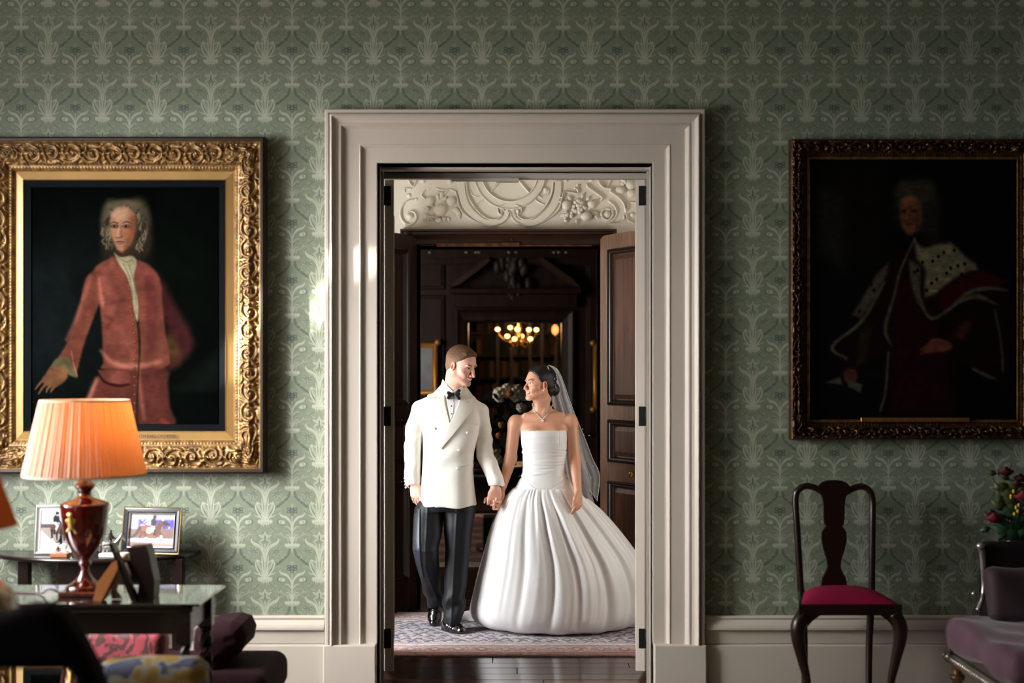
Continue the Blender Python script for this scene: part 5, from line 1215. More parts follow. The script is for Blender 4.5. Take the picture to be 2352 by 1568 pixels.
def picture_frame(root, X0, X1, Z0, Z1, yb, bands, m_orn, m_flat, step=.0036, amp=.014, corner=True, prof=None):
    # bands in metres from the outer edge: outer edge, ornament start/end, bead, flat start/end
    o0, o1, bd, f0, f1 = bands
    def run(nm, ax, length, place, d0, d1, nd, hfun, m_):
        ns = max(2, int(length/step)); b = MB(); s_ = np.linspace(0, 1, ns)[:, None]; d = np.linspace(d0, d1, nd)[None]
        lo = d; hi = length-d; L_ = lo+(hi-lo)*s_; h = hfun(L_*450, d+0*s_, L_, length)
        b.grid(place(L_, d+0*s_, h)); return b
    def side(which):
        W_, H_ = X1-X0, Z1-Z0
        if which == 'top': return W_, lambda L_, d, h: np.stack([X0+L_, yb-h, Z1-d], -1)
        if which == 'bottom': return W_, lambda L_, d, h: np.stack([X1-L_, yb-h, Z0+d], -1)
        if which == 'left': return H_, lambda L_, d, h: np.stack([X0+d, yb-h, Z0+L_], -1)
        return H_, lambda L_, d, h: np.stack([X1-d, yb-h, Z1-L_], -1)
    def hall_(sp, d, L_, length):
        t = np.clip((d-o0)/(o1-o0), 0, 1); base = np.interp(d, [0, o0*.3, o0, o0+.01, (o0+o1)/2, o1-.008, o1, bd, f0, f0+.002, f1-.006, f1], prof)
        e = np.minimum(L_, length-L_); cn = sstep(.20, .12, e) if corner else 0*e
        o_ = orn_h(sp+cn*40*np.sin(d*60), t)*sstep(0, .06, t)*sstep(1, .94, t)
        lump = cn*(.5+.5*np.sin(L_*95))*(.5+.5*np.sin(d*120+1))*.016*sstep(0, .1, t)*sstep(1, .85, t)
        bead = .0035*np.abs(np.sin(sp*.42))*sstep(.008, .003, np.abs(d-bd))
        edge = .0025*np.abs(np.sin(sp*.5))*sstep(.004, .001, np.abs(d-o0*.45))
        return base+amp*o_+lump+bead+edge
    for w_ in ('top', 'right', 'bottom', 'left'):
        ln, pl_ = side(w_)
        b = run('x', 0, ln, pl_, 0, f0, max(16, int(f0/.0032)), hall_, m_orn); fr_ = b.build('carved_rail', m_orn, root, fix=False)
        b = MB(); pr = [(f0-.001, prof[8]), (f0+.002, prof[9]), (f1-.006, prof[10]), (f1-.003, prof[10]+.003), (f1, prof[11])]
        b.grid([[tuple(pl_(np.array(e_), np.array(d), np.array(h))) for d, h in pr for e_ in [(d if k == 0 else ln-d)]] for k in (0, 1)], smooth=False); b.build('flat_slip', m_flat, root)
def ZW(py): return CH+(HY-py)/450
def XWp(px): return (px-CX)/450
# --- portrait of a man in a pink coat
pc = Canvas(50, 405, 532, 1000, 1.25, (9, 13, 11))
pc.ell((200, 700), (160, 200), (17, 22, 21), 60, .8); pc.ell((110, 760), (60, 160), (24, 29, 32), 40, .6); pc.ell((430, 600), (80, 140), (12, 18, 15), 50, .6)
pc.ell((294, 530), (54, 66), (66, 58, 46), 16, .9); pc.ell((258, 510), (22, 48), (112, 102, 80), 8, .9); pc.ell((322, 506), (26, 48), (96, 86, 66), 9, .9); pc.ell((290, 474), (34, 14), (120, 108, 84), 7, .9); pc.ell((326, 556), (20, 34), (74, 66, 50), 9, .9); pc.ell((330, 560), (22, 50), (40, 36, 28), 16, .8); pc.ell((252, 570), (16, 34), (48, 42, 32), 12, .8)
rr = random.Random(2)
for _ in range(150):
    a = rr.uniform(2.4, 7.1); rx = rr.uniform(36, 52); x, y = 291+rx*math.cos(a), 530+rx*1.15*math.sin(a)
    pc.stroke([(x, y), (x+rr.uniform(-5, 5), y+5), (x+rr.uniform(-3, 3), y+12)], 3.5, rr.choice([(140, 128, 102), (52, 46, 36), (100, 90, 70)]), 1.6, .75, smooth=2)
pc.poly([(259, 492), (272, 478), (298, 478), (311, 494), (313, 520), (309, 546), (298, 566), (284, 580), (271, 570), (262, 548), (257, 520)], (186, 138, 108), 5, 1, smooth=4)
pc.poly([(300, 484), (314, 500), (313, 540), (298, 568), (286, 578), (296, 545), (300, 515)], (120, 66, 46), 9, .8, smooth=4)
pc.ell((281, 492), (20, 13), (208, 168, 136), 8, .8); pc.ell((295, 538), (11, 10), (172, 96, 68), 9, .6); pc.ell((264, 538), (6, 9), (180, 116, 90), 6, .5)
for x in (267, 294):
    pc.ell((x, 521), (8.5, 4), (60, 36, 26), 3, .9); pc.ell((x-.5, 521), (5.2, 2.0), (150, 132, 112), 1.5, .9); pc.ell((x-1, 521), (2.4, 2.2), (22, 14, 12), 1.2, 1)
pc.stroke([(258, 514), (266, 511.5), (275, 514)], [1.5, 2.6, 1.5], (78, 52, 38), 1.6, .9, smooth=3); pc.stroke([(285, 514), (294, 510.5), (304, 514)], [1.5, 2.8, 1.5], (70, 46, 34), 1.6, .9, smooth=3)
pc.stroke([(279, 514), (276, 530), (273, 543)], [2, 3, 5], (214, 166, 132), 2, .8, smooth=3); pc.stroke([(282, 518), (281, 534), (283, 544)], [2, 3, 4], (130, 74, 54), 3, .55, smooth=3); pc.stroke([(270, 546), (277, 548), (285, 545)], 2.2, (100, 52, 40), 1.6, .7)
pc.stroke([(270, 557), (278, 556), (289, 557)], [1.5, 2.6, 1.5], (92, 34, 30), 1.3, .95); pc.stroke([(272, 560), (279, 561.5), (286, 560)], [1.5, 3.4, 1.5], (166, 84, 70), 1.5, .9); pc.ell((280, 572), (7, 4), (190, 138, 108), 4, .7)
pc.poly([(268, 576), (284, 584), (306, 570), (312, 594), (300, 604), (272, 596)], (70, 44, 32), 6, .8)
body = (118, 66, 54)
pc.poly([(345, 612), (372, 640), (400, 690), (440, 762), (446, 800), (420, 832), (398, 850), (378, 840), (402, 800), (392, 760), (370, 710)], (84, 38, 40), 12, .75, smooth=3)
pc.ell((398, 800), (16, 34), (96, 66, 42), 10, .8, rot=-.3); pc.ell((382, 850), (10, 26), (62, 40, 28), 8, .7)
pc.poly([(262, 590), (225, 612), (216, 640), (232, 700), (238, 760), (241, 830), (246, 848), (386, 846), (382, 760), (376, 690), (370, 640), (346, 610), (316, 597)], body, 4, 1, smooth=3)
pc.poly([(230, 618), (206, 632), (196, 655), (186, 705), (164, 775), (138, 820), (114, 850), (112, 862), (128, 842), (160, 830), (178, 864), (182, 850), (196, 795), (216, 738), (236, 684), (240, 640)], (112, 62, 50), 4, 1, smooth=3)
pc.poly([(244, 846), (232, 860), (210, 905), (190, 925), (184, 990), (395, 990), (392, 930), (388, 880), (378, 846)], (92, 48, 42), 6, 1, smooth=3)
pc.poly([(228, 850), (300, 852), (303, 878), (290, 882), (262, 880), (240, 868)], (112, 62, 54), 3, 1); pc.stroke([(232, 862), (246, 878), (276, 886), (300, 882)], [3, 5, 6, 3], (40, 16, 16), 3, .9, smooth=3)
for p_, w_, c_, a_ in (([(232, 640), (236, 680), (240, 700)], 7, (196, 118, 102), .8), ([(236, 806), (262, 832), (310, 842), (372, 830)], [5, 10, 12, 6], (196, 124, 104), .7), ([(212, 636), (198, 680), (180, 730), (158, 780)], [6, 8, 8, 6], (164, 98, 80), .7),
                       ([(300, 600), (330, 625), (352, 640)], [10, 14, 8], (140, 70, 70), .6), ([(262, 600), (244, 640), (262, 690), (250, 740)], [10, 20, 22, 16], (146, 82, 72), .6), ([(300, 700), (270, 740), (290, 790)], [12, 20, 14], (130, 70, 60), .6),
                       ([(226, 870), (214, 900), (206, 920)], [7, 10, 6], (190, 118, 100), .8), ([(322, 850), (326, 900), (334, 960)], [5, 8, 6], (168, 100, 84), .7), ([(346, 640), (352, 720), (350, 800)], [20, 26, 20], (98, 46, 46), .6),
                       ([(246, 700), (290, 690), (316, 706)], [2, 3, 2], (98, 48, 44), .8), ([(244, 726), (262, 736), (250, 748)], [3, 5, 3], (88, 42, 38), .8), ([(376, 966), (388, 972)], [8, 8], (176, 66, 66), .8)):
    pc.stroke(p_, w_, c_, 7, a_, smooth=3)
pc.stroke([(300, 606), (312, 660), (318, 720), (324, 790), (322, 845), (318, 930), (320, 988)], [3, 5, 7, 6, 3, 5, 5], (48, 34, 26), 2.5, .95, smooth=3)
for k in range(17): 
    t = k/16; pc.ell((297+20*min(1, t*1.7)+(0 if k < 10 else -4), 626+t*320), (3.6, 3.8), (92, 48, 40), 1.6, .95); pc.ell((296+20*min(1, t*1.7)+(0 if k < 10 else -4), 625+t*320), (1.6, 1.6), (188, 120, 100), 1.2, .8)
pc.poly([(266, 582), (282, 592), (306, 588), (318, 604), (310, 640), (320, 690), (320, 738), (312, 716), (304, 664), (292, 630), (276, 606)], (170, 162, 128), 3, .95, smooth=3)
for p_ in ([(272, 590), (292, 602), (308, 598)], [(286, 606), (302, 640), (310, 700)], [(300, 610), (314, 660), (316, 720)]): pc.stroke(p_, 2.5, (116, 108, 82), 2, .7, smooth=3)
pc.poly([(118, 846), (130, 826), (152, 816), (166, 826), (176, 852), (180, 868), (164, 862), (150, 850)], (96, 92, 66), 3, .9); pc.stroke([(168, 806), (174, 840), (182, 864)], [2, 3, 3], (170, 116, 92), 2, .8)
pc.poly([(118, 850), (146, 838), (160, 850), (156, 872), (132, 888), (112, 884), (100, 872)], (122, 84, 58), 4, 1, smooth=3)
for p_ in ([(112, 868), (98, 878), (86, 893)], [(118, 876), (104, 888), (93, 904)], [(124, 882), (114, 892), (111, 900)], [(132, 884), (124, 894), (121, 900)]): pc.stroke(p_, [8, 6, 3.5], (118, 78, 54), 1.8, 1, smooth=3)
pc.noise(.05, 3, 7, 3); pc.noise(.10, 14, 8); pc.noise(.12, 40, 9)
def picture(name, label, cat, px0, px1, py0, py1, w_px, cimg, slip, m_o, m_f, bands, prof, amp, dark=None, bri=1, rough=.28):
    r = empty(name, (XWp((px0+px1)/2), YW, ZW(py1))); tag(r, label, cat)
    picture_frame(r, XWp(px0), XWp(px1), ZW(py1), ZW(py0), YW, bands, m_o, m_f, prof=prof, amp=amp)
    if slip:
        b = MB(); pr = [(-.002, 0), (-.002, .088), (.006, .093), (.018, .092), (.022, .084)]
        b.grid([[(x+ux*d, YW-h, z+uz*d) for d, h in pr] for x, z, ux, uz in ((XWp(px0), ZW(py1), 1, 1), (XWp(px1), ZW(py1), -1, 1), (XWp(px1), ZW(py0), -1, -1), (XWp(px0), ZW(py0), 1, -1))], cu=True, smooth=False); b.build('outer_edge', mat('dark_gilt_edge', (40, 28, 17), .45, metal=.3, noise=.3, nscale=30), r)
    a, c, d, e = px0+w_px, px1-w_px, py0+w_px, py1-w_px
    if slip:
        s_ = slip/450; b = MB(); X0, X1, Z0, Z1 = XWp(a), XWp(c), ZW(e), ZW(d)
        b.grid([[(x, YW-.034, z), (x2, YW-.030, z2), (x2, YW-.034, z2)] for x, z, x2, z2 in ((X0, Z0, X0+s_, Z0+s_), (X1, Z0, X1-s_, Z0+s_), (X1, Z1, X1-s_, Z1-s_), (X0, Z1, X0+s_, Z1-s_))], cu=True, smooth=False)
        b.build('dark_slip', mat(name+'_slip', (8, 11, 13), .7, spec=.03), r)
    b = MB(); b.box((XWp(a)-.02, YW-.028, ZW(e)-.02), (XWp(c)+.02, YW-.012, ZW(d)+.02)); b.build('canvas', cimg, r)
    return r
im1 = img_mat('oil_paint_pink_coat', image_of('portrait_a', pc.A), XWp(50), ZW(1000), 482/450, 595/450, .7, coat=.0, bri=.33, spec=.0)
p1 = picture('portrait_painting', 'large oil portrait of man in pink coat in carved gold frame, above the lamp', 'painting', -33, 614, 322, 1083, 95, im1, 15, gilt, gilt_flat,
             (.022, .136, .150, .163, .209), (.0, .085, .088, .060, .075, .052, .048, .044, .030, .026, .036, .030), .013)
# --- dark portrait with ermine
p2 = Canvas(1845, 360, 2342, 970, 1.0, (7, 9, 9))
def z5(p): return [(1780+x/2.178, 300+y/2.178) for x, y in p]
p2.poly(z5([(180, 160), (540, 160), (560, 700), (180, 720)]), (17, 14, 10), 40, .8); p2.poly(z5([(190, 270), (340, 330), (340, 720), (200, 600)]), (27, 27, 25), 20, .8); p2.ell((1890, 640), (40, 30), (7, 11, 9), 14, .9)
p2.poly(z5([(600, 600), (520, 760), (380, 960), (300, 1100), (340, 1250), (560, 1100), (560, 1400), (900, 1420), (900, 1150), (1080, 1250), (1180, 1400), (1190, 820), (1020, 700), (860, 560)]), (19, 9, 8), 14, 1)
p2.poly(z5([(600, 700), (720, 760), (860, 1100), (880, 1420), (560, 1420), (580, 1000)]), (30, 9, 7), 12, .9)
p2.ell(z5([(700, 380)])[0], (52, 62), (36, 34, 26), 16, 1); p2.ell(z5([(640, 300)])[0], (22, 22), (52, 50, 36), 10, .8); p2.ell(z5([(740, 300)])[0], (26, 24), (48, 44, 34), 10, .8); p2.ell(z5([(780, 480)])[0], (18, 50), (30, 27, 22), 12, .9)
p2.poly(z5([(615, 360), (640, 335), (690, 330), (722, 370), (725, 430), (710, 490), (670, 526), (640, 505), (620, 450)]), (92, 56, 40), 6, 1, smooth=3); p2.ell(z5([(672, 355)])[0], (15, 9), (112, 72, 52), 7, .9)
for x in (640, 690): p2.ell(z5([(x, 405)])[0], (7, 3.6), (34, 20, 14), 3, 1)
p2.stroke(z5([(656, 400), (650, 440)]), 4, (118, 74, 52), 2.5, .8); p2.stroke(z5([(645, 470), (680, 470)]), 3, (70, 24, 20), 2, .9); p2.stroke(z5([(705, 420), (702, 490)]), 8, (52, 28, 20), 5, .7)
er = (98, 92, 72)
p2.poly(z5([(690, 545), (740, 590), (860, 558), (930, 620), (1010, 690), (940, 712), (850, 770), (790, 820), (736, 826), (745, 700), (700, 640)]), er, 7, 1, smooth=2)
p2.poly(z5([(660, 640), (720, 680), (720, 860), (760, 930), (700, 860), (670, 760)]), (70, 66, 54), 5, .9)
p2.poly(z5([(560, 660), (500, 720), (380, 920), (420, 945), (500, 830), (560, 700)]), (64, 60, 46), 6, .95)
p2.poly(z5([(810, 900), (820, 800), (930, 730), (1030, 700), (1160, 750), (1100, 790), (960, 800), (880, 880)]), (44, 8, 9), 8, 1)
for pts, w_ in (([(690, 545), (620, 700), (590, 820), (545, 980), (560, 1050), (580, 1075)], [5, 6, 7, 9, 7, 3]), ([(688, 700), (720, 850), (775, 940), (880, 880), (960, 810), (1060, 790), (1150, 800)], [5, 7, 8, 9, 10, 9, 5]), ([(900, 860), (1000, 830), (1100, 870)], [8, 12, 5]),
                ([(540, 760), (430, 950), (280, 1080), (350, 1140)], [6, 8, 8, 6]), ([(560, 1110), (545, 1300), (520, 1400)], [6, 6, 5]), ([(1090, 900), (1120, 1050), (1130, 1200)], [4, 5, 5]), ([(980, 1190), (1040, 1220), (1090, 1240)], [6, 9, 5])):
    p2.stroke(z5(pts), w_, (72, 68, 56), 4, .9, smooth=4)
for p_ in ((780, 655), (808, 632), (836, 612), (888, 600), (870, 690), (906, 678), (850, 715), (940, 668), (800, 745), (775, 765), (730, 660), (704, 700), (690, 710), (488, 800), (475, 770), (415, 905), (750, 800), (925, 720)): p2.ell(z5([p_])[0], (3.2, 4), (12, 11, 10), 1.8, 1)
p2.poly(z5([(735, 1090), (780, 1040), (850, 1050), (880, 1080), (850, 1105), (790, 1110), (740, 1108)]), (88, 50, 38), 5, 1, smooth=3)
for k in range(4): p2.stroke(z5([(790, 1060+k*12), (750, 1075+k*11), (722, 1092+k*9)]), [7, 6, 4], (84, 46, 34), 2, .8)
p2.poly(z5([(880, 1030), (940, 950), (980, 960), (930, 1050)]), (58, 30, 14), 8, .9); p2.poly(z5([(420, 1000), (480, 980), (440, 1160), (400, 1180)]), (34, 30, 16), 8, .9)
p2.ell(z5([(370, 1225)])[0], (16, 18), (74, 42, 32), 6, .9); p2.poly(z5([(245, 1260), (320, 1230), (330, 1270)]), (74, 72, 62), 5, .9); p2.poly(z5([(350, 1240), (430, 1270), (420, 1310), (360, 1280)]), (74, 72, 62), 5, .9); p2.ell((2000, 860), (26, 10), (16, 14, 10), 5, .8)
p2.noise(.12, 3, 3, 3); p2.noise(.15, 10, 4)
im2 = img_mat('oil_paint_ermine', image_of('portrait_b', p2.A), XWp(1845), ZW(970), 497/450, 610/450, .6, coat=.0, bri=.85, spec=.02)
pr2 = picture('portrait_painting', 'dark oil portrait of man in ermine cape in bronzed frame, above the side chair', 'painting', 1811, 2377, 322, 1009, 47, im2, 0, bronze, gilt,
              (.012, .072, .080, .088, .104), (.0, .055, .06, .042, .05, .035, .032, .03, .026, .03, .032, .026), .018)
b = MB(); b.box((XWp(1972), YW-.046, ZW(968)), (XWp(2220), YW-.038, ZW(958)), .002); b.build('name_plate', mat('plate_brass', (150, 104, 52), .35, metal=.7, noise=.3, nscale=60), pr2)
# lettering on the slip of the first frame
fc = bpy.data.curves.new('caption', 'FONT'); fc.body = '11TH EARL OF DERBY'; fc.size = .040; fc.extrude = .0006; fc.align_x = 'LEFT'
o = bpy.data.objects.new('caption', fc); COL.objects.link(o)
dg = bpy.context.evaluated_depsgraph_get(); me = bpy.data.meshes.new_from_object(o.evaluated_get(dg)); bpy.data.objects.remove(o)
xs = [v.co.x for v in me.vertices]; k = (XWp(410)-XWp(318))/max(xs)
ink = mat('black_ink', (40, 30, 20), .6)
for v in me.vertices: v.co = Vector((XWp(318)+v.co.x*k, YW-.0395-v.co.z, ZW(1004)+v.co.y*.60))
me.materials.clear(); me.materials.append(ink); o = bpy.data.objects.new('caption', me); COL.objects.link(o); put(o, p1)
# ============================================================ LEFT SIDE
def poly_sdf(S, pts, y, ya, yb, rd=.02, k=.01, mode='u', bulge=0):
    # outline in photo pixels at depth y, with real thickness from ya to yb
    q = np.array([[(px-CX)*y/F, CH-(py-HY)*y/F] for px, py in pts]); ym, yh = (ya+yb)/2, (yb-ya)/2
    lo2, hi2 = q.min(0), q.max(0); cc = q.mean(0); R = np.abs(q-cc).max()
    def f(X, Y, Z):
        x, z = np.broadcast_arrays(X[:, :, :], Z) if X.ndim == 3 else (X, Z); x = x[:, :1] if x.ndim == 3 and X.ndim == 3 and X.shape[1] == 1 else x; z = z[:, :1] if z.ndim == 3 and Z.shape[1] == 1 and X.ndim == 3 else z
        D = np.full(x.shape, 1e9, np.float32); ins = np.zeros(x.shape, bool)
        for i in range(len(q)):
            ax, az = q[i]; bx_, bz = q[(i+1) % len(q)]; vx, vz = bx_-ax, bz-az; L2 = vx*vx+vz*vz+1e-12
            t = np.clip(((x-ax)*vx+(z-az)*vz)/L2, 0, 1); D = np.minimum(D, (x-ax-t*vx)**2+(z-az-t*vz)**2)
            c1 = (az > z) != (bz > z)
            if abs(vz) > 1e-12: ins ^= c1 & (x < vx*(z-az)/vz+ax)
        D = np.sqrt(D); D[ins] *= -1
        D = D+rd; dy = np.abs(Y-ym)-yh+rd+ (bulge*sstep(-R*.5, 0, D) if bulge else 0)
        return np.sqrt(np.maximum(D, 0)**2+np.maximum(dy, 0)**2)+np.minimum(np.maximum(D, dy), 0)-rd
    return S.op(f, (lo2[0], ya, lo2[1]), (hi2[0], yb, hi2[1]), k, mode)
# --- demilune table against the wall
tx, tz = P(232, 1262, YW)[0], .744
tb = empty('console_table', (tx, 6.5, 0)); tag(tb, 'dark half-round wood table against the wall below the gold-framed portrait', 'table')
a = np.linspace(math.pi, 2*math.pi, 48); b = MB(); out = np.c_[tx+.505*np.cos(a), 6.645+.30*np.sin(a)]
b.prism(out, tz-.022, tz, axis=2); b.tube(np.c_[out, np.full(48, tz-.011)], .0115, 8); b.build('table_top', ebon, tb)
b = MB(); o2 = np.c_[tx+.10+.0*a, a*0]
b.box((P(137, 0, 6.45)[0], 6.42, .60), (P(300, 0, 6.45)[0], 6.62, tz-.02), .004); b.build('drawer_box', ebon, tb)
for px, yy in ((57, 6.5), (410, 6.5)):
    x = P(px, 0, yy)[0]; b = MB(); b.box((x-.027, yy-.025, .0), (x+.027, yy+.025, tz-.02), .003); b.build('leg', ebon, tb)
x = P(232, 0, 6.42)[0]
for sx in (-.12, .12): b = MB(); b.box((x+sx-.02, 6.44, 0), (x+sx+.02, 6.48, .61), .003); b.build('leg', ebon, tb)
b = MB(); b.box((P(57, 0, 6.5)[0], 6.5, .545), (x-.1, 6.53, .565), .002); b.box((P(57, 0, 6.5)[0], 6.6, .22), (P(410, 0, 6.5)[0], 6.63, .25), .002); b.build('stretcher', ebon, tb)
# --- photographs in frames
def horse_photo(n, w, h):
    c = Canvas(0, 0, w, h, 2.0, (206, 210, 222))
    if n == 0:
        c.poly([(0, 0), (w, 0), (w, h*.36), (0, h*.36)], (200, 206, 214), 3); c.poly([(0, h*.36), (w, h*.36), (w, h*.46), (0, h*.46)], (96, 84, 86), 2); c.poly([(0, h*.46), (w, h*.46), (w, h), (0, h)], (176, 162, 156), 3)
        c.poly([(0, h*.5), (w*.75, h), (0, h)], (244, 242, 238), 1.5)
        hx, hy, k = w*.62, h*.52, w/84
        c.ell((hx-6*k, hy-4*k), (17*k, 14*k), (100, 66, 48), 2); c.ell((hx+12*k, hy), (14*k, 14*k), (92, 60, 44), 2)
        for dx, l in ((-18, 34), (-4, 28), (10, 34), (18, 30)): c.stroke([(hx+dx*k, hy), (hx+(dx+2)*k, hy+l*k)], [7*k, 4*k], (40, 26, 24), 1.5)
        c.ell((hx-6*k, hy-34*k), (9*k, 13*k), (24, 26, 36), 1.5); c.ell((hx-4*k, hy-52*k), (4.5*k, 5*k), (24, 22, 28), 1.2); c.ell((hx-4*k, hy-46*k), (3.5*k, 3*k), (212, 176, 156), 1)
        c.stroke([(hx-8*k, hy-22*k), (hx-2*k, hy-14*k), (hx-8*k, hy+4*k)], [9*k, 8*k, 5*k], (236, 236, 240), 1.5); c.stroke([(hx-9*k, hy), (hx-10*k, hy+10*k)], 5*k, (20, 20, 24), 1.2); c.stroke([(hx, hy-34*k), (hx+8*k, hy-20*k)], 4*k, (24, 26, 36), 1)
    else:
        c.poly([(0, 0), (w, 0), (w, h*.45), (0, h*.45)], (196, 200, 212), 3); c.poly([(w*.18, h*.16), (w, h*.16), (w, h*.46), (w*.18, h*.46)], (84, 72, 168), 4)
        r = random.Random(4)
        for _ in range(70): c.ell((r.uniform(w*.18, w), r.uniform(h*.17, h*.45)), (2.2, 2), r.choice([(60, 50, 140), (130, 110, 210), (230, 225, 240)]), 1, .8)
        c.poly([(w*.38, 0), (w*.46, 0), (w*.46, h*.5), (w*.38, h*.5)], (230, 232, 238), 1.5); c.poly([(0, h*.45), (w, h*.45), (w, h*.76), (0, h*.76)], (132, 106, 100), 3); c.poly([(0, h*.74), (w, h*.76), (w, h*.88), (0, h*.84)], (238, 238, 236), 2); c.poly([(0, h*.86), (w, h*.9), (w, h), (0, h)], (172, 150, 142), 2)
        k = w/116
        c.ell((w*.44, h*.50), (24*k, 13*k), (148, 88, 56), 2); c.ell((w*.30, h*.52), (12*k, 13*k), (150, 90, 58), 2); c.ell((w*.60, h*.50), (11*k, 14*k), (140, 82, 54), 2)
        c.stroke([(w*.62, h*.46), (w*.72, h*.28), (w*.80, h*.30)], [16*k, 12*k, 9*k], (104, 62, 44), 2, smooth=3); c.stroke([(w*.78, h*.27), (w*.86, h*.30)], [9*k, 6*k], (60, 40, 36), 1.5)
        for a_ in (((.27, .55), (.24, .70), (.20, .78)), ((.34, .58), (.38, .72)), ((.60, .58), (.64, .74)), ((.66, .55), (.73, .66), (.72, .78))): c.stroke([(w*u, h*v) for u, v in a_], [9*k, 5*k, 4*k][:len(a_)], (112, 64, 46), 1.5)
        c.stroke([(w*.22, h*.44), (w*.14, h*.62), (w*.04, h*.72)], [8*k, 7*k, 4*k], (70, 52, 54), 2, smooth=3)
        for u, v in ((.20, .79), (.38, .76), (.64, .77), (.72, .70)): c.ell((w*u, h*v), (3.4*k, 5*k), (240, 240, 240), 1.2)
        c.ell((w*.44, h*.50), (8*k, 8*k), (240, 240, 242), 1.5); c.stroke([(w*.52, h*.38), (w*.56, h*.56)], [9*k, 6*k], (240, 240, 242), 1.5); c.ell((w*.53, h*.24), (6.5*k, 10*k), (26, 26, 34), 1.5); c.ell((w*.545, h*.08), (4.5*k, 4.5*k), (60, 36, 40), 1.2); c.stroke([(w*.56, h*.62), (w*.57, h*.5)], 5*k, (24, 24, 28), 1.2)
    return c.A
silver = mat('silver', (214, 212, 210), .22, metal=.9, noise=.06); blk = mat('black_lacquer', (20, 24, 36), .2, coat=.5); goldt = mat('gold_fillet', (200, 172, 110), .25, metal=.8)
def photo_frame(name, label, px0, px1, py0, py1, y, yaw, lean, rings, n, wimg):
    # rings: (width px, depth, material)
    s_ = F/y; w, h = (px1-px0)/s_/math.cos(math.radians(yaw)), (py1-py0)/s_; c = P((px0+px1)/2, py1, y); z0 = tz+.001
    r = empty(name, (c[0], y, z0)); tag(r, label, 'photo frame', None)
    M = Rz(math.radians(yaw)) @ Rx(-math.radians(lean)); off = np.array([c[0], y, z0])
    def put_(b): b.v = [np.asarray(v) @ M.T+off for v in b.v]; return b
    e = 0
    for k, (wd, dp, m_, nm) in enumerate(rings):
        d0, d1 = e/s_, (e+wd)/s_; b = MB(); pr = [(d0, 0), (d0, -dp*.9), (d0+(d1-d0)*.25, -dp), (d1-(d1-d0)*.25, -dp*.92), (d1, -dp*.5), (d1, 0)]
        b.grid([[(x+ux*d_, q, z+uz*d_) for d_, q in pr] for x, z, ux, uz in ((-w/2, 0, 1, 1), (w/2, 0, -1, 1), (w/2, h, -1, -1), (-w/2, h, 1, -1))], cu=True, cv=True, smooth=False)
        put_(b).build(nm, m_, r); e += wd
    e /= s_; b = MB(); b.box((-w/2+e, -.004, e), (w/2-e, 0, h-e)); V = b.v[0].copy()
    b.build('photograph', wimg, r); o = r.children[-1] if r.children else None
    me = bpy.data.objects[-1] if 0 else None
    return r, w, h, e, M, off
def add_photo(fr_, n, nm):
    r, w, h, e, M, off = fr_
    for ch in [c for c in COL.objects if c.parent == r and c.name.startswith('photograph')]:
        ch.parent = r; ch.matrix_parent_inverse = Matrix.Identity(4)
        ch.location = (0, 0, 0); ch.rotation_euler = Matrix(M.tolist()).to_euler(); ch.data.materials.clear()
        ch.data.materials.append(img_mat(nm, image_of(nm, horse_photo(n, (w-2*e)*461, (h-2*e)*461)), -w/2+e, e, w-2*e, h-2*e, .3, spec=.3, bri=.62))
    b = MB(); b.box((-.03, .0, .0), (.03, .004, h*.55)); b.v = [v @ (Rz(0) @ Rx(math.radians(22))).T for v in b.v]; V = b.v[0] @ M.T+off; b.v = [V+v3(0, .085, 0)]
    b.build('strut', blk, r)
f1 = photo_frame('photo_frame', 'silver photo frame with rider in dark jacket, left behind the red lamp', 81, 166, 1160, 1272, 6.50, 4, 9, [(8, .014, silver, 'frame'), (3, .008, mat('cream_mount', (226, 222, 214), .5), 'mount')], 0, white); add_photo(f1, 0, 'photo_rider')
f2 = photo_frame('photo_frame', 'blue-black and gold photo frame of bay horse at canter, right of the lamp', 276, 415, 1166, 1274, 6.50, -7, 11, [(3, .016, goldt, 'gold_edge'), (11, .014, blk, 'frame'), (3, .016, silver, 'silver_fillet')], 1, white); add_photo(f2, 1, 'photo_canter')
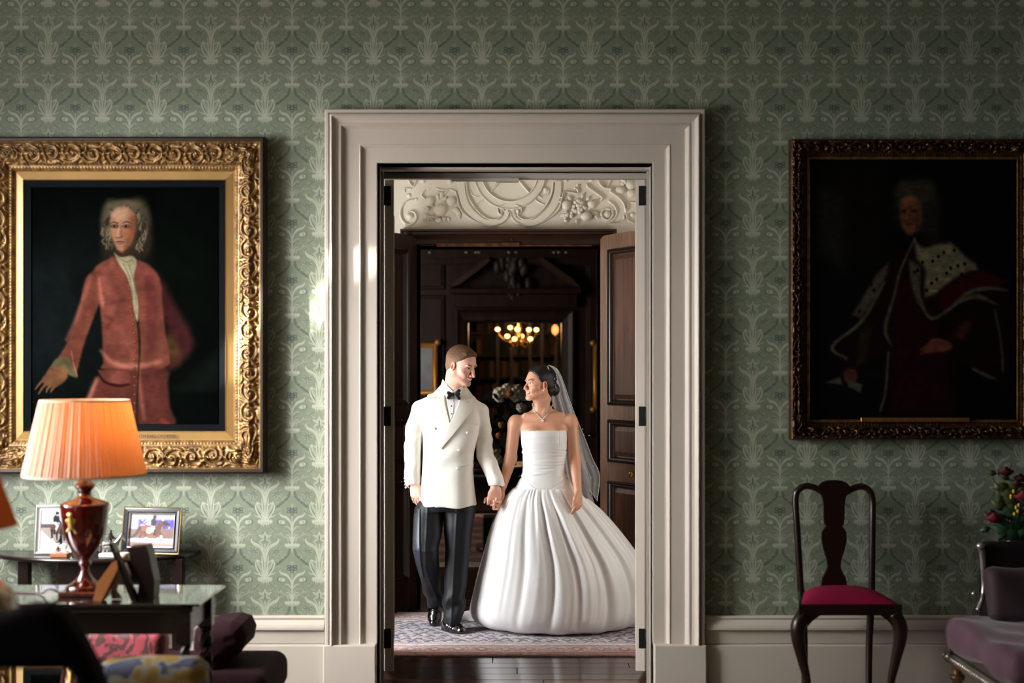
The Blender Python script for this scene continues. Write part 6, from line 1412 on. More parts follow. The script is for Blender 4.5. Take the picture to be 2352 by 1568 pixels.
# --- figurines
def horse_fig(name, label, px, py, y, k, mirror=1, base=None, mt=None):
    c = P(px, py, y); c[2] = tz+.001; r = empty(name, c); tag(r, label, 'figurine'); s_ = k*mirror
    def q(x, z, yy=0): return c+v3(x*s_, yy*k, .016+z*k)
    S = SDF(); S.cone(q(-.28, .46), q(.25, .46), .17*k, .15*k, .01); S.cone(q(.27, .5), q(.52, .85), .13*k, .075*k, .008); S.cone(q(.52, .86), q(.72, .68), .075*k, .05*k, .005)
    for x0, x1, yy in ((-.33, -.40, -.07), (-.28, -.20, .07), (.25, .36, -.07), (.22, .18, .07)): S.chain([q(x0, .38, yy), q((x0+x1)/2+.03, .2, yy), q(x1, .0, yy)], [.08*k, .048*k, .04*k], .004)
    S.chain([q(-.40, .5), q(-.55, .35), q(-.56, .1)], [.04*k, .05*k, .02*k], .004); S.cone(q(.53, .93), q(.55, 1.0), .02*k, .01*k, .003)
    V, Fc = S.mesh(.0016); raw_obj('horse', V, Fc, mt or silver, r)
    S = SDF(); S.cone(q(-.02, .58), q(.0, .95), .09*k, .10*k, .004); S.cone(q(.01, 1.08), q(.01, 1.12), .065*k, .06*k, .003)
    for yy in (-.1, .1): S.chain([q(0, .6, yy*.6), q(.12, .42, yy*1.3), q(.06, .15, yy*1.3)], [.07*k, .05*k, .035*k], .003); S.chain([q(0, .95, yy), q(.15, .75, yy), q(.32, .72, yy*.5)], [.04*k, .032*k, .025*k], .003)
    V, Fc = S.mesh(.0014); raw_obj('rider', V, Fc, mat(name+'_rider', (52, 50, 54), .3, metal=.5), r)
    b = MB(); bw = base[0]; b.box((c[0]-bw, y-.03, tz+.001), (c[0]+bw, y+.03, tz+.018+base[1]), .002); b.build('base', base[2], r)
horse_fig('horse_figurine', 'small silver horse and rider figurine between the lamp and the blue-black frame', 254, 1276, 6.42, .098, 1, (.05, .0, mat('pale_marble', (226, 224, 222), .3)))
horse_fig('horse_figurine', 'small white horse figurine on copper base in front of the silver frame', 139, 1276, 6.42, .075, -1, (.042, .0, mat('copper', (190, 128, 92), .3, metal=.6)), mat('white_china', (236, 234, 232), .25))
b = MB(); b.lathe([(0, 0), (.018, 0), (.020, .004), (.026, .022), (.024, .022), (.018, .006), (0, .005)], (P(284, 0, 6.40)[0], 6.40, tz+.001), 24); tag(b.build('trinket_bowl', mat('bowl_china', (222, 196, 170), .3)), 'tiny pale bowl beside the silver horse figurine', 'bowl')
# --- desk-height side table with dark glossy top and barley-twist legs
dk = empty('side_table', (-1.75, 5.25, 0)); tag(dk, 'dark side table with glass-covered top and twisted legs, carrying the red lamp', 'table')
gl_m = mat('glass_over_dark_wood', (20, 16, 15), .05, spec=.9, coat=1)
X0_, X1_, Y0_, Y1_ = -2.45, -1.215, 5.03, 5.48; zt_ = .76
b = MB(); b.box((X0_+.02, Y0_+.01, zt_-.035), (X1_-.03, Y1_-.01, zt_-.010), .006); b.build('table_top', ebon, dk)
b = MB(); b.box((X0_, Y0_, zt_-.010), (X1_, Y1_, zt_), .002); b.build('glass_top', gl_m, dk)
b = MB(); b.box((X0_+.06, Y0_+.04, .635), (X1_-.06, Y0_+.06, zt_-.035), .002); b.box((X1_-.08, Y0_+.05, .635), (X1_-.06, Y1_-.04, zt_-.035), .002); b.box((X0_+.06, Y1_-.06, .635), (X1_-.06, Y1_-.04, zt_-.035), .002); b.build('apron', ebon, dk)
for x, y in ((X1_-.07, Y0_+.05), (X1_-.07, Y1_-.05), (X0_+.08, Y0_+.05), (X0_+.08, Y1_-.05)):
    b = MB(); b.box((x-.03, y-.03, .60), (x+.03, y+.03, zt_-.035), .003); t = np.linspace(0, 1, 46); an = t*22
    for ph in (0, math.pi): b.tube(np.c_[x+.012*np.cos(an+ph), y+.012*np.sin(an+ph), .10+t*.50], .0165, 8)
    b.box((x-.028, y-.028, .0), (x+.028, y+.028, .12), .003); b.build('leg', ebon, dk)
# --- red urn lamp
lx, ly = P(195, 0, 5.26)[0], 5.26; sL = F/ly
lamp = empty('table_lamp', (lx, ly, zt_)); tag(lamp, 'lit table lamp with red urn base, gilt emblem and pleated cream shade', 'lamp')
def zl(py): return CH-(py-HY)/sL
red = mat('red_lacquer', (92, 12, 8), .14, coat=1, noise=.25, nscale=6, col2=(52, 7, 6)); marble = mat('red_marble', (92, 40, 30), .2, noise=.4, nscale=22, col2=(50, 22, 18), coat=.6)
b = MB(); b.box((lx-47/sL, ly-47/sL, zt_), (lx+47/sL, ly+47/sL, zl(1352)), .004); b.build('plinth', marble, lamp)
prof_ = [(0, 1352), (42, 1352), (43, 1348), (40, 1343), (30, 1338), (20, 1330), (12, 1318), (9, 1306), (9, 1300), (14, 1296), (14, 1290), (10, 1286), (16, 1279), (28, 1264), (38, 1247), (46, 1225), (50, 1200), (53, 1175), (55, 1160), (55, 1156), (50, 1154), (38, 1149), (22, 1144), (15, 1138), (14, 1130), (17, 1124), (22, 1119), (23, 1114), (18, 1107), (10, 1101), (5, 1097), (4, 1088), (0, 1088)]
b = MB(); b.lathe([(r/sL, zl(p)) for r, p in prof_], (lx, ly, 0), 48); b.build('urn_base', red, lamp)
S = SDF(); 
for a_, c_, r_ in (((-16, 1178), (-14, 1206), 7), ((-24, 1190), (-16, 1206), 4), ((-7, 1188), (-13, 1206), 4), ((-14, 1200), (-24, 1214), 3.5), ((-14, 1200), (-4, 1218), 3.5), ((-22, 1176), (-10, 1178), 3.5)):
    S.cone((lx+a_[0]/sL, ly-48/sL, zl(a_[1])), (lx+c_[0]/sL, ly-47/sL, zl(c_[1])), r_/sL, r_/sL*.8, .004)
V, Fc = S.mesh(.0018); raw_obj('gilt_emblem', V, Fc, mat('emblem_gilt', (206, 170, 100), .3, metal=.6), lamp)
sx = P(195, 0, ly)[0]; th = np.linspace(0, 2*math.pi, 640, endpoint=False); pl_ = .0022*np.sin(th*96+1.5*np.sin(th*11))+.0016*np.sin(th*37+1)+.0012*np.sin(th*17); G = []
for t in np.linspace(0, 1, 14):
    r = (98+(136-98)*t)/sL; z = zl(921)+(zl(1089)-zl(921))*t; G.append(np.c_[sx+(r+pl_)*np.cos(th), ly+(r+pl_)*np.sin(th), np.full(640, z)])
def shade_mat(name, c1, c2, tr):
    m = bpy.data.materials.new(name); m.use_nodes = True; nt = m.node_tree; N = nt.nodes; L = nt.links; N.remove(N['Principled BSDF'])
    df = N.new('ShaderNodeBsdfDiffuse'); tl = N.new('ShaderNodeBsdfTranslucent'); a = N.new('ShaderNodeMixShader'); df.inputs[0].default_value = lin(c1)+(1,); tl.inputs[0].default_value = lin(c2)+(1,); a.inputs[0].default_value = tr
    L.new(df.outputs[0], a.inputs[1]); L.new(tl.outputs[0], a.inputs[2]); L.new(a.outputs[0], N['Material Output'].inputs[0]); return m
shm = shade_mat('pleated_silk', (226, 212, 194), (238, 152, 78), .40)
b = MB(); b.grid(G, cv=True); b.build('lamp_shade', shm, lamp, fix=False)
b = MB(); tt = np.linspace(0, 2*math.pi, 80)
mat('shade_braid', (214, 190, 166), .8)
for r, z in ((98.5, 920), (136.5, 1089)):
    b = MB(); b.grid([np.c_[sx+(r/sL+.002)*np.cos(tt), ly+(r/sL+.002)*np.sin(tt), np.full(80, zl(z)+dz)] for dz in (-.004, .004)]); b.build('shade_trim', bpy.data.materials['shade_braid'], lamp, fix=False)
b = MB(); b.ball((sx, ly, zl(1010)), (.03, .03, .045), 16); b.build('bulb', emis('bulb_glow', (255, 190, 110), 3), lamp); b = MB(); b.tube([(sx, ly, zl(1090)), (sx, ly, zl(1030))], .011, 12); b.build('lamp_socket', brass, lamp)
b = MB(); b.tube([(sx, ly, zl(1032)), (sx-.0, ly, zl(925))], .002, 6)
for a_ in range(3): b.tube([(sx, ly, zl(926)), (sx+98/sL*math.cos(a_*2.09), ly+98/sL*math.sin(a_*2.09), zl(922))], .002, 6)
b.build('shade_carrier', brass, lamp)
pl = point('lamp_light', (sx, ly, zl(1010)+.055), 4.2, (1, .52, .21), .03)
# cable on the table
b = MB(); b.tube([(lx-.07, ly-.05, zt_+.006), (lx-.12, ly-.06, zt_+.03), (lx-.16, ly-.03, zt_+.008), (lx-.2, ly-.0, zt_+.005), (lx-.3, ly+.02, zt_+.005)], .004, 6, m=24); b.build('cable', mat('cable_brown', (84, 60, 56), .5), lamp)
# frames on the side table, seen from the side and behind
def slab(name, label, p0, p1, y, wd, dpt, m_, parts=None, yoff=0):
    a_, c_ = P(*p0, y), P(*p1, y); a_[2] = max(a_[2], zt_+.002); r = empty(name, (a_[0], y, zt_)); tag(r, label, 'photo frame')
    return r
r = empty('photo_frame', (P(258, 0, 5.1)[0], 5.1, zt_)); tag(r, 'photo frame seen edge-on from behind with tan easel back, right of the red lamp', 'photo frame')
b = MB(); b.prism([(P(x, y_, 5.1)[0], max(P(x, y_, 5.1)[2], .762)) for x, y_ in ((219, 1376), (238, 1379), (276, 1302), (273, 1284), (262, 1290), (228, 1336))], 5.07, 5.13, 1); b.build('easel_back', mat('tan_leather', (184, 112, 54), .6, noise=.2), r)
b = MB(); b.prism([(P(x, y_, 5.1)[0], max(P(x, y_, 5.1)[2], .762)) for x, y_ in ((252, 1246), (260, 1246), (316, 1384), (304, 1384))], 5.08, 5.13, 1); b.build('frame', ebon, r)
b = MB(); b.prism([(P(x, y_, 5.22)[0], max(P(x, y_, 5.22)[2], .762)) for x, y_ in ((268, 1320), (286, 1296), (291, 1318), (283, 1346), (297, 1378), (272, 1380))], 5.132, 5.137, 1); b.build('velvet_strut', mat('pink_lining', (214, 172, 158), .8), r)
r = empty('photo_frame', (P(325, 0, 5.14)[0], 5.14, zt_)); tag(r, 'thick dark brown photo frame seen from its side, tilted, on the side table', 'photo frame')
b = MB(); b.prism([(P(x, y_, 5.14)[0], max(P(x, y_, 5.14)[2], .762)) for x, y_ in ((292, 1258), (334, 1254), (341, 1270), (354, 1335), (352, 1378), (314, 1382), (318, 1340), (300, 1290))], 5.145, 5.23, 1); b.build('frame', mat('brown_leather', (44, 22, 18), .4, noise=.3), r)
b = MB(); b.prism([(P(x, y_, 5.17)[0], P(x, y_, 5.17)[2]) for x, y_ in ((289, 1290), (296, 1290), (306, 1318), (300, 1322))], 5.14, 5.144, 1); b.build('easel_back', bpy.data.materials['pink_lining'], r)
# --- chaise behind the side table, with pink cushion
plum = mat('plum_velvet', (42, 19, 25), .85, sheen=.0, spec=.15, noise=.25, nscale=5, bump=.1, bscale=200)
plumd = mat('dark_plum_velvet', (15, 9, 12), .85, sheen=0, spec=.15, noise=.2, nscale=5)
ch = empty('chaise_longue', (-1.5, 5.9, 0)); tag(ch, 'low plum velvet chaise with rolled scroll arm beside the side table', 'chaise longue')
S = SDF(); yc = 5.85; poly_sdf(S, [(462, 1432), (500, 1419), (545, 1415), (568, 1422), (579, 1446), (573, 1474), (552, 1494), (538, 1516), (534, 1548), (450, 1548)], yc, yc-.17, yc+.17, .07)
def tuft(X, Y, Z):
    px = CX+X*F/yc; py = HY+(CH-Z)*F/yc; return (.006*gauss(np.sin(px*.10+py*.05), 1, .6)*gauss(np.sin(py*.12-px*.04), 1, .6)).astype(np.float32)
S.disp(tuft); V, Fc = S.mesh(.006); raw_obj('scroll_arm', V, Fc, plum, ch)
S = SDF(); S.box((-1.62, yc, .27), (.56, .29, .085), .06, None, .02); V, Fc = S.mesh(.009); raw_obj('seat', V, Fc, plum, ch)
b = MB()
for x in (-2.1, -1.13):
    for y in (yc-.22, yc+.22): b = MB(); b.tube([(x, y, 0), (x, y, .06), (x, y, .20)], [.014, .024, .03], 12); b.build('leg', mahog, ch)
dam = mat('pink_damask', (196, 78, 92), .6, noise=.1, sheen=.3); 
nt = dam.node_tree; nz = nt.nodes.new('ShaderNodeTexNoise'); nz.inputs['Scale'].default_value = 17; nz.inputs['Distortion'].default_value = 1.6; cr_ = nt.nodes.new('ShaderNodeValToRGB'); cr_.color_ramp.elements[0].position = .46; cr_.color_ramp.elements[1].position = .52
cr_.color_ramp.elements[0].color = lin((84, 42, 44))+(1,); cr_.color_ramp.elements[1].color = lin((172, 62, 78))+(1,); tcn = nt.nodes.new('ShaderNodeTexCoord'); nt.links.new(tcn.outputs['Object'], nz.inputs[0]); nt.links.new(nz.outputs['Fac'], cr_.inputs[0]); nt.links.new(cr_.outputs[0], nt.nodes['Principled BSDF'].inputs['Base Color'])
S = SDF(); y_ = 5.72; a_, c_ = P(185, 1457, y_), P(378, 1525, y_)
S.box(((a_[0]+c_[0])/2, y_+.05, .345+.085), ((c_[0]-a_[0])/2, .075, .085), .05, Rx(-.25), .02); S.disp(lambda X, Y, Z: (.004*np.sin(X*40+Z*30)).astype(np.float32)+0*Y)
V, Fc = S.mesh(.006); V[:, 2] = np.maximum(V[:, 2], .356); tag(raw_obj('cushion', V, Fc, dam), 'pink and brown damask cushion seen under the side table', 'cushion')
# --- floral chair back in front of the side table
fl_m = mat('floral_chintz', (190, 160, 70), .8); nt = fl_m.node_tree
nz = nt.nodes.new('ShaderNodeTexNoise'); nz.inputs['Scale'].default_value = 9; nz.inputs['Detail'].default_value = 2; cr_ = nt.nodes.new('ShaderNodeValToRGB'); cr_.color_ramp.interpolation = 'EASE'
els = cr_.color_ramp.elements; els[0].position = .34; els[0].color = lin((40, 58, 54))+(1,); els[1].position = .66; els[1].color = lin((96, 104, 128))+(1,)
for p_, c_ in ((.42, (150, 120, 58)), (.50, (170, 140, 78)), (.55, (170, 168, 156)), (.60, (84, 92, 120))): e_ = els.new(p_); e_.color = lin(c_)+(1,)
tcn = nt.nodes.new('ShaderNodeTexCoord'); nt.links.new(tcn.outputs['Object'], nz.inputs[0]); nt.links.new(nz.outputs['Fac'], cr_.inputs[0]); nt.links.new(cr_.outputs[0], nt.nodes['Principled BSDF'].inputs['Base Color'])
ar = empty('armchair', (-1.25, 4.5, 0)); tag(ar, 'floral yellow and blue upholstered chair, its back top just above the picture bottom', 'armchair')
S = SDF(); poly_sdf(S, [(222, 1538), (245, 1514), (330, 1508), (452, 1511), (474, 1530), (480, 1700), (484, 1990), (216, 1990)], 4.62, 4.56, 4.70, .05); V, Fc = S.mesh(.008); raw_obj('backrest', V, Fc, fl_m, ar)
S = SDF(); S.box((-1.27, 4.84, .36), (.21, .15, .09), .05); V, Fc = S.mesh(.01); raw_obj('seat', V, Fc, fl_m, ar)
for x in (-1.44, -1.14):
    for y in (4.62, 4.92): b = MB(); b.tube([(x, y, 0), (x, y, .28)], [.014, .024], 10); b.build('leg', mahog, ar)
# --- open-backed dark chair in the near foreground; under its padded back rail the table behind shows
ac = empty('armchair', (-1.3, 3.4, 0)); tag(ac, 'black-plum upholstered chair back in the left foreground, curving down to the right', 'armchair')
S = SDF(); poly_sdf(S, [(-120, 1424), (20, 1402), (68, 1386), (118, 1386), (146, 1400), (188, 1458), (216, 1512), (240, 1570), (256, 1640), (262, 1800), (225, 1800), (210, 1620), (184, 1550), (168, 1529), (-120, 1529)], 3.4, 3.33, 3.47, .045); V, Fc = S.mesh(.006); raw_obj('backrest', V, Fc, plumd, ac)
S = SDF(); S.box((-1.36, 3.22, .44), (.33, .28, .08), .05); V, Fc = S.mesh(.012); raw_obj('seat', V, Fc, plumd, ac)
b = MB(); b.tube([(-1.075, 3.4, .3), (-1.078, 3.4, .55), (-1.07, 3.4, .66)], [.024, .024, .026], 12); b.build('back_post', mahog, ac)
for x in (-1.62, -1.08):
    for y in (3.0, 3.4): b = MB(); b.tube([(x, y, 0), (x, y, .40)], [.016, .026], 10); b.build('leg', mahog, ac)
# --- near table with a mirror-dark top: it shows the gold frame and the lamp upside down
nt_ = empty('glass_table', (-1.8, 3.8, 0)); tag(nt_, 'dark glass-topped table at bottom left, reflecting the gold frame and red lamp', 'table')
b = MB(); b.box((-2.7, 3.6, .735), (-1.27, 4.04, .75), .003); b.build('glass_top', mat('dark_mirror_glass', (120, 118, 116), .03, metal=1), nt_)
for x in (-2.6, -1.31):
    for y in (3.66, 3.98): b = MB(); b.box((x-.02, y-.02, 0), (x+.02, y+.02, .735), .003); b.build('leg', ebon, nt_)
l2 = empty('table_lamp', (-1.74, 3.84, .75)); tag(l2, 'second lamp at the far left edge, amber shade and gold jar base', 'lamp')
yl = 3.82; s2_ = F/yl; cx2 = (28-CX)/s2_-.24
b = MB(); b.lathe([(0, .7505), (.16, .7505), (.165, .77), (.14, .79), (.15, .82), (.225, .90), (.245, .96), (.23, 1.0), (.18, 1.045), (.10, 1.07), (.05, 1.09), (.03, 1.12), (0, 1.12)], (cx2, yl, 0), 48); b.build('jar_base', mat('gold_glaze', (178, 128, 44), .25, noise=.25, coat=.6), l2)
zb_ = CH-(1210-HY)/s2_; b = MB(); b.lathe([(.24, zb_), (.135, zb_+.30)], (cx2, yl, 0), 64); b.build('lamp_shade', shade_mat('amber_silk', (200, 150, 96), (190, 92, 36), .4), l2, fix=False)
b = MB(); b.tube([(cx2, yl, 1.11), (cx2, yl, zb_+.2)], .008, 8); b.build('lamp_stem', brass, l2); point('lamp_light', (cx2, yl, zb_+.14), 1.2, (1, .45, .17), .03)
b = MB(); b.ball((cx2, yl, zb_+.12), .028, 12); b.build('bulb', bpy.data.materials['bulb_glow'], l2)
# ============================================================ RIGHT SIDE
# --- side chair with vase splat
yr, yf = 6.50, 6.13; c_ = empty('side_chair', (P(1925, 0, yr)[0], 6.3, 0)); tag(c_, 'dark wooden side chair with vase-shaped splat and crimson seat against the wall', 'chair')
def CP(px, py, y): return P(px, py, y)
for pts, r_ in (([(1842, 1395, 0), (1836, 1300, 0), (1830, 1200, .01), (1827, 1150, .02), (1832, 1127, .02), (1850, 1116, .02), (1872, 1120, .02), (1892, 1132, .02)], .0165), ([(2002, 1395, 0), (2003, 1300, 0), (2004, 1200, .01), (2004, 1150, .02), (1998, 1128, .02), (1980, 1117, .02), (1958, 1122, .02), (1936, 1134, .02)], .0165)):
    b = MB(); b.tube([CP(x, y_, yr+d) for x, y_, d in pts], r_, 14, m=50, up=(0, 1, 0)); b.build('back_post', mahog, c_)
half = [(0, 1102), (16, 1103), (29, 1108), (38, 1118), (34, 1129), (27, 1142), (24, 1160), (24, 1190), (22, 1204), (18, 1208), (22, 1212), (28, 1222), (29, 1240), (24, 1262), (17, 1285), (15, 1300), (16, 1306), (22, 1318), (28, 1330), (29, 1342), (36, 1352), (38, 1358), (0, 1358)]
cx0 = 1916; R_s = [(cx0+x, y_) for x, y_ in half]; L_s = [(cx0-x, y_) for x, y_ in half[::-1] if x > 0]
b = MB(); pts = [(CP(x, y_, yr)[0], CP(x, y_, yr)[2]) for x, y_ in R_s+L_s]; b.prism(pts, yr-.002, yr+.016, 1); b.build('splat', mahog, c_)
b = MB(); xa, xb = CP(1838, 0, yr)[0], CP(2006, 0, yr)[0]; za = CP(0, 1385, yr)[2]; b.box((xa, yr-.02, za-.03), (xb, yr+.02, za+.05), .004); b.build('back_rail', mahog, c_)
fa, fb = CP(1835, 0, yf)[0], CP(2072, 0, yf)[0]; zr = CP(0, 1413, yf)[2]; zq = CP(0, 1388, yf)[2]
b = MB(); b.prism([(fa, yf), (fb, yf), (fb-.01, yf+.03), (xb+.01, yr), (xa-.01, yr), (fa+.005, yf+.03)], zr, zq, 2); b.build('seat_rail', mahog, c_)
n = 26; G = np.zeros((n, n, 3))
for i in range(n):
    for j in range(n):
        u, v = i/(n-1), j/(n-1); x0 = fa+.012+(xa-fa)*v; x1 = fb-.012+(xb-fb)*v; e = (1-abs(2*u-1)**3.2)*(1-abs(2*v-1)**4); G[i, j] = (x0+(x1-x0)*u, yf+.01+(yr-.03-yf)*v, zq-.002+.052*e**.7)
b = MB(); b.grid(G); b.build('seat', mat('crimson_silk', (132, 14, 54), .75, sheen=.0, spec=.2, noise=.08, nscale=4), c_)
for sx, px in ((-1, 1848), (1, 2052)):
    pts = [(px, 1408, .0, .034), (px+sx*14, 1436, -.01, .036), (px+sx*15, 1470, -.015, .030), (px+sx*4, 1520, -.005, .023), (px-sx*6, 1570, .0, .018), (px-sx*4, 1625, .0, .017), (px+sx*4, 1648, -.02, .026)]
    b = MB(); K = [np.r_[CP(x, y_, yf+.03+d), r] for x, y_, d, r in pts]; K = np.array(K); K[-1, 2] = .018; K[-2, 2] = .06; b.tube(K[:, :3], K[:, 3], 14, m=40, up=(1, 0, 0)); b.build('leg', mahog, c_)
for px, pb in ((1845, 1848), (2000, 1996)):
    b = MB(); K = np.array([np.r_[CP(px, 1395, yr), .019], np.r_[CP(pb, 1500, yr+.0), .017], np.r_[CP(pb, 1612, yr+.03), .016]]); K[-1, 2] = 0; b.tube(K[:, :3], K[:, 3], 10, m=12, up=(1, 0, 0)); b.build('leg', mahog, c_)
for sx, px in ((1, 1868), (-1, 2036)):
    b = MB(); b.prism([(CP(px-sx*12, 0, yf+.02)[0], zr), (CP(px+sx*16, 0, yf+.02)[0], zr), (CP(px-sx*4, 0, yf+.02)[0], zr-.03), (CP(px-sx*14, 0, yf+.02)[0], zr-.055)], yf+.01, yf+.035, 1); b.build('corner_bracket', mahog, c_)
# --- settee with silvered frame
yb_, yn = 6.32, 5.35; st = empty('settee', (2.9, 5.9, 0)); tag(st, 'purple velvet settee with silvered carved frame at the bottom right corner', 'sofa')
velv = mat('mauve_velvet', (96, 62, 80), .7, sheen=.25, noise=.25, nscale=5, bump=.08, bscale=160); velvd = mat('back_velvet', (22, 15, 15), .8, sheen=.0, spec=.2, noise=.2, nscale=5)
sil = mat('silvered_wood', (178, 168, 158), .26, metal=.8, noise=.3, nscale=40)
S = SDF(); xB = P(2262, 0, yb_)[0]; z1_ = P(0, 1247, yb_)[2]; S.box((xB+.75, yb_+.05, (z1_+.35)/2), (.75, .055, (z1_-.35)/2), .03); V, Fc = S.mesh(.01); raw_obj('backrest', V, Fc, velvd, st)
b = MB(); b.tube([P(2250, 1252, yb_-.01), P(2254, 1268, yb_-.01), P(2258, 1300, yb_-.01), P(2260, 1340, yb_-.01), P(2256, 1375, yb_-.02), P(2246, 1402, yb_-.03)], [.018, .012, .015, .013, .012, .014], 10, m=40); b.ball(P(2252, 1254, yb_-.01), .022, 10); b.ball(P(2237, 1363, yb_-.03), .014, 8); b.build('back_post', sil, st)
zs_ = .44; xs0 = 2.05
S = SDF(); S.box((xs0+.85, 5.83, .415), (.86, .42, .075), .055); 
def vf(X, Y, Z): return (.010*np.sin(X*16+Y*9+2*np.sin(Y*7))*np.sin(Y*11-X*4)+.006*np.sin(X*31+Y*13)).astype(np.float32)+0*Z
S.disp(vf); V, Fc = S.mesh(.009); raw_obj('seat', V, Fc, velv, st)
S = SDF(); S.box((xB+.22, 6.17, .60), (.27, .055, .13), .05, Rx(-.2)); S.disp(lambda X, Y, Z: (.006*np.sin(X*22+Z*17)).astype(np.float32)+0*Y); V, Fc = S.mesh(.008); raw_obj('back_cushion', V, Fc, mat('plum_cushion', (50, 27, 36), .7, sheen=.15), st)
xr_ = 2.065
b = MB(); b.box((xr_, yn, .265), (xr_+.03, 6.3, .315), .004); t = np.linspace(yn, 6.28, 36)
for i, y in enumerate(t): b.ball((xr_-.004, y, .29), (.008, .012, .018), 6)
b.box((xr_, yn-.01, .265), (xr_+1.6, yn+.03, .315), .004); b.build('seat_rail', sil, st)
b = MB(); b.ball((xr_+.005, 6.22, .345), (.02, .02, .045), 10); b.ball((xr_-.005, 6.2, .30), .028, 8); b.build('carved_corner', sil, st)
brs = mat('gilded_leg', (150, 118, 90), .3, metal=.6, noise=.3, nscale=40)
for x, y in ((xr_+.04, 6.22), (xr_+.04, yn+.04), (xr_+1.5, 6.22), (xr_+1.5, yn+.04)):
    b = MB(); b.lathe([(.0, 0), (.018, 0), (.022, .02), (.016, .04), (.020, .10), (.026, .17), (.018, .18), (.034, .19), (.036, .20), (.034, .21), (.020, .215), (.026, .235), (.020, .25), (.03, .262), (.03, .27), (0, .27)], (x, y, 0), 20); b.build('leg', brs, st)
# --- flowers behind the settee
sx_, sy_ = P(2338, 0, 6.53)[0], 6.55
fs = empty('flower_stand', (sx_, sy_, 0)); tag(fs, 'slim dark stand hidden behind the settee, under the red flowers', 'table')
b = MB(); b.lathe([(0, .80), (.085, .80), (.09, .81), (.085, .82), (0, .82)], (sx_, sy_, 0), 32); b.build('top', mahog, fs); b = MB(); b.lathe([(0, 0), (.1, 0), (.1, .02), (.03, .05), (.02, .3), (.03, .5), (.018, .8), (0, .8)], (sx_, sy_, 0), 20); b.build('stem', mahog, fs)
bq = empty('flower_vase', (sx_, sy_, .82)); tag(bq, 'vase of dark red roses, green leaves and yellow sprays behind the settee', 'flowers')
b = MB(); b.lathe([(0, .823), (.045, .823), (.06, .86), (.065, .90), (.045, .95), (.05, .97), (.044, .97), (.04, .95), (0, .9)], (sx_, sy_, 0), 28); b.build('vase', mat('dark_glaze', (30, 36, 40), .2, coat=.6), bq)
rosem = mat('red_rose', (104, 8, 18), .7, sheen=.0, noise=.2, nscale=40); rose2 = mat('deep_rose', (62, 8, 16), .6); lf = mat('green_leaf', (34, 66, 40), .45, noise=.25, nscale=20); lf2 = mat('olive_leaf', (62, 70, 34), .5); yl_ = mat('yellow_spray', (190, 160, 40), .6)
rr = random.Random(8)
def rose(px, py, y, r, m_):
    c = P(px, py, y); b = MB()
    for k in range(3):
        for i in range(5):
            a = i*1.257+k*.6; R0 = r*(.3+.32*k); G = np.zeros((6, 6, 3))
            for u in range(6):
                for v in range(6):
                    th_ = a+(u/5-.5)*1.7; ph_ = v/5; rad = R0*(.4+.75*math.sin(ph_*1.9)+(.16*ph_ if k == 2 else 0)); G[u, v] = (c[0]+rad*math.cos(th_), c[1]+rad*math.sin(th_)*.8-.0, c[2]-r*.6+ph_*r*(1.35-.25*k))
            b.grid(G)
    b.build('rose', m_, bq, fix=False)
for px, py, y, r, m_ in ((2310, 1083, 6.48, .034, rose2), (2283, 1190, 6.46, .036, rosem), (2276, 1178, 6.50, .026, rose2), (2350, 1140, 6.44, .038, rosem), (2345, 1098, 6.50, .03, rose2), (2335, 1110, 6.46, .022, rose2), (2306, 1160, 6.5, .024, rose2), (2366, 1180, 6.46, .034, rosem)): rose(px, py, y, r, m_)
def leafb(px, py, y, L_, a, m_, nm='leaf'):
    c = P(px, py, y); G = np.zeros((8, 5, 3)); ca, sa = math.cos(a), math.sin(a)
    for i in range(8):
        t = i/7; w_ = L_*.26*math.sin(math.pi*min(1, t*.92+.06))
        for j in range(5): v = (j-2)/2*w_; G[i, j] = (c[0]+t*L_*ca-v*sa, c[1]-.02*math.sin(t*3)+abs(j-2)*.004, c[2]+t*L_*sa+v*ca)
    b = MB(); b.grid(G); b.build(nm, m_, bq, fix=False)
for px, py, L_, a, m_ in ((2300, 1215, .09, .3, lf), (2320, 1230, .10, 2.6, lf), (2330, 1205, .09, 1.4, lf), (2292, 1240, .08, .9, lf), (2345, 1225, .10, 2.0, lf), (2310, 1190, .07, 2.9, lf), (2325, 1170, .08, 1.8, lf), (2300, 1130, .06, 2.2, lf2), (2320, 1100, .07, 2.7, lf2), (2290, 1088, .06, 2.9, lf2), (2330, 1130, .08, .6, lf2), (2350, 1200, .08, 2.4, lf), (2345, 1165, .08, 1.2, lf), (2285, 1160, .06, 1.0, lf2), (2335, 1240, .09, 1.0, lf), (2298, 1205, .08, 2.2, lf), (2335, 1215, .12, 2.9, lf), (2340, 1190, .12, 2.5, lf), (2350, 1235, .13, 2.8, lf), (2335, 1150, .11, 2.4, lf2), (2350, 1125, .10, 2.6, lf2), (2325, 1200, .10, .4, lf), (2345, 1180, .10, 3.2, lf), (2312, 1225, .10, 2.0, lf), (2330, 1185, .10, 1.9, lf2), (2320, 1115, .09, 3.3, lf2), (2348, 1155, .12, 2.9, lf2), (2310, 1172, .09, 2.5, lf2), (2276, 1212, .06, 3.4, lf), (2318, 1148, .06, .8, lf2)): leafb(px, py, 6.49, L_, a, m_)
for q in range(9):
    p0 = P(2325+rr.uniform(-25, 20), 1245, 6.5); p1 = P((2275, 2283, 2300, 2312, 2334, 2345, 2350, 2366, 2318)[q], (1080, 1195, 1160, 1085, 1112, 1100, 1140, 1180, 1180)[q], 6.49); b = MB(); b.tube([v3(sx_, sy_, .96), (p0+v3(sx_, sy_, 1.0))/2, p1], .0026, 5, m=12); b.build('stem', lf, bq)
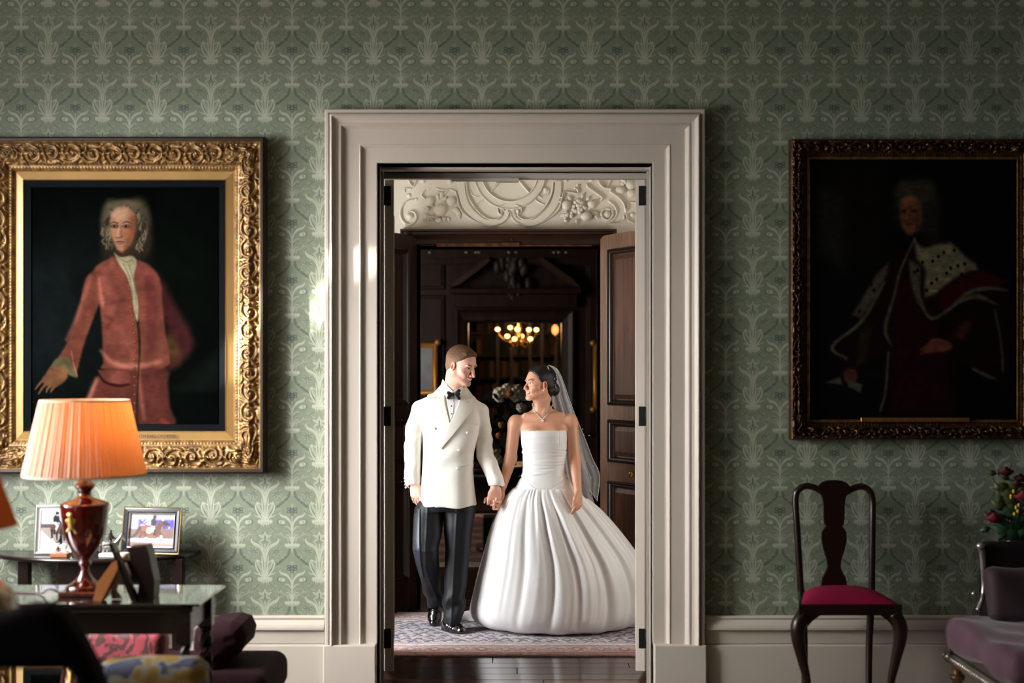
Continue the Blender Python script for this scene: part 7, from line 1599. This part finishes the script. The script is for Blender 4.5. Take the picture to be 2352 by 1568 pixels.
for px, py in ((2328, 1128), (2334, 1165), (2338, 1174), (2340, 1160), (2322, 1140), (2330, 1180)):
    b = MB(); c = P(px, py, 6.45); b.ball(c, (.008, .008, .012), 6); b.build('yellow_bud', yl_, bq, fix=False)
# ============================================================ HALL THINGS
def hall_picture(px0, px1, py0, py1, label, col, y=YH-.05, mw=14):
    a, c = P(px0, py1, y), P(px1, py0, y); r = empty('gilt_framed_picture', ((a[0]+c[0])/2, y, a[2])); tag(r, label, 'painting'); w = mw/193.5; b = MB()
    pr = [(0, 0), (0, .05), (w*.3, .07), (w*.6, .05), (w*.9, .03), (w, .0)]
    G = [[(x+ux*d, y-h+.012*math.sin(d*300), z+uz*d) for d, h in pr] for x, z, ux, uz in ((a[0], a[2], 1, 1), (c[0], a[2], -1, 1), (c[0], c[2], -1, -1), (a[0], c[2], 1, -1))]
    b.grid(G, cu=True); b.build('frame', mat('hall_gilt', (196, 140, 66), .35, metal=.5), r)
    for x, z in ((a[0], a[2]), (c[0], a[2]), (a[0], c[2]), (c[0], c[2])): b = MB(); b.ball((x, y-.05, z), (w*.55, .03, w*.55), 10); b.build('corner_ornament', bpy.data.materials['hall_gilt'], r)
    b = MB(); b.box((a[0]+w*.8, y-.015, a[2]+w*.8), (c[0]-w*.8, y, c[2]-w*.8)); b.build('canvas', mat('hall_canvas', col, .5, noise=.3, nscale=4), r)
hall_picture(898, 1006, 786, 908, 'pale landscape in ornate gilt frame on the far hall wall, left of the groom', (140, 150, 158)); hall_picture(1362, 1460, 788, 940, 'gilt-framed picture on the far hall wall beside the right oak door', (60, 44, 34))
ty = 12.0; tx_ = P(1168, 0, ty)[0]; ht = empty('pedestal_table', (tx_, ty, 0)); tag(ht, 'dark round table in the hall under the tall flower arrangement', 'table')
b = MB(); b.lathe([(0, .76), (.50, .76), (.52, .775), (.50, .79), (0, .79)], (tx_, ty, 0), 40); b.build('table_top', mahog, ht); b = MB(); b.lathe([(0, .013), (.3, .013), (.3, .05), (.1, .1), (.06, .3), (.1, .5), (.05, .6), (.12, .76), (0, .76)], (tx_, ty, 0), 28); b.build('pedestal', mahog, ht)
fa_ = empty('flower_arrangement', (tx_, ty, .79)); tag(fa_, 'tall arrangement of white flowers and dark foliage in the hall between the couple', 'flowers')
b = MB(); b.lathe([(0, .79), (.08, .79), (.04, .83), (.035, 1.0), (.06, 1.1), (.07, 1.12), (0, 1.1)], (tx_, ty, 0), 24); b.build('vase', bpy.data.materials['dark_glaze'], fa_)
wf = mat('white_petals', (250, 246, 228), .7); dl = mat('dark_foliage', (20, 26, 16), .6); of = mat('orange_petals', (200, 130, 60), .6)
def bloom(px, py, r, m_, y=ty):
    c = P(px, py, y); b = MB()
    for i in range(26):
        z_ = 1-2*(i+.5)/26; a = i*2.4; q = math.sqrt(1-z_*z_); b.ball(c+v3(q*math.cos(a), q*math.sin(a), z_)*r*.72, (r*.34, r*.34, r*.3), 6)
    b.build('bloom', m_, fa_, fix=False)
for px, py, r in ((1150, 906, .075), (1187, 903, .085), (1165, 892, .05), (1205, 908, .06), (1136, 1036, .06), (1143, 1055, .055), (1131, 1050, .045), (1198, 935, .05)): bloom(px, py, r, wf)
for px, py, r in ((1153, 975, .035), (1146, 1000, .03), (1172, 903, .035), (1190, 990, .03)): bloom(px, py, r, of, ty-.1)
rr = random.Random(6)
for i in range(70):
    px, py = 1168+rr.gauss(0, 26), rr.uniform(915, 1015); c = P(px, py, ty+rr.uniform(-.1, .2)); a = rr.uniform(0, 6.28); L_ = rr.uniform(.08, .16); G = np.zeros((5, 3, 3))
    for u in range(5):
        t = u/4; w_ = L_*.22*math.sin(math.pi*min(1, t*.9+.06))
        for j in range(3): v = (j-1)*w_; G[u, j] = (c[0]+t*L_*math.cos(a)-v*math.sin(a), c[1]-.03*t, c[2]+t*L_*math.sin(a)+v*math.cos(a))
    b = MB(); b.grid(G); b.build('leaf', dl, fa_, fix=False)
b = MB(); b.box((P(1108, 0, 11)[0], 11.0, .013), (P(1140, 0, 11)[0], 11.25, .42), .01); tag(b.build('footstool', mat('stool_dark', (26, 18, 15), .7)), 'dark low block stool on the hall floor behind the groom\'s hand', 'stool')
# chandelier and bookcase in the room beyond the hall
yc = 18.3; s3 = F/yc; cc = P(1190, 770, yc); cd = empty('chandelier', (cc[0], yc, cc[2])); tag(cd, 'glowing gilt chandelier seen through the far doorway', 'chandelier')
b = MB(); b.lathe([(0, -.12), (.04, -.10), (.06, -.02), (.03, .03), (.05, .1), (.02, .2), (.015, .7), (.0, .7)], cc, 20); b.build('centre_stem', brass, cd)
gb = emis('candle_glow', (255, 196, 120), 5)
for px, py, d in ((1143, 756, -.1), (1215, 757, -.1), (1172, 752, .2), (1188, 756, -.3), (1165, 772, -.35), (1198, 772, .3), (1182, 778, -.3), (1218, 778, .1), (1232, 757, .3)):
    e = P(px, py, yc+d); b = MB(); b.tube([cc+v3(0, 0, -.03), (cc+e)/2+v3(0, 0, -.14), e+v3(0, 0, -.06)], .012, 8, m=14); b.lathe([(0, -.065), (.035, -.06), (.04, -.045), (0, -.05)], e, 12); b.build('arm', brass, cd); b = MB(); b.ball(e, (.036, .036, .03), 10); b.build('candle_bulb', gb, cd)
point('chandelier_light', cc+v3(0, -.3, .15), 16, (1, .6, .3), .15)
e = P(1275, 757, 18.8); wl = empty('wall_light', e); tag(wl, 'single amber wall light right of the chandelier', 'lamp'); b = MB(); b.ball(e, (.05, .05, .075), 10); b.build('bulb', emis('amber_glow', (255, 150, 80), 2.2), wl); b = MB(); b.tube([e+v3(0, 0, -.08), e+v3(0, .3, -.2), e+v3(0, 1.75, -.2)], .012, 8, m=10); b.build('bracket', brass, wl)
bc = empty('bookcase', (0, YL-.2, 0)); tag(bc, 'tall dark glazed bookcase beyond the far doorway', 'bookcase')
b = MB(); b.box((-1.2, YL-.03, 0), (1.2, YL, 2.7)); b.build('back_board', walnut, bc)
for px in (1060, 1143, 1175, 1217, 1245, 1277, 1310): x = P(px, 0, YL-.4)[0]; b = MB(); b.box((x-.02, YL-.42, 0), (x+.02, YL-.38, 2.6)); b.build('glazing_bar', mat('bar_wood', (96, 78, 70), .3) if px == 1060 else bpy.data.materials['bar_wood'], bc)
rr = random.Random(12); bm_ = [mat('book_%s' % n, c, .6) for n, c in (('red', (96, 30, 30)), ('brown', (70, 46, 32)), ('green', (34, 44, 34)), ('tan', (130, 104, 80)))]
shared = {}
for k, z in enumerate((.5, .85, 1.2, 1.55, 1.9, 2.25)):
    b = MB(); b.box((-1.2, YL-.36, z-.03), (1.2, YL-.03, z)); b.build('shelf', walnut, bc)
    x = -.6
    while x < .75 and z > .8:
        w_ = rr.uniform(.04, .07); h = rr.uniform(.22, .28); b = MB(); b.box((x, YL-.30, z+.001), (x+w_, YL-.12, z+h), .003)
        tag(b.build('book', rr.choice(bm_)), 'dark old book on a shelf of the far bookcase', 'book', 'books in the far bookcase'); x += w_+.003
